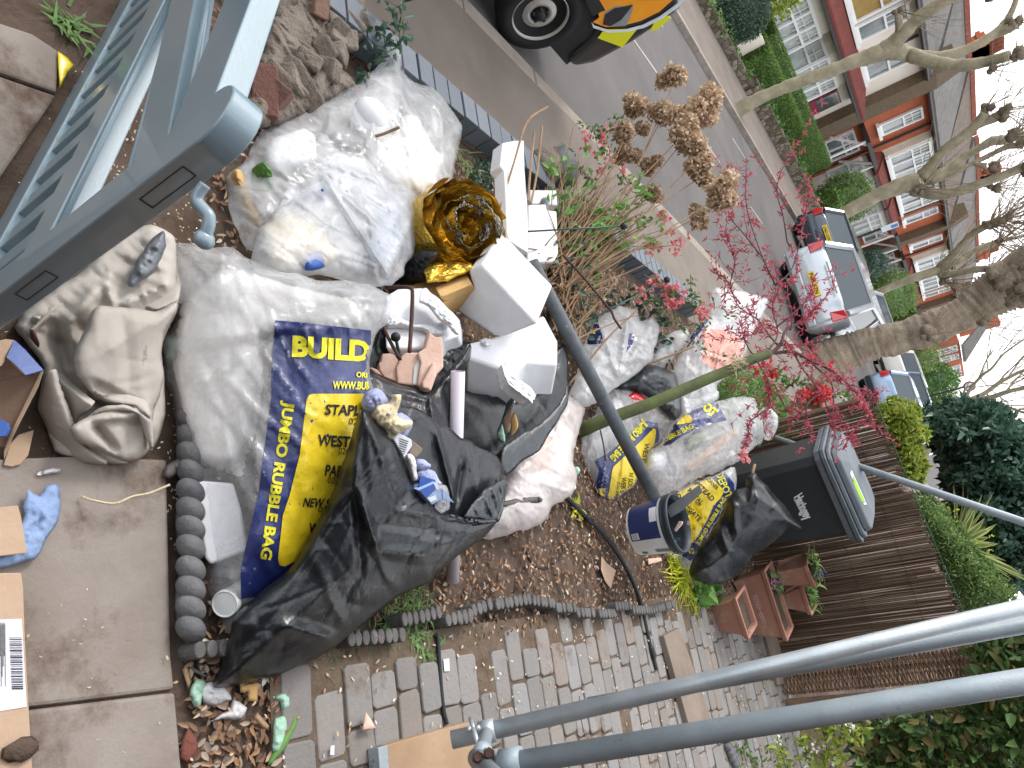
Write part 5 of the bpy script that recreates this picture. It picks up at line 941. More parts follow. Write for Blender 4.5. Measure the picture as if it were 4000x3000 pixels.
rod('bent rusty rod standing up between foam and plaster lumps', [c_('S5', 440, 340, 2.5), c_('S5', 620, 335, 2.45), c_('S5', 705, 350, 2.4), c_('S5', 722, 420, 2.38), c_('S5', 712, 700, 2.35), c_('S5', 690, 1040, 2.3)], .007); rod('straight rusty rod behind the dark ball tip', [c_('S5', 400, 750, 2.3), c_('S5', 470, 900, 2.3), c_('S5', 580, 1100, 2.3)], .006)
rod('rusty hooked wire over the white bags', [c_('G', 660, 75, 3.5), c_('G', 790, 215, 3.55), c_('G', 930, 385, 3.6), c_('G', 975, 440, 3.6), c_('G', 995, 490, 3.6), c_('G', 1040, 555, 3.6)], .0065)
# ================================================================== THE RUBBISH
def sack(label, outline, pl, m, T=(.12, .10), cat='rubbish bag', name='rubbish_bag', group=None, alt=None, **k):
    k.setdefault('pw', .8); k.setdefault('jit', .009)
    B = Body(outline, pl, T, **k); k_ = 0; e = thing(name, label, cat, B.pl.xyz(B.poly.mean(0)[None])[0], group); B.build('sack', MATS[m], e, alt=alt); return e, B
def d3(k, *q): return plane3(*[(*px(k, (x, y))[0], d) for x, y, d in q])
def slabp(name, label, cat, k, poly, pl, off, m='polystyrene', bev=.008, par=None):
    P = [pl.hit(*p) for p in px(k, *poly)]; o = MB().prism(P, off).build(name, MATS[m], par, 'auto' if bev else False, bev, 3); return tag(o, label, cat) if label else o
def wad(label, cat, k, outline, d, m, T=.03, wr=(.01, 40), crumple=.02, name=None, tilt=None, **kk):
    if tilt is None and k in 'IJK': tilt = plane_flat(*px(k, outline[0])[0], .02)
    pl = tilt or plane_up(*px(k, outline[0])[0], d); B = Body(px(k, *outline), pl, (T, T * .7), **dict(dict(wr=wr, crumple=crumple, res=.008, jit=.009, pw=.45), **kk)); o = B.build(name or cat.replace(' ', '_'), MATS[m]); return tag(o, label, cat), B
mat('tub_rim_white', 'f4f4f6', 'ececee', 4, .6, .05)
# ---- canvas dust sheet
pl = plane3((520, 1810, 1.70), (150, 1500, 1.57), (640, 1000, 1.86)); o_ = px('E', (520, 190), (790, -60), (980, -120), (1130, -40), (1145, 120), (1150, 300), (1160, 385), (1150, 440), (1090, 560), (1052, 680), (1065, 900), (1078, 1080), (1040, 1230), (1000, 1320), (880, 1418), (700, 1437), (500, 1412), (350, 1362), (305, 1200), (242, 1040), (285, 800), (215, 690), (150, 620), (90, 540), (230, 370))
B = Body(o_, pl, (.03, .05), R=.03, pw=.35, wr=(.022, 5.), folds=[(*px('E', (620, 270), (560, 400))[0], *px('E', (620, 270), (430, 560))[1], .035, .03), (*px('E', (760, 180))[0], *px('E', (540, 420))[0], .03, .025), (*px('E', (1120, 250))[0], *px('E', (780, 400))[0], .04, .03), (*px('E', (360, 560))[0], *px('E', (500, 1080))[0], -.04, .03), (*px('E', (440, 500))[0], *px('E', (600, 1090))[0], .03, .025), (*px('E', (300, 1010))[0], *px('E', (440, 1200))[0], -.05, .03), (*px('E', (700, 250))[0], *px('E', (720, 400))[0], .03, .02)], seed=5, res=.012)
t = thing('dust_sheet', 'dirty cream canvas dust sheet heaped beside the blue gate', 'dust sheet', B.pl.xyz(B.poly.mean(0)[None])[0]); B.build('cloth', MATS['canvas'], t)
pl2 = plane3((520, 1805, 1.66), (330, 1500, 1.55), (660, 1230, 1.75)); Bc = Body(px('E', (625, 412), (760, 406), (905, 415), (1010, 440), (1090, 410), (1150, 390), (1145, 450), (1060, 590), (1045, 740), (1060, 870), (1030, 1000), (990, 1080), (975, 1230), (970, 1330), (900, 1400), (800, 1420), (640, 1340), (530, 1290), (470, 1220), (480, 1190), (560, 1130), (700, 1060), (800, 1045), (700, 1010), (590, 960), (510, 870), (478, 760), (490, 670), (560, 570), (590, 480)), pl2, (.04, .02), R=.035, pw=.35, wr=(.012, 5.),
  folds=[(*px('E', (1140, 400))[0], *px('E', (640, 740))[0], .02, .05), (*px('E', (580, 920))[0], *px('E', (840, 1040))[0], -.06, .022), (*px('E', (560, 1140))[0], *px('E', (900, 1110))[0], .03, .02), (*px('E', (600, 1160))[0], *px('E', (760, 1370))[0], -.04, .02), (*px('E', (960, 1000))[0], *px('E', (960, 1330))[0], .03, .025), (*px('E', (820, 1040))[0], *px('E', (970, 1130))[0], .02, .02)], seed=9, res=.009); Bc.build('folded_bundle', MATS['canvas'], t)
for i, (o2, dd, T2) in enumerate(([[(620, 265), (700, 200), (830, 80), (800, 180), (815, 280), (740, 290), (680, 265)], (1.79, 1.83, 1.80), .02], [[(180, 580), (330, 420), (480, 340), (620, 262), (610, 300), (555, 400), (400, 480), (260, 560), (275, 640), (220, 650)], (1.58, 1.76, 1.66), .022], [[(760, 405), (840, 330), (1000, 230), (1140, 120), (1165, 350), (1090, 400), (1000, 435), (900, 412)], (1.80, 1.86, 1.80), .02], [[(245, 1040), (290, 850), (340, 820), (380, 920), (430, 1060), (480, 1200), (560, 1320), (700, 1436), (500, 1412), (350, 1362), (305, 1200)], (1.56, 1.60, 1.64), .025], [[(340, 820), (420, 900), (560, 1010), (600, 1060), (520, 1120), (470, 1190), (420, 1080), (370, 950)], (1.575, 1.62, 1.63), .02],
  [[(475, 1190), (540, 1150), (620, 1090), (700, 1058), (815, 1045), (880, 1090), (980, 1150), (992, 1320), (970, 1340), (915, 1190), (880, 1110), (790, 1085), (700, 1100), (610, 1130), (598, 1210), (650, 1290), (740, 1360), (840, 1425), (700, 1420), (560, 1330), (480, 1240)], (1.60, 1.66, 1.64), .03], [[(560, 930), (640, 905), (760, 920), (880, 960), (960, 1010), (985, 1140), (880, 1060), (800, 1042), (700, 1025), (600, 980)], (1.63, 1.67, 1.64), .03])):
    n_ = len(o2); Body(px('E', *o2), plane3((*px('E', o2[0])[0], dd[0] - .035), (*px('E', o2[n_ // 2])[0], dd[1] - .045), (*px('E', o2[-2])[0], dd[2] - .045)), (T2 * .8, .02), R=T2, pw=.4, wr=(.008, 7.), seed=60 + i, res=.007).build('fold', MATS['canvas'], t)

wad('strip of grey metal flashing crumpled between canvas and clear bag', 'flashing', 'E', [(830, 250), (870, 130), (930, 60), (1000, -10), (1060, -60), (1090, 20), (1060, 100), (1000, 180), (920, 230), (880, 280)], 1.83, 'flashing', .02, (.02, 18), .02, tilt=Plane(pl.O + pl.n * .065, pl.O + pl.n * .065 + pl.e1, pl.O + pl.n * .065 + pl.e2))
wad('pale rag peeking out behind the blue carton flap', 'rag', 'E', [(40, 610), (200, 470), (260, 480), (130, 640), (180, 680), (270, 690), (250, 760), (180, 700)], 1.62, 'canvas', .02, (.01, 20), .01); wad('splintered orange wood scrap lying on the dust sheet', 'wood scrap', 'E', [(200, 570), (240, 580), (270, 650), (250, 670), (205, 620)], 1.50, 'old_brick', .01)
# ---- large clear printed bag
BBo = [(678, 945), (800, 962), (900, 968), (1057, 1050), (1240, 1085), (1436, 1110), (1500, 1132), (1539, 1155), (1520, 1190), (1527, 1215), (1503, 1265), (1458, 1305), (1450, 1420), (1447, 1535), (1435, 1640), (1400, 1760), (1340, 1930), (1260, 2090), (1190, 2200), (1060, 2310), (965, 2400), (903, 2476), (852, 2424), (810, 2298), (800, 2185), (749, 1900), (723, 1806), (687, 1685), (663, 1553), (634, 1420), (637, 1324), (697, 1191), (691, 1100)]
pl = plane3((900, 2470, 1.77), (650, 1330, 1.87), (1500, 1160, 2.13)); rad = []
for i in range(11): a = .15 + i * .13; rad.append((1150 - 40 * i, 1300 + 10 * i, 1150 - 480 * math.cos(a) * 1.1, 1320 + 620 * math.sin(a), rnd.uniform(.006, .016) * rnd.choice([1, -1]), .03))
e, BB = sack('largest clear bag with blue and yellow print lying in front', BBo, pl, 'clear_plastic', alt=(px('I', (1060, -250), (1250, -120), (1420, -60), (1500, -330), (1560, 1000), (1200, 1000), (1060, 300)), MATS['sheer_plastic']), T=(.14, .12), seed=2, wr=(.012, 9.), stretch=((700, 1200), (950, 2400), 3.2), folds=rad + [(760, 1000, 1480, 1180, .03, .05), (1480, 1180, 1080, 1240, -.02, .03), (1300, 1110, 1440, 1290, .02, .03), (650, 1330, 1500, 1260, .015, .06)], res=.014, R=.17)
BB.panel('print_blue', [(1075, 1251), (1200, 1262), (1330, 1277), (1449, 1291), (1449, 1420), (1446, 1536), (1430, 1660), (1380, 1800), (1320, 1970), (1240, 2120), (1180, 2210), (1040, 2325), (942, 2340), (940, 2220), (962, 2125), (986, 2033), (1005, 1950), (1028, 1790), (1050, 1625), (1060, 1550), (1058, 1462)], MATS['print_blue'], e, .003)
BB.panel('print_yellow', [(1225, 1538), (1444, 1538), (1428, 1655), (1376, 1795), (1315, 1960), (1235, 2110), (1180, 2180), (1112, 2213), (1092, 2208), (1086, 2185), (1105, 2013), (1132, 1933), (1171, 1776), (1198, 1560), (1208, 1543)], MATS['print_yellow'], e, .006)
def wr(B, e, k, txt, bl, br, tl, m='print_dark', off=.009, bold=.03): bl, br, tl = px(k, bl, br, tl); B.text(txt, bl, br, tl, MATS[m], e, off, bold=bold)
wr(BB, e, 'F', 'BUILDERS', (398, 738), (1190, 792), (404, 596), 'print_lemon', .007, .05); wr(BB, e, 'F', 'ORDER', (815, 868), (960, 880), (818, 832), 'print_lemon'); wr(BB, e, 'F', 'WWW.BUILDERS', (662, 945), (1020, 952), (666, 893), 'print_lemon', .007)
wr(BB, e, 'F', 'STAPLES', (612, 1112), (920, 1122), (620, 1043)); wr(BB, e, 'F', '020', (768, 1174), (850, 1180), (772, 1132), bold=.0); wr(BB, e, 'F', 'WEST', (562, 1312), (772, 1326), (570, 1238)); wr(BB, e, 'F', '020', (698, 1364), (768, 1372), (704, 1322), bold=0.); wr(BB, e, 'F', 'PARK', (610, 1508), (770, 1520), (622, 1434)); wr(BB, e, 'F', '020', (628, 1556), (700, 1560), (634, 1512), bold=0.)
wr(BB, e, 'J', 'NEW SO', (424, 122), (620, 130), (440, 66)); wr(BB, e, 'J', '020', (515, 150), (600, 154), (520, 120), bold=0.); wr(BB, e, 'J', 'WEB', (458, 272), (580, 280), (466, 214))
BB.text('JUMBO RUBBLE BAG', (1095, 1562), (1003, 2180), (1152, 1572), MATS['print_lemon'], e, .007, bold=.04, res=.01)
slabp('foam_block', 'white foam block inside the foot of the largest clear bag', 'foam block', 'I', [(1125, -40), (1375, -20), (1425, 150), (1458, 380), (1240, 462), (1205, 420), (1170, 200)], plane3((800, 2190, 1.735), (749, 1900, 1.755), (840, 1900, 1.785)), unit(pl.n) * -.12, 'tub_rim_white')
MB().lathe([(0, .003), (.028, .003), (.031, .0), (.034, .003), (.034, .018), (.030, .021), (.030, .22), (0, .22)], At(*px('I', (1322, 695))[0], 1.715), At(*px('I', (1500, 570))[0], 1.90) - At(*px('I', (1322, 695))[0], 1.715), 28).build('cardboard_tube', MATS['tub_white'], None, 'auto'); tag(bpy.data.objects['cardboard_tube'], 'white round tube end in the bottom corner of the largest clear bag', 'tube')
def inner(label, cat, poly, B, back, T, m, name, seed=0, k='O', wr_=(.006, 6), crumple=.004):
    P2 = Plane(B.pl.O - B.pl.n * back, B.pl.O - B.pl.n * back + B.pl.e1, B.pl.O - B.pl.n * back + B.pl.e2); b = Body(px(k, *poly), P2, (T, T), wr=wr_, crumple=crumple, seed=seed, res=.02); o = b.build(name, MATS[m]); return tag(o, label, cat)
inner('dusty beige rubble filling the upper half of the largest clear bag', 'rubble', [(700, 1180), (900, 1050), (1150, 1120), (1380, 1180), (1400, 1280), (1040, 1300), (1030, 1500), (980, 1750), (900, 1830), (760, 1800), (690, 1600), (660, 1420)], BB, .02, .09, 'plaster_skim', 'rubble', 4)
inner('pale green rag at the left edge inside the largest clear bag', 'rag', [(645, 1330), (700, 1290), (760, 1330), (740, 1400), (680, 1430), (640, 1400)], BB, -.01, .03, 'foam_green', 'rag', 6); inner('dark offcut behind the blue print inside the largest clear bag', 'offcut', [(880, 1780), (960, 1730), (1000, 1880), (930, 2090), (900, 2050), (960, 1900)], BB, .0, .03, 'edging_grey', 'offcut', 7)
# ---- upper clear bags
U1o = [(1540, 176), (1570, 184), (1582, 290), (1640, 330), (1700, 352), (1801, 482), (1782, 620), (1765, 705), (1740, 730), (1650, 790), (1560, 850), (1450, 905), (1300, 930), (1180, 960), (1060, 980), (960, 970), (925, 900), (890, 790), (888, 700), (940, 640), (1000, 545), (1090, 464), (1200, 415), (1280, 385), (1390, 330), (1480, 250)]
pl = plane3((1560, 200, 3.2), (1790, 560, 3.3), (930, 880, 2.2)); e, U1 = sack('wide clear bag full of white foam against the brick pier', U1o, pl, 'clear_plastic', (.17, .16), seed=12, wr=(.016, 7.), folds=[(1555, 190, 1570, 420, .05, .05), (1560, 400, 1640, 800, .02, .04), (1570, 300, 1800, 500, .02, .04), (1540, 200, 1290, 560, .02, .06), (1000, 545, 1280, 900, .02, .05)], res=.02, R=.24)
slabp('foam_box', 'white moulded foam box inside the wide clear bag', 'foam box', 'B', [(115, 880), (320, 815), (400, 870), (410, 1040), (120, 1065), (105, 960)], d3('B', (115, 880, 2.42), (400, 870, 2.58), (120, 1065, 2.36)), -pl.n * .12, bev=.02); MB().ball(At(*px('B', (735, 755))[0], 2.78), .075, 16, sq=(1, 1, .9)).build('foam_ball', MATS['polystyrene'], None, True); tag(bpy.data.objects['foam_ball'], 'rounded white foam lump in middle of the wide clear bag', 'foam')
inner('white crumpled packing paper inside the wide clear bag', 'packing paper', [(960, 745), (1050, 760), (1100, 860), (1150, 950), (1220, 1040), (1175, 1120), (1180, 1200), (1060, 1250), (880, 1180), (760, 1020), (820, 900), (900, 860)], U1, -.02, .08, 'plaster_skim', 'packing_paper', 3, 'B'); inner('white padding low inside the wide clear bag', 'padding', [(390, 880), (460, 870), (540, 1000), (640, 1000), (900, 1180), (1000, 1250), (700, 1290), (380, 1260), (280, 1150), (260, 1080)], U1, .03, .07, 'padding_grey', 'padding', 8, 'B')
inner('grey white bulk filling the wide clear bag', 'padding', [(470, 700), (700, 560), (880, 420), (930, 600), (930, 850), (800, 980), (600, 960), (440, 860)], U1, .07, .09, 'padding_grey', 'padding', 18, 'B')
rod('thin brown stick poking through the wide clear bag', [c_('B', 700, 900, 2.72), c_('B', 820, 870, 2.70), c_('B', 928, 825, 2.66)], .006, 'stem_brown', 'stick', 'stick'); wad('bright green packet with red spot inside the wide clear bag', 'packet', 'B', [(-20, 1100), (60, 1060), (105, 1130), (90, 1230), (20, 1250), (-30, 1200)], 2.25, 'leaf_spring', .012, name='packet'); wad('mustard yellow cloth in the lower end of the wide clear bag', 'cloth', 'A', [(1490, 1170), (1540, 1100), (1600, 1230), (1630, 1330), (1700, 1480), (1600, 1500), (1540, 1400)], 2.24, 'foam_tan', .04)
U2o = [(1229, 655), (1260, 610), (1325, 590), (1370, 610), (1422, 612), (1524, 708), (1580, 705), (1615, 720), (1632, 780), (1640, 838), (1618, 980), (1600, 1015), (1560, 1088), (1490, 1124), (1450, 1112), (1300, 1075), (1150, 1080), (1050, 1060), (995, 1010), (1000, 940), (1040, 880), (1120, 790), (1200, 730), (1255, 690)]
pl = plane3((1230, 650, 2.42), (1600, 1000, 2.68), (1010, 980, 2.04)); e, U2 = sack('clear bag with knotted top squeezed behind the largest bag', U2o, pl, 'milky_plastic', (.14, .10), seed=21, wr=(.016, 9.), folds=[(1240, 680, 1500, 900, .04, .035), (1262, 690, 1520, 1080, .05, .03), (1290, 640, 1500, 720, .03, .03), (1450, 880, 1470, 1110, .03, .03), (1400, 760, 1180, 980, .03, .04), (1632, 800, 1490, 1115, .03, .03)], res=.013, R=.12)
slabp('white_board', 'white board corner sticking out behind the knotted clear bag', 'board', 'B', [(100, 1450), (215, 1180), (365, 1245), (270, 1330), (180, 1500)], d3('B', (100, 1450, 2.3), (220, 1190, 2.5), (365, 1250, 2.55)), (0, .05, -.03), 'polystyrene', .004); wad('dark blue packet between white board and knotted clear bag', 'packet', 'B', [(240, 1330), (330, 1270), (435, 1215), (430, 1290), (400, 1320), (300, 1345)], 2.4, 'carton_blue', .02, name='packet')
inner('tan and white scraps inside the knotted clear bag', 'scraps', [(1030, 900), (1120, 830), (1250, 900), (1330, 1000), (1250, 1050), (1080, 1040)], U2, .0, .05, 'tissue_cream', 'scraps', 5); inner('blue grey stuff in the right half of the knotted clear bag', 'scraps', [(1530, 745), (1610, 760), (1612, 840), (1590, 960), (1510, 1050), (1440, 1000), (1450, 900)], U2, .02, .06, 'blue_grey', 'scraps', 9); inner('pale blue scrap inside the knotted clear bag', 'scraps', [(1190, 1000), (1250, 980), (1270, 1040), (1200, 1055)], U2, -.04, .03, 'carton_blue', 'scraps', 6)
wad('black lining cloth under the gold insulation roll', 'lining', 'S5', [(560, 220), (700, 40), (800, -60), (1000, -40), (860, 180), (870, 270), (700, 290), (540, 290)], 2.78, 'black_backing', .05)
# ---- gold foil insulation roll
ra, rb_ = At(1836, 872, 2.78), At(1640, 1005, 3.08); ax = unit(rb_ - ra); Lr = .34; a1 = unit(np.cross(ax, [0, 0, 1.])); a2 = np.cross(ax, a1); t = thing('insulation_roll', 'roll of gold foil insulation with crumpled spiral end', 'insulation roll', ra)
def spiral(r0, r1, t0, t1, name, m, wob, seed, L0=0., L1=Lr, n=150, par=None):
    V = []; k = 14
    for i in range(n):
        th = t0 + (t1 - t0) * i / (n - 1); r = r0 + (r1 - r0) * i / (n - 1)
        for j in range(k):
            h = L0 + (L1 - L0) * j / (k - 1); w2 = wob * (fbm(np.array([th * 1.3]), np.array([h * 14]), seed, 3)[0] + .6 * abs(pn(np.array([th * 4.]), np.array([h * 9]), seed + 4)[0])) * (1.3 if j < 4 else .55); hh = h - .02 * pn(np.array([th * 2.]), np.array([1.5]), seed)[0] * (j == 0); rr2 = r + w2; V.append(ra + ax * hh + rr2 * (a1 * math.cos(th) + a2 * math.sin(th)))
    F = [(i * k + j, i * k + j + 1, (i + 1) * k + j + 1, (i + 1) * k + j) for i in range(n - 1) for j in range(k - 1)]; return np_mesh(name, V, F, MATS[m], par or t, True)
spiral(.055, .14, 0, 4.4 * math.pi, 'foil_layer', 'gold_foil', .014, 3); spiral(.145, .18, 1., 1. + 3.2 * math.pi, 'foil_layer', 'gold_foil', .012, 6); spiral(.18, .2, 2.2, 2.2 + 2.3 * math.pi, 'outer_layer', 'gold_foil', .008, 9, .015); spiral(.06, .105, .6, .6 + 2.4 * math.pi, 'silver_layer', 'silver_foil', .012, 14, -.01, .06); spiral(.1, .15, 3., 5.2, 'silver_layer', 'silver_foil', .012, 17, -.012, .05, 60)
spiral(.03, .05, 0, 2.6 * math.pi, 'core_layer', 'gold_foil', .012, 11, .01); wadB, _ = wad('', 'x', 'S5', [(790, 55), (900, 60), (1180, 40), (1330, 60), (1400, 120), (1310, 190), (1100, 260), (900, 290), (860, 270), (830, 180)], 2.66, 'gold_foil', .02, (.02, 14), .012, name='loose_flap', tilt=d3('S5', (790, 55, 2.72), (1400, 120, 2.74), (880, 280, 2.66))); wadB.parent = t; wadB.matrix_parent_inverse = Matrix.Translation(-Vector(t.location)); [wadB.pop(k, None) for k in ('label', 'category')]
slabp('tan_foam_board', 'stepped tan foam board under the gold roll', 'foam board', 'S5', [(640, 330), (920, 260), (1310, 185), (1385, 350), (1080, 500), (900, 560), (700, 480)], d3('S5', (640, 330, 2.75), (1310, 185, 2.82), (1080, 500, 2.66)), (.0, .10, -.08), 'foam_tan', .004); slabp('tan_strip', 'raised tan strip glued on the foam board', 'foam strip', 'S5', [(960, 335), (1310, 188), (1360, 300), (1090, 420), (1020, 440)], d3('S5', (960, 335, 2.69), (1310, 188, 2.77), (1090, 420, 2.63)), (.0, .05, -.02), 'foam_tan', .006)
# ---- polystyrene pieces
def torn(label, k, outline, pl, T=(.03, .03), name='polystyrene_lump', m='polystyrene_torn', cat='polystyrene', **kk): B = Body(px(k, *outline), pl, T, wr=(.012, 50), crumple=.012, res=.009, jit=.01, seed=rnd.randint(0, 99), **kk); o = B.build(name, MATS[m]); return tag(o, label, cat) if label else o
P1 = plane3((1831, 1061, 2.72), (2100, 1266, 2.64), (1733, 1181, 2.84)); v1 = At(1962, 906, 2.93) - P1.hit(1882, 1032)
slabp('polystyrene_block', 'big clean polystyrene block tilted on top of the heap', 'polystyrene', 'O', [(1829, 1060), (1882, 1032), (2100, 1266), (1965, 1318), (1929, 1313), (1733, 1181), (1849, 1127)], P1, v1, bev=.012)
Pl2 = plane3((1963, 548, 3.35), (2062, 955, 3.2), (1990, 930, 3.1)); slabp('polystyrene_bar', 'long upright polystyrene bar with broken top before the hydrangea', 'polystyrene', 'C', [(108, 925), (180, 910), (245, 908), (250, 1100), (268, 1330), (274, 1640), (150, 1560), (135, 1500), (128, 1300), (118, 1110), (90, 1075)], Pl2, -Pl2.n * .07, bev=.006); torn('', 'C', [(100, 935), (130, 905), (190, 900), (248, 905), (246, 940), (180, 938), (120, 955)], plane3((1963, 560, 3.33), (2048, 548, 3.36), (2010, 600, 3.3)), (.012, .05), name='polystyrene_bar_top') if False else None
Pl3 = plane3((2072, 741, 3.75), (2177, 744, 3.85), (2065, 1040, 3.5)); slabp('polystyrene_box', 'white polystyrene corner box standing against the dried stems', 'polystyrene', 'C', [(270, 1325), (385, 1320), (405, 1360), (458, 1365), (468, 1640), (440, 1700), (262, 1700)], Pl3, -Pl3.n * .12, bev=.01); slabp('polystyrene_corner', 'hollow polystyrene corner rim above the standing box', 'polystyrene', 'C', [(283, 1228), (455, 1232), (462, 1330), (400, 1325), (398, 1275), (360, 1285), (345, 1318), (285, 1322)], plane3((2072, 741, 3.78), (2177, 744, 3.86), (2072, 800, 3.74)), -Pl3.n * .10, bev=.006)
P4 = plane3((1824, 1395, 2.66), (2124, 1230, 3.05), (2023, 1486, 2.78)); slabp('polystyrene_slab', 'wide moulded polystyrene slab with broken corner above black sack', 'polystyrene', 'O', [(1822, 1340), (1936, 1313), (2124, 1228), (2178, 1330), (2178, 1424), (2059, 1413), (2030, 1440), (2018, 1486), (1958, 1440), (1824, 1395)], P4, At(1814, 1545, 2.80) - At(1824, 1395, 2.66), bev=.012)
torn('chunk of torn polystyrene hanging off the wide slab', 'G', [(262, 790), (300, 780), (325, 830), (330, 880), (400, 895), (450, 930), (488, 990), (484, 1015), (462, 1040), (430, 1010), (370, 970), (320, 930), (288, 880)], d3('G', (262, 790, 2.62), (325, 830, 2.68), (462, 1040, 2.60)), (.035, .04)); torn('small torn foam crumb resting on the wide slab', 'S5', [(1460, 910), (1520, 880), (1580, 900), (1570, 950), (1500, 965)], d3('S5', (1460, 910, 2.74), (1580, 900, 2.78), (1500, 965, 2.72)), (.012, .01))
P5 = d3('S5', (480, 420, 2.52), (1120, 580, 2.64), (600, 760, 2.46)); slabp('polystyrene_shell', 'curved polystyrene packing piece behind the plaster lumps', 'polystyrene', 'S5', [(440, 420), (560, 350), (830, 338), (1000, 440), (1120, 575), (1225, 690), (1225, 860), (1060, 910), (1000, 1000), (430, 1000), (420, 700)], P5, (0, .10, -.06), bev=.01); torn('ragged torn edge of the curved packing piece', 'S5', [(430, 560), (520, 600), (640, 680), (760, 740), (900, 740), (1060, 700), (1100, 760), (1060, 830), (960, 850), (860, 800), (640, 770), (430, 745)], d3('S5', (430, 600, 2.46), (1060, 740, 2.57), (640, 770, 2.44)), (.03, .02)); torn('jagged polystyrene flap leaning against the big block', 'S5', [(810, 350), (860, 340), (930, 420), (1010, 470), (1120, 590), (1225, 700), (1220, 850), (1120, 760), (1000, 660), (920, 550), (800, 480)], d3('S5', (810, 350, 2.52), (1225, 700, 2.56), (900, 540, 2.47)), (.02, .02), m='polystyrene')
# ---- black sacks
S3b = px('S6', (1190, 60), (1500, 110), (1640, 140), (1850, 130), (1960, -60), (2080, -330), (2120, -330), (2146, -100), (2140, 40), (2060, 320), (1900, 440), (1720, 530), (1570, 565), (1480, 640), (1245, 490), (1195, 300)); e, B = sack('black sack on the right holding the polystyrene slab', S3b, d3('S6', (1250, 100, 2.72), (2130, 30, 3.2), (1560, 560, 2.78)), 'black_plastic', (.02, .14), seed=31, wr=(.01, 5.), res=.016, R=.1)
Body(px('S6', (1565, 575), (1600, 520), (1700, 450), (1900, 335), (2060, 180), (2128, 30), (2146, 20), (2142, 160), (2062, 310), (1980, 440), (1900, 565), (1720, 690), (1605, 795), (1560, 690)), d3('S6', (1565, 600, 2.62), (2130, 60, 3.05), (1605, 780, 2.60)), (.012, .01), R=.03, wr=(.005, 7.), stretch=(px('S6', (1565, 600))[0], px('S6', (2130, 60))[0], 3.), seed=33, res=.012).build('rim_flap', MATS['grey_black_plastic'], e)
Body(px('S6', (1530, 440), (1570, 300), (1620, 150), (1680, 120), (1670, 200), (1600, 300), (1580, 420), (1600, 510), (1560, 500)), d3('S6', (1530, 440, 2.68), (1680, 120, 2.74), (1600, 500, 2.68)), (.008, .008), R=.02, wr=(.008, 20), seed=35, res=.01).build('rim_fold', MATS['grey_black_plastic'], e)
wad('olive yellow glove finger inside the right black sack', 'glove', 'S6', [(1640, 460), (1650, 330), (1670, 225), (1715, 320), (1720, 370), (1680, 440)], 2.66, 'foam_tan', .012, (.003, 30), .003, name='glove'); wad('mint green scrap hanging in the right black sack', 'scrap', 'S6', [(1530, 440), (1550, 390), (1575, 340), (1590, 430), (1598, 515), (1560, 500)], 2.63, 'foam_green', .012, name='foam_scrap'); wad('brown card piece tucked in the right black sack', 'card', 'S6', [(1590, 300), (1650, 200), (1665, 260), (1640, 400), (1600, 410)], 2.69, 'cardboard', .008, (.002, 20), .002, name='card_piece')
S2w = px('S5', (255, 860), (300, 870), (340, 980), (420, 720), (760, 760), (1060, 945), (1200, 928), (1335, 930), (1357, 955), (1350, 1080), (1100, 1300), (905, 1470), (560, 1420), (225, 1270)); e, B = sack('black sack in the middle holding plaster lumps', S2w, d3('S5', (300, 1000, 2.40), (1340, 950, 2.72), (900, 1440, 2.52)), 'black_plastic', (.01, .08), seed=41, wr=(.012, 12.), res=.014, R=.06)
Body(px('S5', (215, 1240), (400, 1312), (560, 1382), (780, 1424), (905, 1468), (1000, 1370), (1080, 1275), (1200, 1120), (1335, 950), (1358, 985), (1350, 1085), (1290, 1200), (1180, 1340), (1125, 1440), (1110, 1660), (1110, 2000), (1000, 2100), (700, 1900), (450, 1750), (215, 1560)), d3('S5', (300, 1300, 2.22), (1340, 1000, 2.62), (900, 1700, 2.36)), (.06, .02), R=.07, wr=(.018, 10.), folds=[(*px('S5', (230, 1260))[0], *px('S5', (905, 1475))[0], .02, .03), (*px('S5', (905, 1475))[0], *px('S5', (1340, 970))[0], .025, .03), (*px('S5', (905, 1470))[0], *px('S5', (950, 1900))[0], .03, .03), (*px('S5', (500, 1450))[0], *px('S5', (1000, 1600))[0], -.02, .03)], seed=43, res=.011).build('front_side', MATS['black_plastic'], e)
def lump(label, k, poly, pl, th, m='plaster'): P = [pl.hit(*p) for p in px(k, *poly)]; o = MB().prism(P, -pl.n * th).build('plaster_lump', MATS[m], None, False, .006, 2); return tag(o, label, 'plaster')
pq = d3('S5', (400, 1050, 2.36), (1050, 900, 2.46), (900, 1440, 2.38)); lump('layered plaster lump at the left in the middle black sack', 'S5', [(398, 1052), (480, 1048), (525, 1065), (572, 1125), (560, 1360), (420, 1305), (370, 1230), (360, 1150), (385, 1140)], pq, .05); lump('blocky plaster lump with grey skimmed side', 'S5', [(640, 1045), (700, 1035), (790, 1040), (815, 1115), (800, 1220), (770, 1400), (715, 1395), (562, 1375), (545, 1205), (600, 1090)], Plane(pq.O + pq.n * .012, pq.O + pq.n * .012 + pq.e1, pq.O + pq.n * .012 + pq.e2), .06)
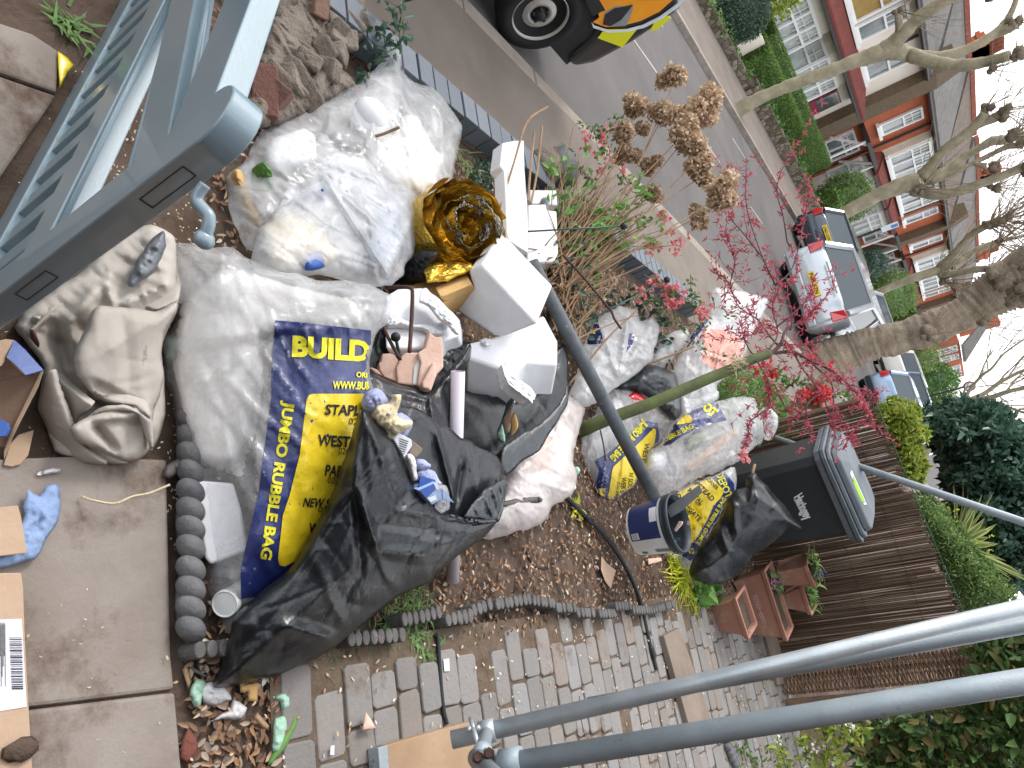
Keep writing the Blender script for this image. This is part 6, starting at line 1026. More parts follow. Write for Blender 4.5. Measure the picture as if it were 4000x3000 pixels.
lump('tallest plaster lump with a cracked ridge', 'S5', [(905, 800), (945, 850), (975, 870), (1045, 868), (1062, 1200), (990, 1270), (925, 1455), (800, 1410), (775, 1390), (812, 1150), (775, 1045), (860, 990), (885, 900)], Plane(pq.O + pq.n * .03, pq.O + pq.n * .03 + pq.e1, pq.O + pq.n * .03 + pq.e2), .06); lump('smooth plaster lump in front of the cracked one', 'S5', [(830, 1360), (900, 1230), (940, 1140), (978, 1155), (972, 1300), (915, 1440), (830, 1420)], Plane(pq.O + pq.n * .06, pq.O + pq.n * .06 + pq.e1, pq.O + pq.n * .06 + pq.e2), .04); lump('small plaster flake at the sack rim', 'S5', [(252, 1205), (290, 1198), (350, 1225), (400, 1290), (330, 1270)], Plane(pq.O + pq.n * .02, pq.O + pq.n * .02 + pq.e1, pq.O + pq.n * .02 + pq.e2), .03)
lump('grey skimmed plaster sheet standing between pink lumps', 'S5', [(735, 1200), (790, 1090), (820, 1110), (800, 1230), (772, 1395), (720, 1390)], Plane(pq.O + pq.n * .018, pq.O + pq.n * .018 + pq.e1, pq.O + pq.n * .018 + pq.e2), .04, 'plaster_skim')
# front sack: inner wall, contents, outer side
wo = px('S6', (380, 120), (450, 60), (560, 100), (710, 160), (830, 218), (1080, 368), (1245, 475), (1400, 560), (1500, 580), (1562, 660), (1612, 880), (1560, 1060), (1530, 1180), (1330, 1200), (1100, 1160), (1000, 1090), (800, 900), (600, 520), (450, 300))
e, Bw = sack('large open black sack in front spilling paper and cartons', wo, d3('S6', (420, 120, 1.96), (1240, 480, 2.36), (1540, 1150, 2.52)), 'black_plastic', (.01, .03), seed=51, wr=(.012, 5.), folds=[(*px('S6', (1000, 400))[0], *px('S6', (1180, 1100))[0], .03, .03), (*px('S6', (1230, 680))[0], *px('S6', (1160, 1110))[0], -.03, .03), (*px('S6', (720, 170))[0], *px('S6', (1240, 480))[0], .02, .02)], res=.013, R=.04)
fo = px('S6', (372, 190), (400, 230), (470, 300), (560, 420), (640, 505), (700, 620), (770, 790), (830, 900), (900, 965), (1010, 1090), (1100, 1140), (1180, 1132), (1330, 1172), (1480, 1168), (1535, 1180), (1470, 1270), (1400, 1335), (1200, 1482), (1000, 1650)) + px('J', (1185, 555), (1000, 640), (850, 760), (700, 880), (570, 975), (450, 1040), (200, 1132), (0, 1178)) + [(832, 2682), (870, 2600), (905, 2480), (920, 2420), (1010, 2330), (1150, 2210), (1230, 2080), (1310, 1920), (1370, 1740), (1405, 1620)]
S_ = lambda a, b, amp, wd: (*px('S6', a)[0], *px('S6', b)[0], amp, wd)
Bf = Body(fo, plane3((880, 2670, 1.69), (1430, 1610, 1.82), (1940, 2030, 2.42)), (.10, .06), R=.16, wr=(.010, 5.), seed=53, res=.011, folds=[S_((380, 200), (690, 1100), 0.0180, 0.0195), S_((290, 840), (500, 1440), 0.0240, 0.0228), S_((690, 1100), (1080, 1150), 0.0210, 0.0195), S_((560, 700), (700, 1080), -0.0180, 0.0195), S_((330, 500), (290, 850), 0.0180, 0.0228), S_((620, 600), (860, 960), 0.0150, 0.0163), S_((480, 1200), (1000, 1260), -0.0150, 0.0260), S_((300, 900), (360, 1640), -0.0180, 0.0228), S_((1090, 1140), (1010, 1400), 0.0120, 0.0195), S_((880, 960), (720, 1090), 0.0120, 0.0163), S_((500, 1440), (900, 1480), 0.0180, 0.0325), S_((60, 1100), (300, 900), 0.0180, 0.0260), (880, 2660, 1500, 2100, .02, .06), (1105, 2440, 1300, 2500, .03, .03)])
Bf.build('outer_side', MATS['black_plastic'], e)
Body(px('S6', (1090, 1145), (1150, 1128), (1330, 1170), (1480, 1165), (1530, 1175), (1535, 1150), (1612, 880), (1625, 890), (1560, 1165), (1520, 1200), (1330, 1200), (1150, 1160)), d3('S6', (1100, 1140, 2.14), (1530, 1170, 2.40), (1612, 890, 2.50)), (.01, .01), R=.02, wr=(.008, 16.), seed=57, res=.01).build('rim_fold', MATS['grey_black_plastic'], e)
Body(px('S6', (1250, 1140), (1420, 920), (1600, 800), (1612, 880), (1540, 1170), (1400, 1170)), d3('S6', (1250, 1140, 2.24), (1600, 800, 2.50), (1530, 1170, 2.40)), (.01, .01), R=.03, wr=(.012, 12.), seed=58, res=.012).build('turned_in_side', MATS['grey_black_plastic'], e)
pw = d3('S6', (400, 150, 1.86), (900, 700, 2.08), (1100, 1100, 2.2)); PW = lambda o: Plane(pw.O + pw.n * o, pw.O + pw.n * o + pw.e1, pw.O + pw.n * o + pw.e2)
wad('upper crumpled lilac paper towel in the open black sack', 'paper towel', 'S6', [(375, 150), (400, 90), (470, 55), (530, 80), (590, 150), (580, 195), (500, 240), (470, 270), (420, 250), (380, 190)], 1.9, 'tissue_blue', .035, tilt=PW(.0), crumple=.03, name='paper_towel'); wad('stained cream tissue in the open black sack', 'tissue', 'S6', [(470, 270), (500, 210), (640, 150), (615, 120), (705, 105), (700, 160), (660, 270), (790, 310), (780, 350), (690, 430), (640, 450), (540, 360), (490, 320)], 1.9, 'tissue_cream', .03, tilt=PW(.03), crumple=.02, name='tissue'); wad('lilac paper towel under the stained cream tissue', 'paper towel', 'S6', [(650, 240), (720, 250), (790, 320), (795, 370), (740, 450), (690, 430), (640, 330)], 1.9, 'tissue_blue', .03, tilt=PW(.0), name='paper_towel')
lf = slabp('leaflet_carton', 'small white printed carton in the open black sack', 'carton', 'S6', [(680, 420), (790, 480), (802, 530), (730, 640), (640, 480)], PW(.035), -pw.n * .03, 'paper_white', .002); b = MB()
for i in range(7): a = np.array(px('S6', (676 + i * 0 + 8, 470 + i * 20))[0]); c = np.array(px('S6', (765 - i * 6, 500 + i * 18))[0]); A, C_ = PW(.037).hit(*a), PW(.037).hit(*c); u = unit(C_ - A); v = np.cross(pw.n, u) * .0012; b.add([A - v, C_ - v, C_ + v, A + v], [(0, 1, 2, 3)])
b.build('small_print', MATS['print_dark'], lf)
slabp('brown_offcut', 'brown wood offcut behind the small white carton', 'offcut', 'S6', [(780, 470), (890, 560), (880, 590), (830, 640), (770, 600), (800, 530)], PW(.015), -pw.n * .03, 'plank', .003); wad('white torn tissue below the small white carton', 'tissue', 'S6', [(740, 620), (790, 605), (850, 690), (840, 740), (860, 800), (800, 830), (770, 740)], 2, 'tissue_white', .025, tilt=PW(.02), name='tissue'); wad('small lilac paper ball in the open black sack', 'paper towel', 'S6', [(840, 650), (900, 640), (950, 690), (940, 730), (870, 735), (835, 700)], 2, 'tissue_blue', .03, tilt=PW(.01), name='paper_towel'); wad('lower lilac paper towel behind the blue carton', 'paper towel', 'S6', [(850, 730), (950, 740), (1020, 790), (1060, 880), (1000, 900), (860, 860), (820, 830)], 2, 'tissue_blue', .03, tilt=PW(.0), name='paper_towel')
bc = slabp('blue_carton', 'light blue and white carton in the open black sack', 'carton', 'S6', [(855, 920), (1010, 850), (1060, 990), (970, 1045)], PW(.05), -pw.n * .05, 'paper_blue', .002)
def dec(par, poly, m, o, k='S6'): P = [PW(o).hit(*p) for p in px(k, *poly)]; return MB().prism(P, -pw.n * .001).build('printed_patch', MATS[m], par)
dec(bc, [(860, 918), (985, 862), (1005, 905), (920, 985)], 'carton_blue', .0515); dec(bc, [(985, 862), (1010, 852), (1032, 905), (1000, 915)], 'print_white', .0515); dec(bc, [(930, 990), (1000, 960), (1010, 1000), (955, 1020)], 'print_white', .0515)
slabp('carton_flap', 'open pale blue carton flap beside the blue carton', 'carton', 'S6', [(1058, 910), (1165, 1030), (1060, 990)], PW(.045), -pw.n * .004, 'paper_blue', .001); slabp('blue_card', 'torn blue and white card above the blue carton', 'card', 'S6', [(870, 790), (1000, 830), (990, 870), (900, 890), (850, 910)], PW(.035), -pw.n * .004, 'carton_blue', .001)
wad('crinkled clear wrapper around the blue carton', 'wrapper', 'S6', [(1000, 880), (1090, 890), (1130, 980), (1110, 1090), (1040, 1120), (1000, 1060), (1060, 990)], 2.1, 'clear_plastic', .02, tilt=PW(.02), name='wrapper')
# ---- thin pinkish bag beyond the black sacks, small white tray
tb = [(2205, 1540), (2290, 1598), (2262, 1680), (2252, 1740), (2236, 1800), (2256, 1870), (2235, 1935), (2168, 1973), (2118, 2046), (1986, 2086), (1893, 2101), (1860, 2060), (1900, 1960), (1960, 1880), (1960, 1800), (2050, 1700), (2150, 1600)]
e, B = sack('thin pinkish bin liner full of rubbish beside the black sacks', tb, plane3((1890, 2095, 2.74), (2280, 1600, 3.45), (2236, 1930, 3.15)), 'thin_plastic', (.13, .12), seed=61, wr=(.016, 9.), res=.015, R=.12); inner('mixed white and rosy rubbish inside the thin bin liner', 'rubbish', [(2180, 1640), (2240, 1700), (2210, 1860), (2130, 1960), (2000, 2040), (1920, 2030), (1990, 1880), (2080, 1740)], B, .0, .09, 'tissue_white', 'rubbish', 3); inner('brownish wad at the top of the thin bin liner', 'rubbish', [(2080, 1700), (2130, 1690), (2180, 1760), (2130, 1850), (2060, 1820)], B, -.05, .05, 'plaster', 'rubbish', 4); inner('grey band of packaging inside the thin bin liner', 'packaging', [(1960, 1955), (2110, 1940), (2115, 1962), (1960, 1980)], B, -.085, .02, 'edging_grey', 'packaging', 5, wr_=(.002, 20), crumple=0)
t = thing('plastic_tray', 'white plastic tray lying beside the thin bin liner', 'tray', At(2225, 1905, 3.3)); P = d3('G', (655, 1605, 3.22), (750, 1585, 3.3), (660, 1560, 3.26)); MB().prism([P.hit(*p) for p in px('G', (650, 1560), (745, 1545), (752, 1590), (655, 1612))], (0, .04, -.05)).build('tray', MATS['tub_white'], t, False, .006, 2); wad('mint green foam lump beside the thin bin liner', 'foam', 'G', [(712, 1490), (735, 1450), (765, 1455), (770, 1490), (750, 1515), (725, 1510)], 3.3, 'foam_green', .03, name='foam_lump'); wad('bright green leafy scrap under the thin bin liner', 'foam', 'J', [(115, 300), (160, 240), (195, 250), (190, 285), (150, 305)], 2.66, 'leaf_spring', .02, name='green_scrap')
# ---- bags along the back
s1 = lambda *p: px('S1', *p); s2 = lambda *p: px('S2', *p)
e, BA = sack('big white bag with gathered top behind the grey pipe', s1((40, 1000), (90, 860), (150, 700), (165, 560), (230, 420), (290, 335), (400, 260), (485, 215), (560, 225), (635, 245), (662, 345), (715, 320), (770, 298), (815, 350), (832, 430), (800, 540), (760, 690), (640, 800), (500, 885), (370, 1000), (270, 1062), (100, 1092)), plane3((2245, 1588, 3.78), (2417, 1200, 4.25), (2575, 1294, 4.3)), 'white_bag_plastic', (.13, .10), seed=71, wr=(.022, 7.), folds=[(*s1((480, 860))[0], *s1((340, 420))[0], .03, .03), (*s1((480, 860))[0], *s1((560, 300))[0], .04, .035), (*s1((490, 850))[0], *s1((760, 400))[0], .04, .04), (*s1((470, 870))[0], *s1((200, 700))[0], .03, .04), (*s1((480, 880))[0], *s1((660, 620))[0], -.03, .03)], res=.016, R=.12)
BA.panel('print_blue', s1((120, 440), (200, 400), (285, 335), (300, 360), (330, 430), (345, 535), (215, 545)), MATS['print_blue'], e); BA.panel('print_blue', s1((570, 445), (622, 450), (600, 540), (545, 610)), MATS['print_blue'], e); BA.panel('print_yellow', s1((232, 400), (268, 390), (278, 452), (235, 450)), MATS['print_yellow'], e, .007)
e, B = sack('dull black bag wedged between white bags behind maple stem', s1((430, 925), (560, 830), (700, 725), (790, 722), (880, 760), (960, 785), (1000, 900), (1022, 1030), (1018, 1130), (970, 1205), (860, 1120), (700, 1000)), plane3((2400, 1520, 4.15), (2560, 1430, 4.3), (2640, 1640, 4.25)), 'grey_black_plastic', (.13, .1), seed=75, wr=(.02, 8.), res=.016)
e, B = sack('small white bag with twisted neck behind the dull black bag', s1((760, 625), (800, 570), (860, 500), (905, 455), (985, 430), (1070, 400), (1092, 470), (1050, 540), (1000, 605), (930, 690), (890, 735), (825, 748), (770, 690)), plane3((2550, 1400, 4.35), (2690, 1290, 4.5), (2570, 1440, 4.35)), 'white_bag_plastic', (.1, .08), seed=77, wr=(.014, 12.), res=.014)
e, BD = sack('tall clear bag with salmon pink contents behind maple fork', s1((958, 785), (985, 700), (1040, 600), (1100, 480), (1180, 340), (1310, 265), (1300, 160), (1312, 55), (1400, 62), (1520, 78), (1640, 110), (1772, 150), (1740, 250), (1690, 370), (1600, 510), (1570, 640), (1440, 790), (1330, 900), (1330, 1000), (1260, 1065), (1110, 1110), (1030, 1110), (1000, 950)), plane3((2680, 1560, 4.45), (2640, 1400, 4.45), (2960, 1160, 4.95)), 'white_bag_plastic', (.15, .12), seed=81, wr=(.018, 7.), folds=[(*s1((1140, 800))[0], *s1((1000, 650))[0], .02, .03), (*s1((1140, 800))[0], *s1((1250, 400))[0], .02, .04), (*s1((1150, 790))[0], *s1((1500, 500))[0], .025, .04)], res=.018, R=.14)
BD.panel('print_blue', s1((1185, 335), (1230, 300), (1290, 270), (1215, 400), (1130, 500), (1060, 590), (1000, 700), (962, 770), (985, 690), (1040, 600), (1100, 480)), MATS['print_blue'], e); BD.panel('print_yellow', s1((1185, 338), (1225, 305), (1215, 345), (1190, 380)), MATS['print_yellow'], e, .007); BD.panel('salmon_contents', s1((1205, 400), (1300, 405), (1400, 425), (1500, 470), (1560, 525), (1560, 640), (1500, 700), (1430, 745), (1300, 760), (1195, 690), (1215, 560)), mat('salmon_film', 'dfa193', 'd39385', 6, .4, .3, 40), e, .002)
e, B2_ = sack('grey white bag below the salmon one behind the maple stem', s1((1010, 960), (1130, 1000), (1330, 940), (1335, 1020), (1180, 1100), (1110, 1180), (1030, 1190), (1015, 1080)), plane3((2680, 1600, 4.35), (2790, 1560, 4.5), (2670, 1640, 4.3)), 'milky_plastic', (.1, .08), seed=83, wr=(.014, 10.), res=.016)
e, BE = sack('printed jumbo bag with red and yellow contents behind the pipe', s1((150, 1250), (180, 1220), (260, 1150), (370, 1000), (450, 935), (560, 918), (660, 930), (765, 970), (850, 1020), (900, 1080), (940, 1140), (966, 1225), (935, 1300), (890, 1345), (810, 1400), (780, 1440)) + s2((960, 310), (880, 480), (790, 650), (690, 745), (540, 845), (430, 840), (315, 820), (285, 720), (200, 560), (150, 440), (132, 350)), plane3((2320, 1945, 3.86), (2260, 1740, 3.86), (2540, 1530, 4.25)), 'clear_plastic', (.15, .10), seed=85, wr=(.014, 7.), res=.014, R=.16)
BE.panel('print_blue', s2((335, 410), (480, 335), (700, 165), (905, -15), (1020, 10), (1035, 100), (1040, 180), (990, 330), (880, 480), (560, 480), (530, 520), (500, 700), (462, 838), (318, 790), (385, 520)), MATS['print_blue'], e); BE.panel('print_yellow', s2((528, 520), (545, 475), (600, 425), (760, 280), (900, 140), (978, 62), (1000, 75), (1002, 120), (985, 230), (940, 350), (880, 480), (790, 640), (690, 735), (600, 795), (530, 838), (465, 836), (500, 740)), MATS['print_yellow'], e, .006)
BE.text('JUMBO RUBBLE BAG', *s2((850, -45), (480, 355), (925, 30)), MATS['print_lemon'], e, .007, bold=.04); BE.text('WEB SALES', *s2((632, 588), (596, 880), (688, 596)), MATS['print_dark'], e, .009); BE.text('020 8800', *s2((588, 640), (560, 850), (618, 646)), MATS['print_dark'], e, .009, bold=0.); BE.text('N SOUTH', *s2((712, 545), (690, 790), (760, 550)), MATS['print_dark'], e, .009); BE.text('WEST', *s2((885, 215), (845, 420), (935, 230)), MATS['print_dark'], e, .009); BE.panel('barcode_patch', s2((385, 715), (465, 712), (442, 805), (368, 790)), MATS['print_yellow'], e, .003)
inner('bundle with red and yellow wrapping inside the printed jumbo bag', 'wrapping', [(550, 980), (640, 955), (730, 1010), (700, 1060), (600, 1060)], BE, -.04, .05, 'tail_red', 'wrapping', 3, 'S1'); inner('white padding inside the printed jumbo bag', 'padding', [(200, 1280), (330, 1150), (450, 1000), (560, 1100), (480, 1300), (330, 1500), (230, 1450)], BE, .01, .07, 'tissue_white', 'padding', 4, 'S1')
e, BF = sack('clear bag with green cloth and brown board beside the bin', s1((720, 1500), (800, 1430), (900, 1330), (960, 1215), (1030, 1150), (1110, 1095), (1220, 1060), (1330, 1032), (1450, 1002), (1560, 990), (1650, 1012), (1692, 1130), (1732, 1250), (1720, 1385), (1600, 1472), (1480, 1582)) + s2((1830, 455), (1700, 520), (1450, 605), (1200, 748), (1040, 800), (950, 660), (880, 520)), plane3((2900, 1560, 4.62), (2560, 1935, 4.08), (2860, 1830, 4.52)), 'clear_plastic', (.15, .10), seed=91, wr=(.016, 7.), stretch=(s2((900, 500))[0], s2((2000, 0))[0], 2.5), res=.016, R=.14)
BF.panel('print_blue', s1((735, 1470), (850, 1360), (970, 1225), (1110, 1098), (1220, 1062), (1325, 1040), (1415, 1198), (1290, 1225), (1130, 1285), (1020, 1340), (930, 1405), (830, 1430), (760, 1480)), MATS['print_blue'], e); BF.panel('print_lemon', s1((975, 1235), (1010, 1190), (1062, 1148), (1095, 1155), (1115, 1185), (1105, 1215), (1030, 1232)), MATS['print_yellow'], e, .007); BF.text('DEPOT', *s1((1085, 1010), (1290, 1180), (1140, 945)), MATS['print_lemon'], e, .007, bold=.06); BF.text('JUMBO RUBBLE BAG', *s1((680, 1500), (1136, 1275), (655, 1450)), MATS['print_lemon'], e, .007, bold=.03)
inner('green net cloth inside the clear bag beside the bin', 'cloth', [(1060, 1370), (1130, 1300), (1220, 1290), (1225, 1360), (1160, 1440), (1090, 1470)], BF, -.06, .05, 'stem_green', 'cloth', 3, 'S1'); slabp('brown_board', 'long brown board showing through the clear bag beside the bin', 'board', 'S1', [(1535, 1262), (1500, 1330), (1300, 1490), (1110, 1640), (1050, 1600), (1200, 1470), (1380, 1335), (1500, 1262)], Plane(BF.pl.O + BF.pl.n * .05, BF.pl.O + BF.pl.n * .05 + BF.pl.e1, BF.pl.O + BF.pl.n * .05 + BF.pl.e2), -BF.pl.n * .02, 'cardboard', .002); inner('white boxes at the lower end of the clear bag', 'boxes', [(760, 1500), (880, 1460), (900, 1560), (850, 1640), (740, 1620)], BF, -.03, .05, 'tissue_white', 'boxes', 4, 'S1')
e, BG = sack('flattened yellow printed bag lying behind the paint tub', s2((1190, 770), (1300, 700), (1470, 625), (1620, 572), (1740, 520), (1850, 470), (1878, 600), (1855, 790), (1770, 860), (1665, 1060), (1580, 1200), (1500, 1345), (1425, 1445), (1335, 1632), (1240, 1562), (1115, 1432), (1200, 1380), (1280, 1250)), plane3((2690, 2240, 4.50), (2870, 1830, 4.86), (2640, 1920, 4.46)), 'milky_plastic', (.09, .07), seed=95, wr=(.012, 8.), res=.014, R=.1)
BG.panel('print_blue', s2((1600, 578), (1735, 522), (1790, 590), (1845, 660), (1852, 785), (1760, 860), (1665, 1055), (1500, 1340), (1425, 1442), (1395, 1505), (1255, 1425), (1360, 1300), (1480, 1180)), MATS['print_blue'], e); BG.panel('print_yellow', s2((1215, 775), (1340, 710), (1480, 645), (1600, 602), (1660, 660), (1725, 720), (1728, 770), (1690, 830), (1620, 900), (1560, 1050), (1480, 1180), (1405, 1300), (1370, 1305), (1355, 1200), (1290, 950)), MATS['print_yellow'], e, .006)
for txt, bl, br, tl, m in (('DEPOT', (1640, 560), (1760, 830), (1715, 525), 'print_lemon'), ('CORNER', (1530, 600), (1655, 735), (1560, 570), 'print_dark'), ('HAMPSTEAD', (1300, 545), (1600, 855), (1345, 510), 'print_dark'), ('ROYAL', (1340, 740), (1490, 895), (1375, 705), 'print_dark'), ('020', (1420, 860), (1465, 905), (1440, 840), 'print_dark'), ('SOUTHGATE', (1190, 770), (1460, 1075), (1230, 735), 'print_dark'), ('8800', (1290, 940), (1355, 1010), (1318, 915), 'print_dark'), ('JUMBO RUBBLE BAG', (1480, 1345), (1775, 835), (1430, 1310), 'print_lemon')): BG.text(txt, *s2(bl, br, tl), MATS[m], e, .009)
b = MB()
for i in range(3):
    a = 2.1 * i; c = np.array([1388, 1390]); pts = [c + 34 * np.array([math.cos(a + k), math.sin(a + k)]) for k in (0, .8, 1.5)] + [c + 18 * np.array([math.cos(a + k), math.sin(a + k)]) for k in (1.5, .8, 0)]; P = BG.P(np.array([BG.pl.puv(*q) for q in s2(*map(tuple, pts))]), 1, .006); b.add(P, [(0, 1, 4, 5), (1, 2, 3, 4)])
b.build('recycling_mark', MATS['print_lemon'], e)
e, BH = sack('full black sack slumped in front of the wheelie bin', px('T4', (640, 690), (665, 680), (695, 690), (730, 740), (780, 785), (850, 860), (905, 920), (960, 990), (1010, 1050), (1110, 1160), (1192, 1262), (1190, 1295), (1110, 1290), (1030, 1302), (960, 1370), (870, 1445), (760, 1530), (650, 1590)) + px('L', (330, 475), (250, 545), (180, 575), (110, 585), (30, 555), (-10, 520)) + px('T4', (30, 1600), (100, 1480), (220, 1310), (330, 1130), (400, 960), (490, 870), (590, 820), (605, 745)), plane3((2931, 1850, 4.40), (3130, 2060, 4.46), (2760, 2270, 4.32)), 'black_plastic', (.16, .12), seed=99, wr=(.009, 5.), folds=[(*px('T4', (660, 700))[0], *px('T4', (640, 1000))[0], .02, .025), (*px('T4', (670, 700))[0], *px('T4', (1000, 1100))[0], .04, .05), (*px('T4', (650, 900))[0], *px('T4', (1180, 1270))[0], .03, .05), (*px('T4', (450, 950))[0], *px('T4', (480, 1350))[0], .03, .05), (*px('T4', (300, 1250))[0], *px('T4', (420, 1600))[0], .03, .05)], res=.016, R=.2)
rod('short cut twig standing behind the full black sack', [c_('T4', 662, 690, 4.44), c_('T4', 672, 640, 4.46), c_('T4', 685, 595, 4.48)], .01, 'stem_brown', 'stick', 'stick')
wad('crumpled white plastic scrap beyond the bag beside the bin', 'plastic scrap', 'S1', [(1690, 1130), (1740, 1085), (1800, 1095), (1840, 1140), (1865, 1210), (1830, 1300), (1790, 1370), (1730, 1360), (1735, 1250)], 4.95, 'milky_plastic', .07, (.02, 12), .02, name='plastic_scrap')
# ---- paint tub with scraper
Ra, Rb = At(2489, 2073, 3.68), At(2639, 2044, 3.57); ax = unit(Rb - Ra); Lb = np.linalg.norm(Rb - Ra) + .02; t = thing('paint_tub', 'used blue and white paint tub tipped on the wood chips', 'paint tub', Ra); r0, r1 = .125, .148
ref = At(2489, 1973, 3.6) - Ra; a0 = unit(ref - ax * (ref @ ax)); c0 = np.cross(ax, a0)
def band(p0, p1, h0, h1, m, name, off=.0, n=40, par=None):
    b = MB(); V = []
    for i in range(n + 1):
        p = p0 + (p1 - p0) * i / n
        for h in (h0, h1): r = r0 + (r1 - r0) * h / Lb + off; V.append(Ra + ax * h + r * (a0 * math.cos(p) + c0 * math.sin(p)))
    b.add(V, [(2 * i, 2 * i + 1, 2 * i + 3, 2 * i + 2) for i in range(n)]); return b.build(name, MATS[m], par or t, True)
MB().lathe([(0, 0), (r0, 0), (r1, Lb), (r1 - .004, Lb), (r0 - .004, .01), (0, .01)], Ra, ax, 40).build('tub', MATS['tub_white'], t, 'auto'); MB().lathe([(r1 - .004, Lb - .045), (r1 + .003, Lb - .042), (r1 + .003, Lb - .034), (r1 - .001, Lb - .03), (r1 + .004, Lb - .022), (r1 + .004, Lb - .006), (r1 + .001, Lb), (r1 - .005, Lb + .002), (r1 - .009, Lb - .04), (r0 - .008, .02), (0, .018)], Ra, ax, 40).build('rim', MATS['tub_rim'], t, True)
sg = 1 if (c0 @ (CAM - Ra)) > 0 else -1
lab = band(sg * -.5, sg * 1.35, .012, Lb - .058, 'tub_blue', 'label', .0012); band(sg * .2, sg * .75, Lb - .1, Lb - .06, 'print_white', 'white_smear', .0022); q = band(sg * 1.05, sg * 1.3, .02, .06, 'print_white', 'barcode_label', .0022)
for i in range(6): band(sg * (1.07 + i * .035), sg * (1.08 + i * .035), .024, .052, 'print_dark', 'barcode_bar', .003, 2, q)
band(sg * 1.85, sg * 2.05, .11, .19, 'steel', 'grey_text_block', .0015); band(sg * 1.95, sg * 2.15, .03, .06, 'stem_green', 'green_roundel', .0015)
MB().tube(curve([Ra + ax * (Lb - .02) + (r1 + .01) * (a0 * math.cos(sg * p) + c0 * math.sin(sg * p)) - ax * .12 * math.sin((p - 2.) / 1.9 * math.pi) for p in np.linspace(2.0, 3.9, 8)], 5), .0022, 6).build('wire_handle', MATS['steel'], t, True)
PS = plane3((*s2((1140, 950))[0], 3.60), (*s2((1470, 675))[0], 3.55), (*s2((1290, 960))[0], 3.56)); MB().prism([PS.hit(*p) for p in s2((1120, 960), (1140, 905), (1470, 672), (1505, 752), (1300, 940), (1160, 1030))], -PS.n * .003).build('scraper', MATS['steel'], None, False, .001); tag(bpy.data.objects['scraper'], 'flat grey metal blade standing in the paint tub', 'scraper')
slabp('plaster_chip', 'pink chip lying in the mouth of the paint tub', 'plaster', 'S2', [(1195, 1160), (1250, 1065), (1288, 1070), (1280, 1100), (1210, 1180)], PS, -PS.n * .015, 'plaster', .003)
# ---- cartons, cards and cloth at the left edge
bx = d3('S7', (60, 70, 1.45), (465, 400, 1.48), (100, 1100, 1.42)); t = thing('blue_carton', 'open brown carton with blue printed flaps at the left edge', 'carton', At(60, 1500, 1.45))
def cp(name, k, poly, d, off, m): P = d3(k, *d); return MB().prism([P.hit(*p) for p in px(k, *poly)], off).build(name, MATS[m], t, False, .0012)
cp('blue_flap', 'S7', [(150, 75), (260, 175), (466, 402), (275, 456), (170, 350), (65, 262)], ((150, 75, 1.46), (466, 402, 1.47), (65, 262, 1.43)), (0, .003, -.001), 'carton_blue'); cp('inner_side', 'S7', [(-250, 620), (-30, 530), (240, 460), (440, 420), (300, 700), (130, 1110), (50, 1230), (-250, 1250)], ((0, 520, 1.46), (440, 420, 1.475), (100, 1110, 1.43)), (0, .004, -.004), 'cardboard_dark'); cp('cut_edge', 'S7', [(440, 420), (470, 405), (420, 560), (140, 1110), (45, 1360), (40, 1280), (110, 1090)], ((440, 420, 1.465), (470, 405, 1.465), (60, 1250, 1.41)), (0, .004, -.01), 'cardboard'); cp('inner_side', 'S7', [(-250, 200), (65, 262), (270, 455), (-30, 530), (-250, 620)], ((65, 262, 1.50), (270, 455, 1.50), (-30, 530, 1.49)), (0, .004, 0), 'cardboard_dark'); cp('rolled_flap', 'S7', [(-200, 900), (0, 930), (80, 975), (95, 1040), (50, 1115), (-200, 1140)], ((0, 930, 1.40), (95, 1040, 1.40), (0, 1110, 1.39)), (0, .006, -.004), 'carton_blue'); cp('top_flap', 'S7', [(-200, 120), (60, 65), (150, 75), (65, 262), (0, 350), (-200, 420)], ((60, 65, 1.44), (150, 75, 1.46), (0, 350, 1.42)), (0, .004, -.003), 'cardboard')
board('beige card flap lying under the blue carton', [(40, 1430), (110, 1200), (200, 1100), (372, 1045), (310, 1320), (225, 1420), (130, 1447)], 'S7', .03, .004, 'cardboard', 'card_flap', 'card')
t = board('long brown parcel with white barcode label at the lower left', [(-300, 512), (128, 508), (140, 600), (150, 900), (195, 1700), (-300, 1700)], 'I', .07, .05, 'cardboard', 'parcel', 'parcel'); lb2 = MB().prism([G(*p, .0715) for p in px('I', (-100, 790), (128, 780), (157, 1298), (-100, 1340))], (0, 0, -.001)).build('address_label', MATS['paper_white'], t); b = MB()
yy = 890
while yy < 1190:
    w_ = rnd.choice([3, 5, 8]); f_ = (yy - 890) / 300; P = [G(*p, .0726) for p in px('I', (54 + 16 * f_, yy), (130 + 8 * f_, yy), (130 + 8 * f_, yy + w_), (54 + 16 * f_, yy + w_))]; b.add(P, [(0, 1, 2, 3)]); yy += w_ + rnd.choice([4, 6, 8])
b.build('barcode', MATS['print_dark'], lb2); b = MB()
for i in range(9): P = [G(*p, .0726) for p in px('I', (-20 + i * 6, 800 + (i % 3) * 10), (-16 + i * 6, 800), (-14 + i * 6, 1180 - (i % 4) * 60), (-18 + i * 6, 1180 - (i % 4) * 60))]; b.add(P, [(0, 1, 2, 3)])
b.build('small_print', MATS['edging_grey'], lb2)
o = MB().ball(G(*px('I', (125, 1550))[0], .078), .022, 10, sq=(1, 1.3, .35), jit=.4).build('mud_blob', MATS['soil'], None, True); tag(o, 'dried mud blob stuck on the brown parcel', 'mud')
board('small brown card lying on the blue cloth', [(-200, 140), (108, 112), (125, 170), (162, 392), (-200, 435)], 'I', .075, .004, 'cardboard', 'card', 'card')
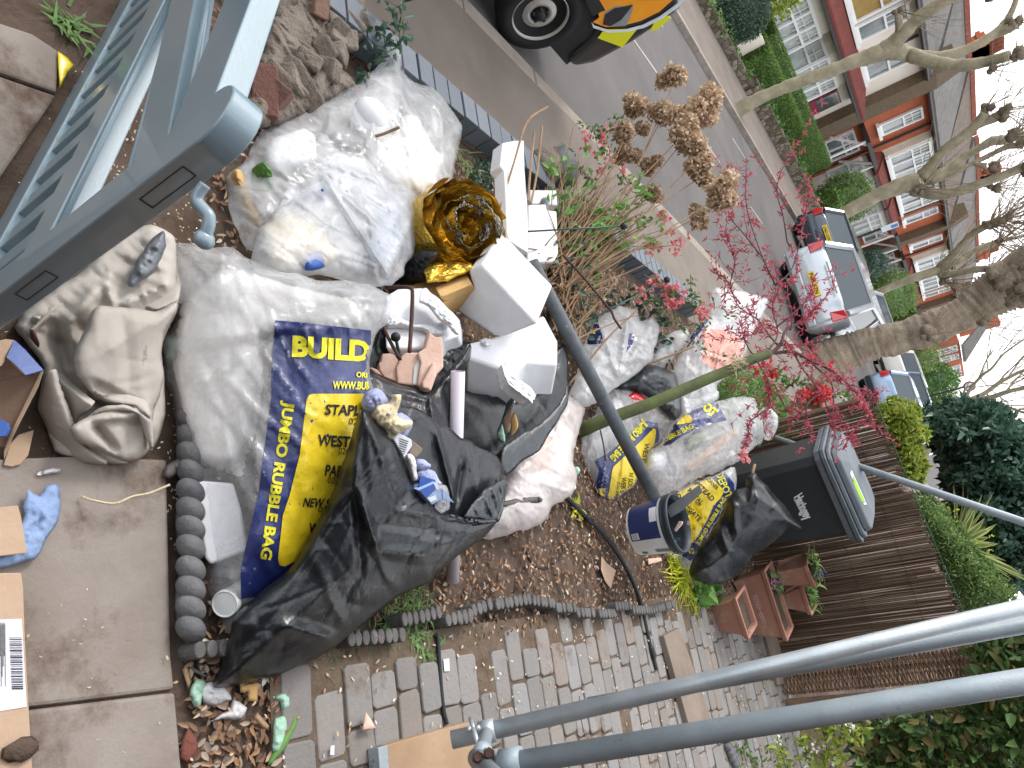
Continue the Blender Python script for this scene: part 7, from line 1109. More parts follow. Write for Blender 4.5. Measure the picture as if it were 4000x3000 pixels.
wad('crinkled pale blue cleaning cloth at the left edge', 'cleaning cloth', 'I', [(-150, 440), (-60, 380), (130, 200), (125, 120), (160, 40), (185, 8), (205, 30), (240, 48), (280, 20), (300, -15), (345, -25), (366, 10), (360, 90), (340, 200), (270, 330), (200, 410), (130, 450), (80, 475), (-20, 492)], 1.47, 'paper_blue', .012, (.012, 24), .012, name='cleaning_cloth', tilt=plane_flat(*px('I', (250, 200))[0], .04), stretch=(px('I', (200, 0))[0], px('I', (150, 450))[0], 3.))
wad('crumpled blue grey paper scrap by the rope edging', 'paper scrap', 'E', [(1065, 1490), (1085, 1430), (1130, 1400), (1170, 1350), (1180, 1430), (1212, 1500), (1150, 1520), (1100, 1535)], 1.75, 'edging_grey', .02, (.012, 30), .02, name='paper_scrap', tilt=plane_flat(*px('E', (1130, 1450))[0], .03)); wad('pinkish torn paper roll lying on the sawdust', 'paper scrap', 'E', [(243, 1495), (270, 1468), (330, 1458), (385, 1475), (375, 1505), (300, 1512), (260, 1510)], 1.58, 'tissue_white', .012, (.004, 30), .006, name='paper_scrap', tilt=plane_flat(*px('E', (310, 1490))[0], .03))
rod('dry curved stalk lying across the soil', [(*px('I', (480, 60))[0], 1.56), (*px('I', (560, 85))[0], 1.56), (*px('I', (680, 100))[0], 1.575), (*px('I', (780, 60))[0], 1.60), (*px('I', (880, 40))[0], 1.625), (*px('I', (1000, -10))[0], 1.66)], .0028, 'tissue_cream', 'stalk', 'stalk')
# ---- litter in the lower left bed
wad('mint green foam lump in the corner bed', 'foam', 'I', [(1125, 1190), (1145, 1140), (1190, 1140), (1215, 1170), (1200, 1230), (1180, 1300), (1150, 1305), (1120, 1250)], 1.64, 'foam_green', .02, name='foam_lump'); wad('white crumpled tissue in the corner bed', 'tissue', 'I', [(1180, 1200), (1215, 1160), (1280, 1170), (1350, 1220), (1362, 1270), (1300, 1290), (1220, 1300), (1190, 1270)], 1.65, 'tissue_white', .025, name='tissue'); wad('white plastic scrap with green tinge in the corner bed', 'tissue', 'I', [(1240, 1395), (1300, 1350), (1360, 1320), (1380, 1260), (1420, 1270), (1455, 1300), (1430, 1370), (1380, 1395), (1300, 1390)], 1.66, 'tissue_white', .02, name='tissue'); wad('mint green foam strip above the green leaf blade', 'foam', 'J', [(248, 1250), (320, 1228), (348, 1260), (340, 1310), (300, 1330), (285, 1290)], 1.68, 'foam_green', .015, name='foam_lump'); wad('rolled mint green foam beside the green leaf blade', 'foam', 'J', [(262, 1375), (320, 1370), (328, 1440), (310, 1520), (280, 1560), (248, 1550), (255, 1470)], 1.62, 'foam_green', .015, name='foam_lump')
wad('pale triangular shard lying on the bricks', 'shard', 'J', [(800, 1328), (865, 1425), (775, 1442), (785, 1390)], 1.9, 'plaster', .008, (.001, 10), 0, name='shard', tilt=plane_flat(*px('J', (820, 1400))[0], .05), smooth=False); slabp('white_label', 'small white paper slip lying on the bricks', 'paper slip', 'J', [(1255, 1018), (1288, 1013), (1293, 1086), (1262, 1090)], plane_flat(*px('J', (1270, 1050))[0], .034), (0, 0, -.001), 'paper_white', 0); slabp('white_slip', 'tiny white slip near the bottom edge of the bricks', 'paper slip', 'J', [(592, 1528), (614, 1525), (610, 1582), (588, 1580)], plane_flat(*px('J', (600, 1550))[0], .034), (0, 0, -.001), 'paper_white', 0)
wad('large pale bark shard lying on the wood chips', 'shard', 'K', [(828, 410), (860, 450), (915, 495), (900, 540), (885, 605), (850, 560), (825, 490)], 3, 'cardboard', .006, (.001, 10), 0, name='shard', tilt=plane_flat(*px('K', (860, 500))[0], .03), smooth=False)
for lb_, k, poly, m in (('rust brown bark slab in the corner bed', 'I', [(1070, 1500), (1110, 1420), (1160, 1480), (1170, 1560), (1100, 1640), (1060, 1600)], 'old_brick'), ('orange brown wood chunk in the corner bed', 'J', [(135, 1360), (160, 1330), (230, 1410), (225, 1440), (180, 1420)], 'wood_board'), ('thin brown wood sliver by the corner edging', 'I', [(1075, 1080), (1105, 1045), (1130, 1150), (1110, 1210)], 'wood_board'), ('grey stone flake by the corner edging', 'I', [(1115, 1055), (1230, 1110), (1235, 1145), (1140, 1095)], 'edging_grey'), ('tan broken board piece under the black sack tip', 'J', [(50, 1170), (165, 1155), (160, 1270), (105, 1265), (100, 1215), (60, 1215)], 'foam_tan'), ('pink plaster flake on the chips near the paint tub', 'K', [(1100, 425), (1180, 418), (1187, 440), (1105, 462)], 'plaster'), ('pink plaster flake beside the base of the paint tub', 'K', [(978, 195), (1000, 225), (985, 245), (975, 230)], 'plaster')): wad(lb_, 'debris', k, poly, 2, m, .012, (.004, 20), .004, name='debris', tilt=plane_flat(*px(k, poly[0])[0], .02), smooth=False)
# ================================================================== PLANTS
def pth(k, *q): return [At(*px(k, (x, y))[0], d) for x, y, d in q]
def jitpath(P, amt): P = np.array(P); return P + nr.normal(0, amt, P.shape)
# ---- dried hydrangea
t = thing('hydrangea', 'dried hydrangea with brown flower heads and fresh green shoots', 'shrub', G(2120, 1080)); b = MB(); gP = []
heads = [('C', 1225, 510, 62, 4.3), ('C', 985, 690, 60, 4.2), ('C', 1150, 740, 66, 4.2), ('C', 1430, 710, 92, 4.15), ('C', 905, 870, 50, 4.15), ('C', 1290, 900, 75, 4.1), ('C', 1390, 1010, 68, 4.05), ('C', 1400, 1140, 50, 4.1), ('C', 1545, 1250, 70, 4.0), ('C', 1370, 1410, 40, 4.05), ('C', 905, 1000, 45, 4.2), ('C', 1080, 1260, 40, 4.2), ('C', 1060, 1060, 34, 4.25), ('C', 720, 1420, 36, 4.1), ('C', 1010, 830, 26, 4.2), ('G', 720, 590, 42, 3.95)]
hv, hf = [], []; bases = [(2080 + rnd.uniform(-60, 130), 1130 + rnd.uniform(-110, 100)) for _ in range(120)]
for i, (k, x, y, r, d) in enumerate(heads):
    h = MB(); c = At(*px(k, (x, y))[0], d); R = 1.22 * r * CR[k][2] * d / FPX; n = int(420 + 9 * r); u = nr.normal(size=(n, 3)); u /= np.linalg.norm(u, axis=1)[:, None]; cc = nr.normal(0, .42, (6, 3)) * R; P = c + cc[nr.integers(0, 6, n)] + u * R * nr.uniform(.35, .72, (n, 1)); leaves('flower_head', P, .024, .021, MATS['dry_flower'], t, D=u * .7, up=.2, fold=.3)
    bx_, by_ = bases[i]; p0 = At(bx_, by_, 3.75 + rnd.uniform(-.1, .15)); m1 = p0 * .5 + c * .5 + nr.normal(0, .03, 3); b.tube(curve([p0, m1, c], 5), lerpr([.005, .004, .003], 11), 5)
    for _ in range(7): j = c + nr.normal(0, R * .5, 3); b.tube([c - (c - p0) * .04, (c + j) / 2 + [0, 0, .01], j], .0013, 3)
for i in range(330):
    bx_, by_ = bases[i % len(bases)]; p0 = At(bx_, by_, 3.7 + rnd.uniform(-.1, .35)); L = rnd.uniform(.35, .85); tx = px('C', (rnd.uniform(420, 1450), rnd.uniform(700, 1500)))[0]; c = At(*tx, 4.15 + rnd.uniform(-.2, .2)); d = unit(c - p0); P = [p0]
    for k in range(4): d = unit(d + nr.normal(0, .07, 3)); P.append(P[-1] + d * L / 4)
    b.tube(P, [.0052, .0046, .004, .003, .0022], 4)
    if rnd.random() < .17: gP += [P[j] + nr.normal(0, .015, 3) for j in (2, 3, 4, 4)]
for i in range(330):
    p0 = At(rnd.uniform(2000, 2330), rnd.uniform(960, 1330), rnd.uniform(3.5, 4.2)); p0[2] = max(.0, min(p0[2], .25)); q0 = px('C', (rnd.uniform(150, 1000), rnd.uniform(1050, 1750)))[0]; d = unit(At(*q0, 4.2) - p0) + nr.normal(0, .22, 3); L = rnd.uniform(.2, .5); P = [p0]
    for k in range(3): d = unit(d + nr.normal(0, .1, 3)); P.append(P[-1] + d * L / 3)
    b.tube(P, [.0046, .004, .0032, .002], 4)
b.build('stems', MATS['stem_brown'], t); P = np.array(gP); P = np.repeat(P, 3, 0) + nr.normal(0, .018, (len(P) * 3, 3)); leaves('leaves', P, .05, .032, MATS['leaf_spring'], t, up=.5)
P = np.array([At(rnd.uniform(2060, 2330), rnd.uniform(930, 1330), rnd.uniform(3.6, 4.3)) for _ in range(260)]); P = P[P[:, 2] > .02]; leaves('low_leaves', P, .05, .03, MATS['leaf_dark'], t)
b = MB(); 
for pts in (pth('C', (90, 1350, 3.2), (180, 1050, 3.3), (265, 790, 3.4), (400, 690, 3.5)), pth('C', (270, 1300, 3.3), (285, 1100, 3.4), (310, 860, 3.5)), pth('C', (290, 1320, 3.35), (330, 1100, 3.45), (360, 820, 3.55))): b.tube(curve(pts, 5), .0055, 6)
b.build('bare_cane', MATS['stem_brown'], t)
# ---- quince with pink blossom
def blossoms(pts, m, par, R=.022, n=9):
    P = np.repeat(np.array(pts), n, 0) + nr.normal(0, R * .55, (len(pts) * n, 3)); leaves('blossom', P, R * 1.0, R * .95, MATS[m], par, up=.8, fold=.35)
def shrub_twigs(label, name, cat, paths, m_tw, leafm, bloomm, blooms, leafL=.035, nl=6, r=.003, R=.022, side=2, group=None):
    t = thing(name, label, cat, paths[0][0], group); b = MB(); lp = []
    for P in paths:
        C = curve(P, 6); b.tube(C, np.linspace(r, r * .5, len(C)), 5)
        for j in range(2, len(C), 2):
            if rnd.random() < .5: d = unit(nr.normal(size=3) + [0, 0, .4]); q = C[j] + d * rnd.uniform(.03, .11); b.tube([C[j], (C[j] + q) / 2 + nr.normal(0, .006, 3), q], r * .4, 3); lp.append(q)
            lp.append(C[j])
    b.build('twigs', MATS[m_tw], t)
    if nl: L = np.repeat(np.array(lp), nl, 0) + nr.normal(0, .016, (len(lp) * nl, 3)); leaves('leaves', L, leafL, leafL * .5, MATS[leafm], t)
    if len(blooms): blossoms(blooms, bloomm, t, R)
    return t
q = lambda k, d, *p: [At(*px(k, (x, y))[0], d + rnd.uniform(-.05, .05)) for x, y in p]
shrub_twigs('quince with clusters of salmon pink blossom behind hydrangea', 'flowering_quince', 'shrub', [pth('C', (1000, 1250, 4.6), (820, 1050, 4.55), (730, 900, 4.5), (620, 790, 4.5)), pth('C', (950, 1250, 4.6), (790, 950, 4.5), (760, 860, 4.5), (870, 760, 4.5)), pth('C', (700, 1170, 4.5), (560, 1060, 4.5), (480, 950, 4.5))], 'stem_brown', 'leaf_mid', 'bloom_pink', q('C', 4.45, (650, 875), (655, 960), (750, 900), (765, 870), (740, 950), (700, 1010), (735, 1110), (885, 1100), (810, 825), (780, 1030), (760, 930), (640, 890)), R=.026)
shrub_twigs('second quince with pink blossom over the white bags', 'flowering_quince', 'shrub', [pth('S1', (700, -60, 4.2), (900, 60, 4.25), (1100, 170, 4.3), (1240, 330, 4.3)), pth('S1', (640, 60, 4.2), (800, 220, 4.2), (1000, 380, 4.3), (1180, 560, 4.3), (1500, 680, 4.35)), pth('S1', (900, 60, 4.2), (980, 160, 4.25), (1190, 190, 4.3), (1470, 260, 4.4)), pth('S1', (1100, -60, 4.3), (1110, 150, 4.3), (1150, 420, 4.3))], 'stem_brown', 'leaf_mid', 'bloom_pink', q('S1', 4.2, (760, 10), (800, 0), (900, 30), (925, 45), (975, 55), (880, 125), (920, 175), (965, 180), (935, 200), (900, 190), (1030, 105), (1035, 175), (690, 80), (680, 140), (1180, 270), (1200, 240), (1215, 290), (1190, 300), (1225, 220), (1555, 1500), (1580, 1540), (820, 20), (950, 165)), R=.028, nl=4)
blossoms(q('C', 4.05, (1130, 1390), (1150, 1420), (1190, 1510), (1100, 1600), (1240, 1640), (1215, 1590), (1060, 1620), (1270, 1560)), 'bloom_pink', thing('blossom_spray', 'pink blossom spray among the lower hydrangea stems', 'blossom', At(*px('C', (1150, 1500))[0], 4.1)), .028)
P = np.array(q('S1', 4.3, *[(rnd.uniform(560, 1120), rnd.uniform(-20, 640)) for _ in range(260)])); P[:, 2] = np.maximum(P[:, 2] - .15, .02); leaves('ground_ivy', P, .05, .035, MATS['leaf_dark']); tag(bpy.data.objects['ground_ivy'], 'dark ivy leaves behind the gathered white bag', 'ivy')
# ---- japanese maple
t = thing('maple', 'young maple with green stem and small red leaves', 'tree', G(2262, 1715)); C = curve(pth('S1', (150, 1290, 3.83), (260, 1240, 3.8), (480, 1155, 3.8), (740, 1060, 3.82), (1000, 950, 3.85), (1250, 840, 3.88), (1480, 745, 3.92), (1640, 670, 3.95), (1780, 625, 3.98)), 6); C[0][2] = max(0, C[0][2] - .1); MB().tube(C, lerpr([.040, .037, .034, .033, .032, .031, .029, .028, .026], len(C)), 16).build('trunk', MATS['maple_bark'], t, True)
o0 = (1780, 625, 3.98)
lim = [[o0, (1850, 560, 4.0), (1960, 420, 4.05), (2100, 320, 4.1), (2212, 220, 4.1), (2330, 60, 4.2)], [o0, (1860, 610, 4.), (1990, 600, 4.), (2150, 660, 3.95), (2330, 760, 3.9), (2480, 900, 3.9), (2600, 1080, 3.85), (2660, 1260, 3.85)], [(1700, 650, 3.96), (1770, 560, 4.), (1840, 400, 4.05), (1800, 200, 4.1), (1830, 30, 4.15), (1760, -120, 4.2)], [(1850, 560, 4.), (1790, 470, 4.05), (1680, 330, 4.1), (1530, 190, 4.15), (1400, 20, 4.2), (1290, -80, 4.25)], [(1960, 420, 4.05), (1990, 250, 4.1), (1940, 60, 4.15), (2010, -120, 4.2), (1960, -300, 4.25)], [(1640, 670, 3.95), (1700, 740, 3.9), (1780, 900, 3.9), (1800, 1050, 3.9)], [(1990, 600, 4.), (2050, 760, 3.95), (2180, 930, 3.9), (2290, 1150, 3.9), (2330, 1320, 3.9)], [(2150, 660, 3.95), (2270, 820, 3.9), (2340, 1050, 3.9), (2440, 1260, 3.9), (2500, 1400, 3.85)], [(1700, 650, 3.96), (1640, 560, 4.), (1560, 450, 4.05), (1520, 380, 4.1)], [(1800, 1050, 3.9), (1690, 1150, 3.85), (1580, 1270, 3.85), (1570, 1380, 3.8)], [(2180, 930, 3.9), (2100, 1100, 3.85), (2160, 1350, 3.85)], [(1840, 400, 4.05), (1950, 300, 4.05), (2130, 130, 4.1), (2180, -60, 4.1)], [(2480, 900, 3.9), (2560, 900, 3.9), (2700, 1000, 3.9)], [(1800, 900, 3.9), (1900, 1050, 3.9), (2000, 1060, 3.9)]]
lim += [[(1830, 30, 4.15), (1700, -250, 4.2), (1610, -620, 4.25), (1555, -1010, 4.3)], [(1960, -300, 4.25), (1900, -560, 4.3), (1850, -860, 4.3), (1990, -1200, 4.35)], [(1760, -120, 4.2), (1560, -350, 4.2), (1440, -600, 4.25), (1500, -820, 4.25)], [(1830, 30, 4.15), (1960, -150, 4.2), (2080, -500, 4.25), (2150, -780, 4.3)], [(1530, 190, 4.15), (1440, 50, 4.2), (1480, -180, 4.2), (1400, -420, 4.25)]]
b = MB(); lp = []; ld_ = []
for i, L_ in enumerate(lim):
    C = curve(jitpath(pth('S1', *L_), .012), 6); C[0] = At(*px('S1', L_[0][:2])[0], L_[0][2]); r = (.012 if i < 2 else .0055); b.tube(C, np.linspace(r, .0018, len(C)), 6)
    for j in range(4, len(C)):
        f_ = j / len(C)
        if rnd.random() < (.46 if i >= 14 else .33):
            d = unit(unit(C[j] - C[j - 1]) * .7 + nr.normal(size=3) * .6); P = [C[j]]; Lt = rnd.uniform(.08, .3)
            for k in range(4): d = unit(d + nr.normal(0, .18, 3)); P.append(P[-1] + d * Lt / 4)
            b.tube(P, [.0018, .0016, .0013, .001, .0008], 4)
            for qn in P[1:]:
                if rnd.random() < .8: lp.append(qn); ld_.append(d)
        if f_ > .5: lp.append(C[j]); ld_.append(unit(C[j] - C[j - 1]))
b.build('branches', MATS['stem_red'], t, True); P = np.repeat(np.array(lp), 5, 0); D = np.repeat(np.array(ld_), 5, 0); leaves('leaves', P + nr.normal(0, .006, P.shape), .033, .009, MATS['maple_red'], t, D=D * .6, up=.2, fold=.15)
P = np.array([At(*px('S1', (x + rnd.gauss(0, 45), y + rnd.gauss(0, 40)))[0], 3.95 + rnd.gauss(0, .06)) for x, y, n in ((1740, 390, 1), (1620, 330, 1), (1590, 450, 1), (1980, 560, 1), (2120, 650, 1), (2100, 720, 1), (1760, 1040, 1), (1720, 720, 1), (2060, 1000, 1)) for _ in range(7)]); P = np.repeat(P, 5, 0); leaves('leaf_cluster', P + nr.normal(0, .006, P.shape), .026, .008, MATS['maple_red'], t, up=.2, fold=.15)
b = MB()
for i in range(24): p = At(*px('S1', (1500 + rnd.gauss(0, 40), 700 + rnd.gauss(0, 30)))[0], 3.86); d = unit(nr.normal(size=3)); b.tube([p - d * .05, p, p + d * .06], .0016, 3)
b.build('dead_twigs', MATS['tissue_cream'], t)
# red quince in pot region beyond the bags
shrub_twigs('red flowering quince low behind the maple fork', 'red_quince', 'shrub', [pth('H', (560, 960, 6.4), (700, 900, 6.4), (830, 960, 6.4), (890, 1000, 6.4)), pth('H', (480, 820, 6.4), (600, 860, 6.4), (760, 930, 6.4)), pth('H', (600, 1080, 6.4), (760, 1010, 6.4), (950, 980, 6.4), (1060, 1010, 6.4))], 'stem_red', 'leaf_mid', 'bloom_red', q('H', 6.35, (820, 960), (850, 940), (870, 1000), (830, 1020), (800, 1000), (850, 985), (880, 970), (730, 970), (720, 985), (850, 1030), (510, 860), (525, 850), (500, 780), (430, 800), (760, 740), (900, 800)), R=.045, leafL=.06, r=.005)
leafy_blob('shrub', 'low olive green shrub between clear bags and terracotta pot', 'shrub', At(*px('H', (330, 950))[0], 5.6) * [1, 1, 0] + [0, 0, .22], (.28, .3, .28), 'leaf_fence', 1500, .05, .016, core=.4, corem='leaf_mid'); leafy_blob('shrub', 'green leafy growth around the round terracotta pot', 'shrub', At(*px('H', (680, 1090))[0], 6.5) * [1, 1, 0] + [0, 0, .2], (.5, .35, .35), 'leaf_spring', 1500, .07, .03, core=.4, corem='leaf_mid')
rod('cut branch lying over the small white bag', [c_('S1', 730, 715, 4.1), c_('S1', 900, 650, 4.1), c_('S1', 1130, 560, 4.15)], .006, 'stem_brown', 'branch', 'branch'); rod('dark twig crossing the gathered white bag', [c_('S1', 40, 900, 3.7), c_('S1', 200, 710, 3.75), c_('S1', 420, 450, 3.85), c_('S1', 640, 250, 4.0)], .006, 'stem_brown', 'branch', 'branch'); rod('thin dark twig before the printed jumbo bag', [c_('S1', 320, 1280, 3.65), c_('S1', 350, 1420, 3.65), c_('S1', 370, 1555, 3.65)], .004, 'stem_red', 'twig', 'twig')
# ---- rose shoot by the wall
shrub_twigs('rose shoot with dark green leaves over the coping wall', 'rose_shoot', 'rose', [pth('B', (935, 350, 3.05), (935, 200, 3.05), (950, 60, 3.05), (965, -60, 3.05)), pth('B', (930, 320, 3.05), (860, 250, 3.), (780, 200, 3.), (850, 140, 3.)), pth('B', (930, 300, 3.05), (850, 340, 3.), (760, 400, 3.)), pth('B', (690, 470, 2.9), (680, 500, 2.9))], 'stem_green', 'leaf_dark', 'bloom_pink', [], .05, 2, .004)
# ---- weed, grasses, ground plants
def tuft(label, cat, name, c, n, L, W, m, spread=.05, up=.8, group=None, droop=.5):
    V, F = [], []
    for i in range(n):
        a = rnd.uniform(0, 2 * math.pi); d = np.array([math.cos(a), math.sin(a), up * rnd.uniform(.5, 1.6)]); d = unit(d); p = np.asarray(c) + np.array([rnd.gauss(0, spread), rnd.gauss(0, spread), 0]); l = L * rnd.uniform(.6, 1.2); s_ = unit(np.cross(d, [0, 0, 1])) * W / 2; k = len(V)
        for j in range(5): f_ = j / 4; o = p + d * l * f_ - np.array([0, 0, droop * l * f_ * f_]); o[2] = max(o[2], .01 + .004 * j); w_ = (1 - f_ ** 2) * .9 + .1; V += [o - s_ * w_, o + s_ * w_]
        for j in range(4): F.append((k + 2 * j, k + 2 * j + 1, k + 2 * j + 3, k + 2 * j + 2))
    o = np_mesh(name, V, F, MATS[m]); return tag(o, label, cat, group)
tuft('rosette weed growing between slabs at the top left', 'weed', 'weed', G(*px('A', (450, 190))[0], 0), 34, .07, .010, 'leaf_mid', .025, .3); tuft('lime green grass clump by the planters', 'grass clump', 'grass_clump', G(*px('K', (1265, 520))[0], 0), 120, .26, .011, 'leaf_yellow', .05, 1.0, None, .7); tuft('yellow grass tuft drooping onto the path end', 'grass clump', 'grass_clump', G(*px('K', (1330, 640))[0], 0), 40, .2, .011, 'leaf_yellow', .04, .8, None, .7); tuft('small yellow green sprig beside the thin bin liner', 'sprig', 'sprig', G(*px('K', (665, 140))[0], 0), 22, .12, .022, 'leaf_yellow', .02, .9)
tuft('short grass tuft beside the corrugated edging', 'grass clump', 'grass_clump', G(*px('J', (1060, 720))[0], 0), 160, .06, .004, 'leaf_mid', .04, 1.); tuft('grass growing at the foot of the black sack', 'grass clump', 'grass_clump', G(*px('J', (930, 820))[0], 0), 120, .05, .004, 'leaf_mid', .05, 1.); tuft('low clover patch where short hose crosses edging', 'weed', 'weed', G(*px('J', (1120, 880))[0], 0.02), 70, .04, .009, 'leaf_mid', .05, .5); tuft('sparse grass by the sack edge on the path', 'grass clump', 'grass_clump', G(*px('J', (660, 970))[0], 0), 60, .06, .005, 'leaf_mid', .05, 1.)
P = np.array([G(*px('B', (rnd.uniform(1390, 1640), rnd.uniform(1040, 1300)))[0], .03) for _ in range(180)]); leaves('ground_cover', P, .035, .022, MATS['leaf_dark']); tag(bpy.data.objects['ground_cover'], 'dark ground cover leaves under the coping wall', 'plant'); tuft('thin grassy stems against the inside of the coping wall', 'grass clump', 'grass_clump', G(*px('B', (1330, 1060))[0], 0), 30, .16, .006, 'leaf_fence', .06, 1.2); 
o = MB().tube(curve([G(*p, .02) for p in px('J', (225, 1640), (290, 1540), (345, 1450), (375, 1380), (360, 1330))], 5), [.004, .006, .008, .010, .012, .013, .013, .013, .012, .011, .010, .010, .010, .009, .009, .008, .007, .006, .005, .004, .002], 6).build('leaf_blade', MATS['leaf_spring'], None, True); tag(o, 'single bright green leaf blade by the path corner', 'leaf')
# ---- things in the planters
def flower(label, k, c, d, m, n=40, R=.03, leaf=None): t = thing('bulb_flower', label, 'flower', At(*px(k, c)[0], d)); p = At(*px(k, c)[0], d); P = p + nr.normal(0, 1, (n, 3)) * [R * .5, R * .5, R]; leaves('florets', P, .017, .012, MATS[m], t, up=.5); MB().tube([p - [0, 0, .14], p], .005, 6).build('stalk', MATS['stem_green'], t, True); return t
cen, u, v, L = tr1[1:][0][0], tr1[1][1], tr1[1][2], tr1[1][3]; flower('pink hyacinth in the leaf relief trough', 'L', (445, 590), dep(cen) - .02, 'bloom_lilac', 110, .05); flower('small blue flower in the pot beside the bin', 'L', (750, 525), 5.1, 'bloom_blue', 40, .03)
tuft('broad green bulb leaves in the leaf relief trough', 'plant', 'bulb_leaves', cen - u * L * .25, 10, .2, .035, 'leaf_mid', .03, .9); c3 = tr3[1][0]; tuft('trailing green plant in the pot beside the bin', 'plant', 'trailing_plant', c3, 60, .18, .02, 'leaf_fence', .06, .8); c4 = tr4[1][0]; tuft('feathery green plant in the pot behind the trough', 'plant', 'feathery_plant', c4, 60, .16, .012, 'leaf_spring', .05, .9); P = np.array([G(*px('L', (rnd.uniform(20, 150), rnd.uniform(560, 690)))[0], rnd.uniform(.02, .1)) for _ in range(60)]); leaves('broad_weed', P, .09, .05, MATS['leaf_spring']); tag(bpy.data.objects['broad_weed'], 'broad leaved plant between lime grass and troughs', 'plant')
# ---- shrubs behind the reed screen
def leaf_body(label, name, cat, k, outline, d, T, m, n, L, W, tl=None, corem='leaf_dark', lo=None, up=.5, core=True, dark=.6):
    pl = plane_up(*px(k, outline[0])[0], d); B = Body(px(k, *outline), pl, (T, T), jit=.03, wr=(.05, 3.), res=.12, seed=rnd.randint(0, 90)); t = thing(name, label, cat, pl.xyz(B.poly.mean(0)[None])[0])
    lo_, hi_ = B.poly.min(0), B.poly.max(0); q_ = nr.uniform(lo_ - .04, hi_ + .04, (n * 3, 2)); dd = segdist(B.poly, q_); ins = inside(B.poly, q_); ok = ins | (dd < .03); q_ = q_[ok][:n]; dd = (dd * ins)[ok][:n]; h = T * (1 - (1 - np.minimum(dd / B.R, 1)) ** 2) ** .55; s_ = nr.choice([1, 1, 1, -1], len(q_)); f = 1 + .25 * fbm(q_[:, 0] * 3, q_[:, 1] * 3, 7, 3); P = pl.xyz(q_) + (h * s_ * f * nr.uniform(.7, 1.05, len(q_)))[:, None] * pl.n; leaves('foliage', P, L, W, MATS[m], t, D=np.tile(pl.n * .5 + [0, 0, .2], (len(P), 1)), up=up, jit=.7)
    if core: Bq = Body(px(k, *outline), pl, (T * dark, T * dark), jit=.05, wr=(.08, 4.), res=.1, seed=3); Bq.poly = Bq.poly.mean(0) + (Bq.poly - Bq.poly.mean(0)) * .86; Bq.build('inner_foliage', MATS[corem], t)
    return t
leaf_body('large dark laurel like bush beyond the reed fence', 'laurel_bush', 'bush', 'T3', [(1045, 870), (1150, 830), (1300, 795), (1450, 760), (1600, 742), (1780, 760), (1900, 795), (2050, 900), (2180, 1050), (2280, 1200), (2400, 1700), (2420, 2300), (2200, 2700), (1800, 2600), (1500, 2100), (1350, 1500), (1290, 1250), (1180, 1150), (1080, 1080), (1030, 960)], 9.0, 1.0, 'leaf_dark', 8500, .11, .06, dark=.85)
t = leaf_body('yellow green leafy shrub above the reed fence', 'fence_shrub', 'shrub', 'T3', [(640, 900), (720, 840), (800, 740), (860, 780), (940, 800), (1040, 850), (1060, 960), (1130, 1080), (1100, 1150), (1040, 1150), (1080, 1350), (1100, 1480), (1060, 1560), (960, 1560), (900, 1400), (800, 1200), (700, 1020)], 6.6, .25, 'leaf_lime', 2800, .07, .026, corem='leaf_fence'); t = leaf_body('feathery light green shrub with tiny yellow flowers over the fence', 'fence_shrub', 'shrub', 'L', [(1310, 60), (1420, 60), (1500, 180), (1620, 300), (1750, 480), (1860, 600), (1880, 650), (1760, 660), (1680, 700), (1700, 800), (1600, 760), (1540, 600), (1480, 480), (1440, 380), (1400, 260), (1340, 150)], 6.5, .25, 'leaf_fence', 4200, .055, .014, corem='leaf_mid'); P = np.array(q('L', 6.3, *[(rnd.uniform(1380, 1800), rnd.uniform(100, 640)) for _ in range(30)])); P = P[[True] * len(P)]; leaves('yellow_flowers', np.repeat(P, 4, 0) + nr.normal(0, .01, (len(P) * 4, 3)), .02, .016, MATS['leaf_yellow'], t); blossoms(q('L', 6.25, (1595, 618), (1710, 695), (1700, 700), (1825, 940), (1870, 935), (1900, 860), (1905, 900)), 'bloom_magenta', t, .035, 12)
def spiky(label, c, n, L, W, m): 
    V, F, MI = [], [], []
    for i in range(n):
        a = rnd.uniform(0, 2 * math.pi); d = unit([math.cos(a), math.sin(a), rnd.uniform(.1, 1.6)]); l = L * rnd.uniform(.6, 1.1); s_ = unit(np.cross(d, [0, 0, 1]) + nr.normal(0, .3, 3)) * W / 2
        for e0, e1, mm in ((-1, -.6, 1), (-.6, .6, 0), (.6, 1, 1)):
            k = len(V)
            for j in range(5): f_ = j / 4; o = np.asarray(c) + d * l * f_ - np.array([0, 0, .18 * l * f_ * f_]); w_ = (.55 + .45 * math.sin(f_ * 2.4)) * (1 - f_ ** 3) + .02; V += [o + s_ * e0 * w_, o + s_ * e1 * w_]
            for j in range(4): F.append((k + 2 * j, k + 2 * j + 1, k + 2 * j + 3, k + 2 * j + 2)); MI.append(mm)
    return tag(np_mesh('spiky_plant', V, F, [MATS['leaf_fence'], MATS['leaf_yellow_pale']], None, False, MI), label, 'plant')
m_leaf('leaf_yellow_pale', ['c9c98a', 'd6d59c', 'b9bd7c']); spiky('variegated spiky plant with yellow edged sword leaves', At(*px('L', (1690, 330))[0], 7.6) - [0, 0, .25], 70, .9, .085, None)
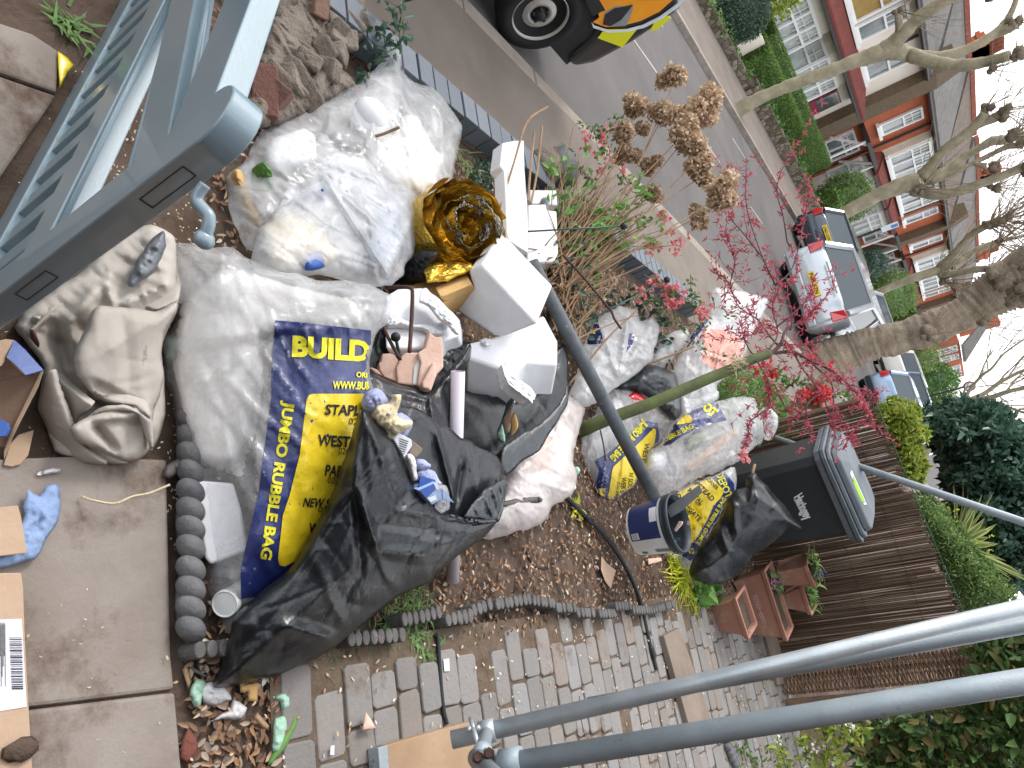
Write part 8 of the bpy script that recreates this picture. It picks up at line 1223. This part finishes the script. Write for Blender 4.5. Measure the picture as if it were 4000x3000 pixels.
leaf_body('ivy and berry leaves hanging in the lower right corner', 'climber', 'climber', 'S3', [(1230, 620), (1400, 520), (1600, 440), (1750, 420), (1800, 900), (1800, 1800), (1000, 1800), (700, 1760), (420, 1700), (330, 1500), (260, 1300), (330, 1240), (500, 1250), (700, 1180), (900, 1150), (1130, 1090), (1260, 900)], 4.6, .3, 'leaf_climber', 1700, .10, .055, corem='leaf_dark', core=False); leaf_body('darker hedge mass behind the corner climber', 'corner_hedge', 'hedge', 'S3', [(1300, 700), (1500, 600), (1800, 500), (1900, 1200), (1850, 1900), (900, 1900), (500, 1800), (300, 1500), (270, 1330), (500, 1330), (900, 1230), (1200, 1100)], 5.3, .4, 'leaf_dark', 1500, .11, .06, core=False)
shrub_twigs('pale green plant with small white flowers in the corner bed', 'white_flower_plant', 'plant', [pth('L', (560, 1680, 4.3), (540, 1600, 4.25), (500, 1520, 4.2)), pth('L', (700, 1680, 4.3), (680, 1560, 4.25), (650, 1490, 4.2)), pth('L', (800, 1660, 4.3), (800, 1550, 4.2), (780, 1440, 4.2), (800, 1420, 4.2)), pth('L', (820, 1660, 4.3), (870, 1520, 4.2), (900, 1450, 4.2), (960, 1415, 4.2))], 'stem_green', 'leaf_lime', 'bloom_white', q('L', 4.2, (670, 1565), (680, 1600), (720, 1535), (790, 1545), (690, 1615), (935, 1415), (945, 1425), (830, 1620), (510, 1505)), .05, 7, .004)
b = MB(); b.range(-.035, .035, -.03, .03, 0, .9); o = b.build('concrete_post', MATS['kerbstone'], None, False, .006); g = G(*px('L', (1040, 1700))[0], 0); o.location = (g[0] + .05, g[1] + .1, 0); tag(o, 'leaning grey concrete post in the corner hedge', 'post'); 
P = np.array([G(*px('L', (rnd.uniform(200, 560), rnd.uniform(1480, 1680)))[0], .02) for _ in range(160)]); leaves('bed_weeds', P, .04, .02, MATS['leaf_mid']); tag(bpy.data.objects['bed_weeds'], 'small weeds in the corner bed behind the tubes', 'weed')
wad('yellow card scrap beside the blue gate and the slabs', 'card', 'A', [(375, 330), (440, 375), (480, 420), (440, 470), (385, 575)], 1.9, 'print_yellow', .006, (.002, 20), .0, name='card_scrap', tilt=plane_flat(*px('A', (420, 430))[0], .03), smooth=False)
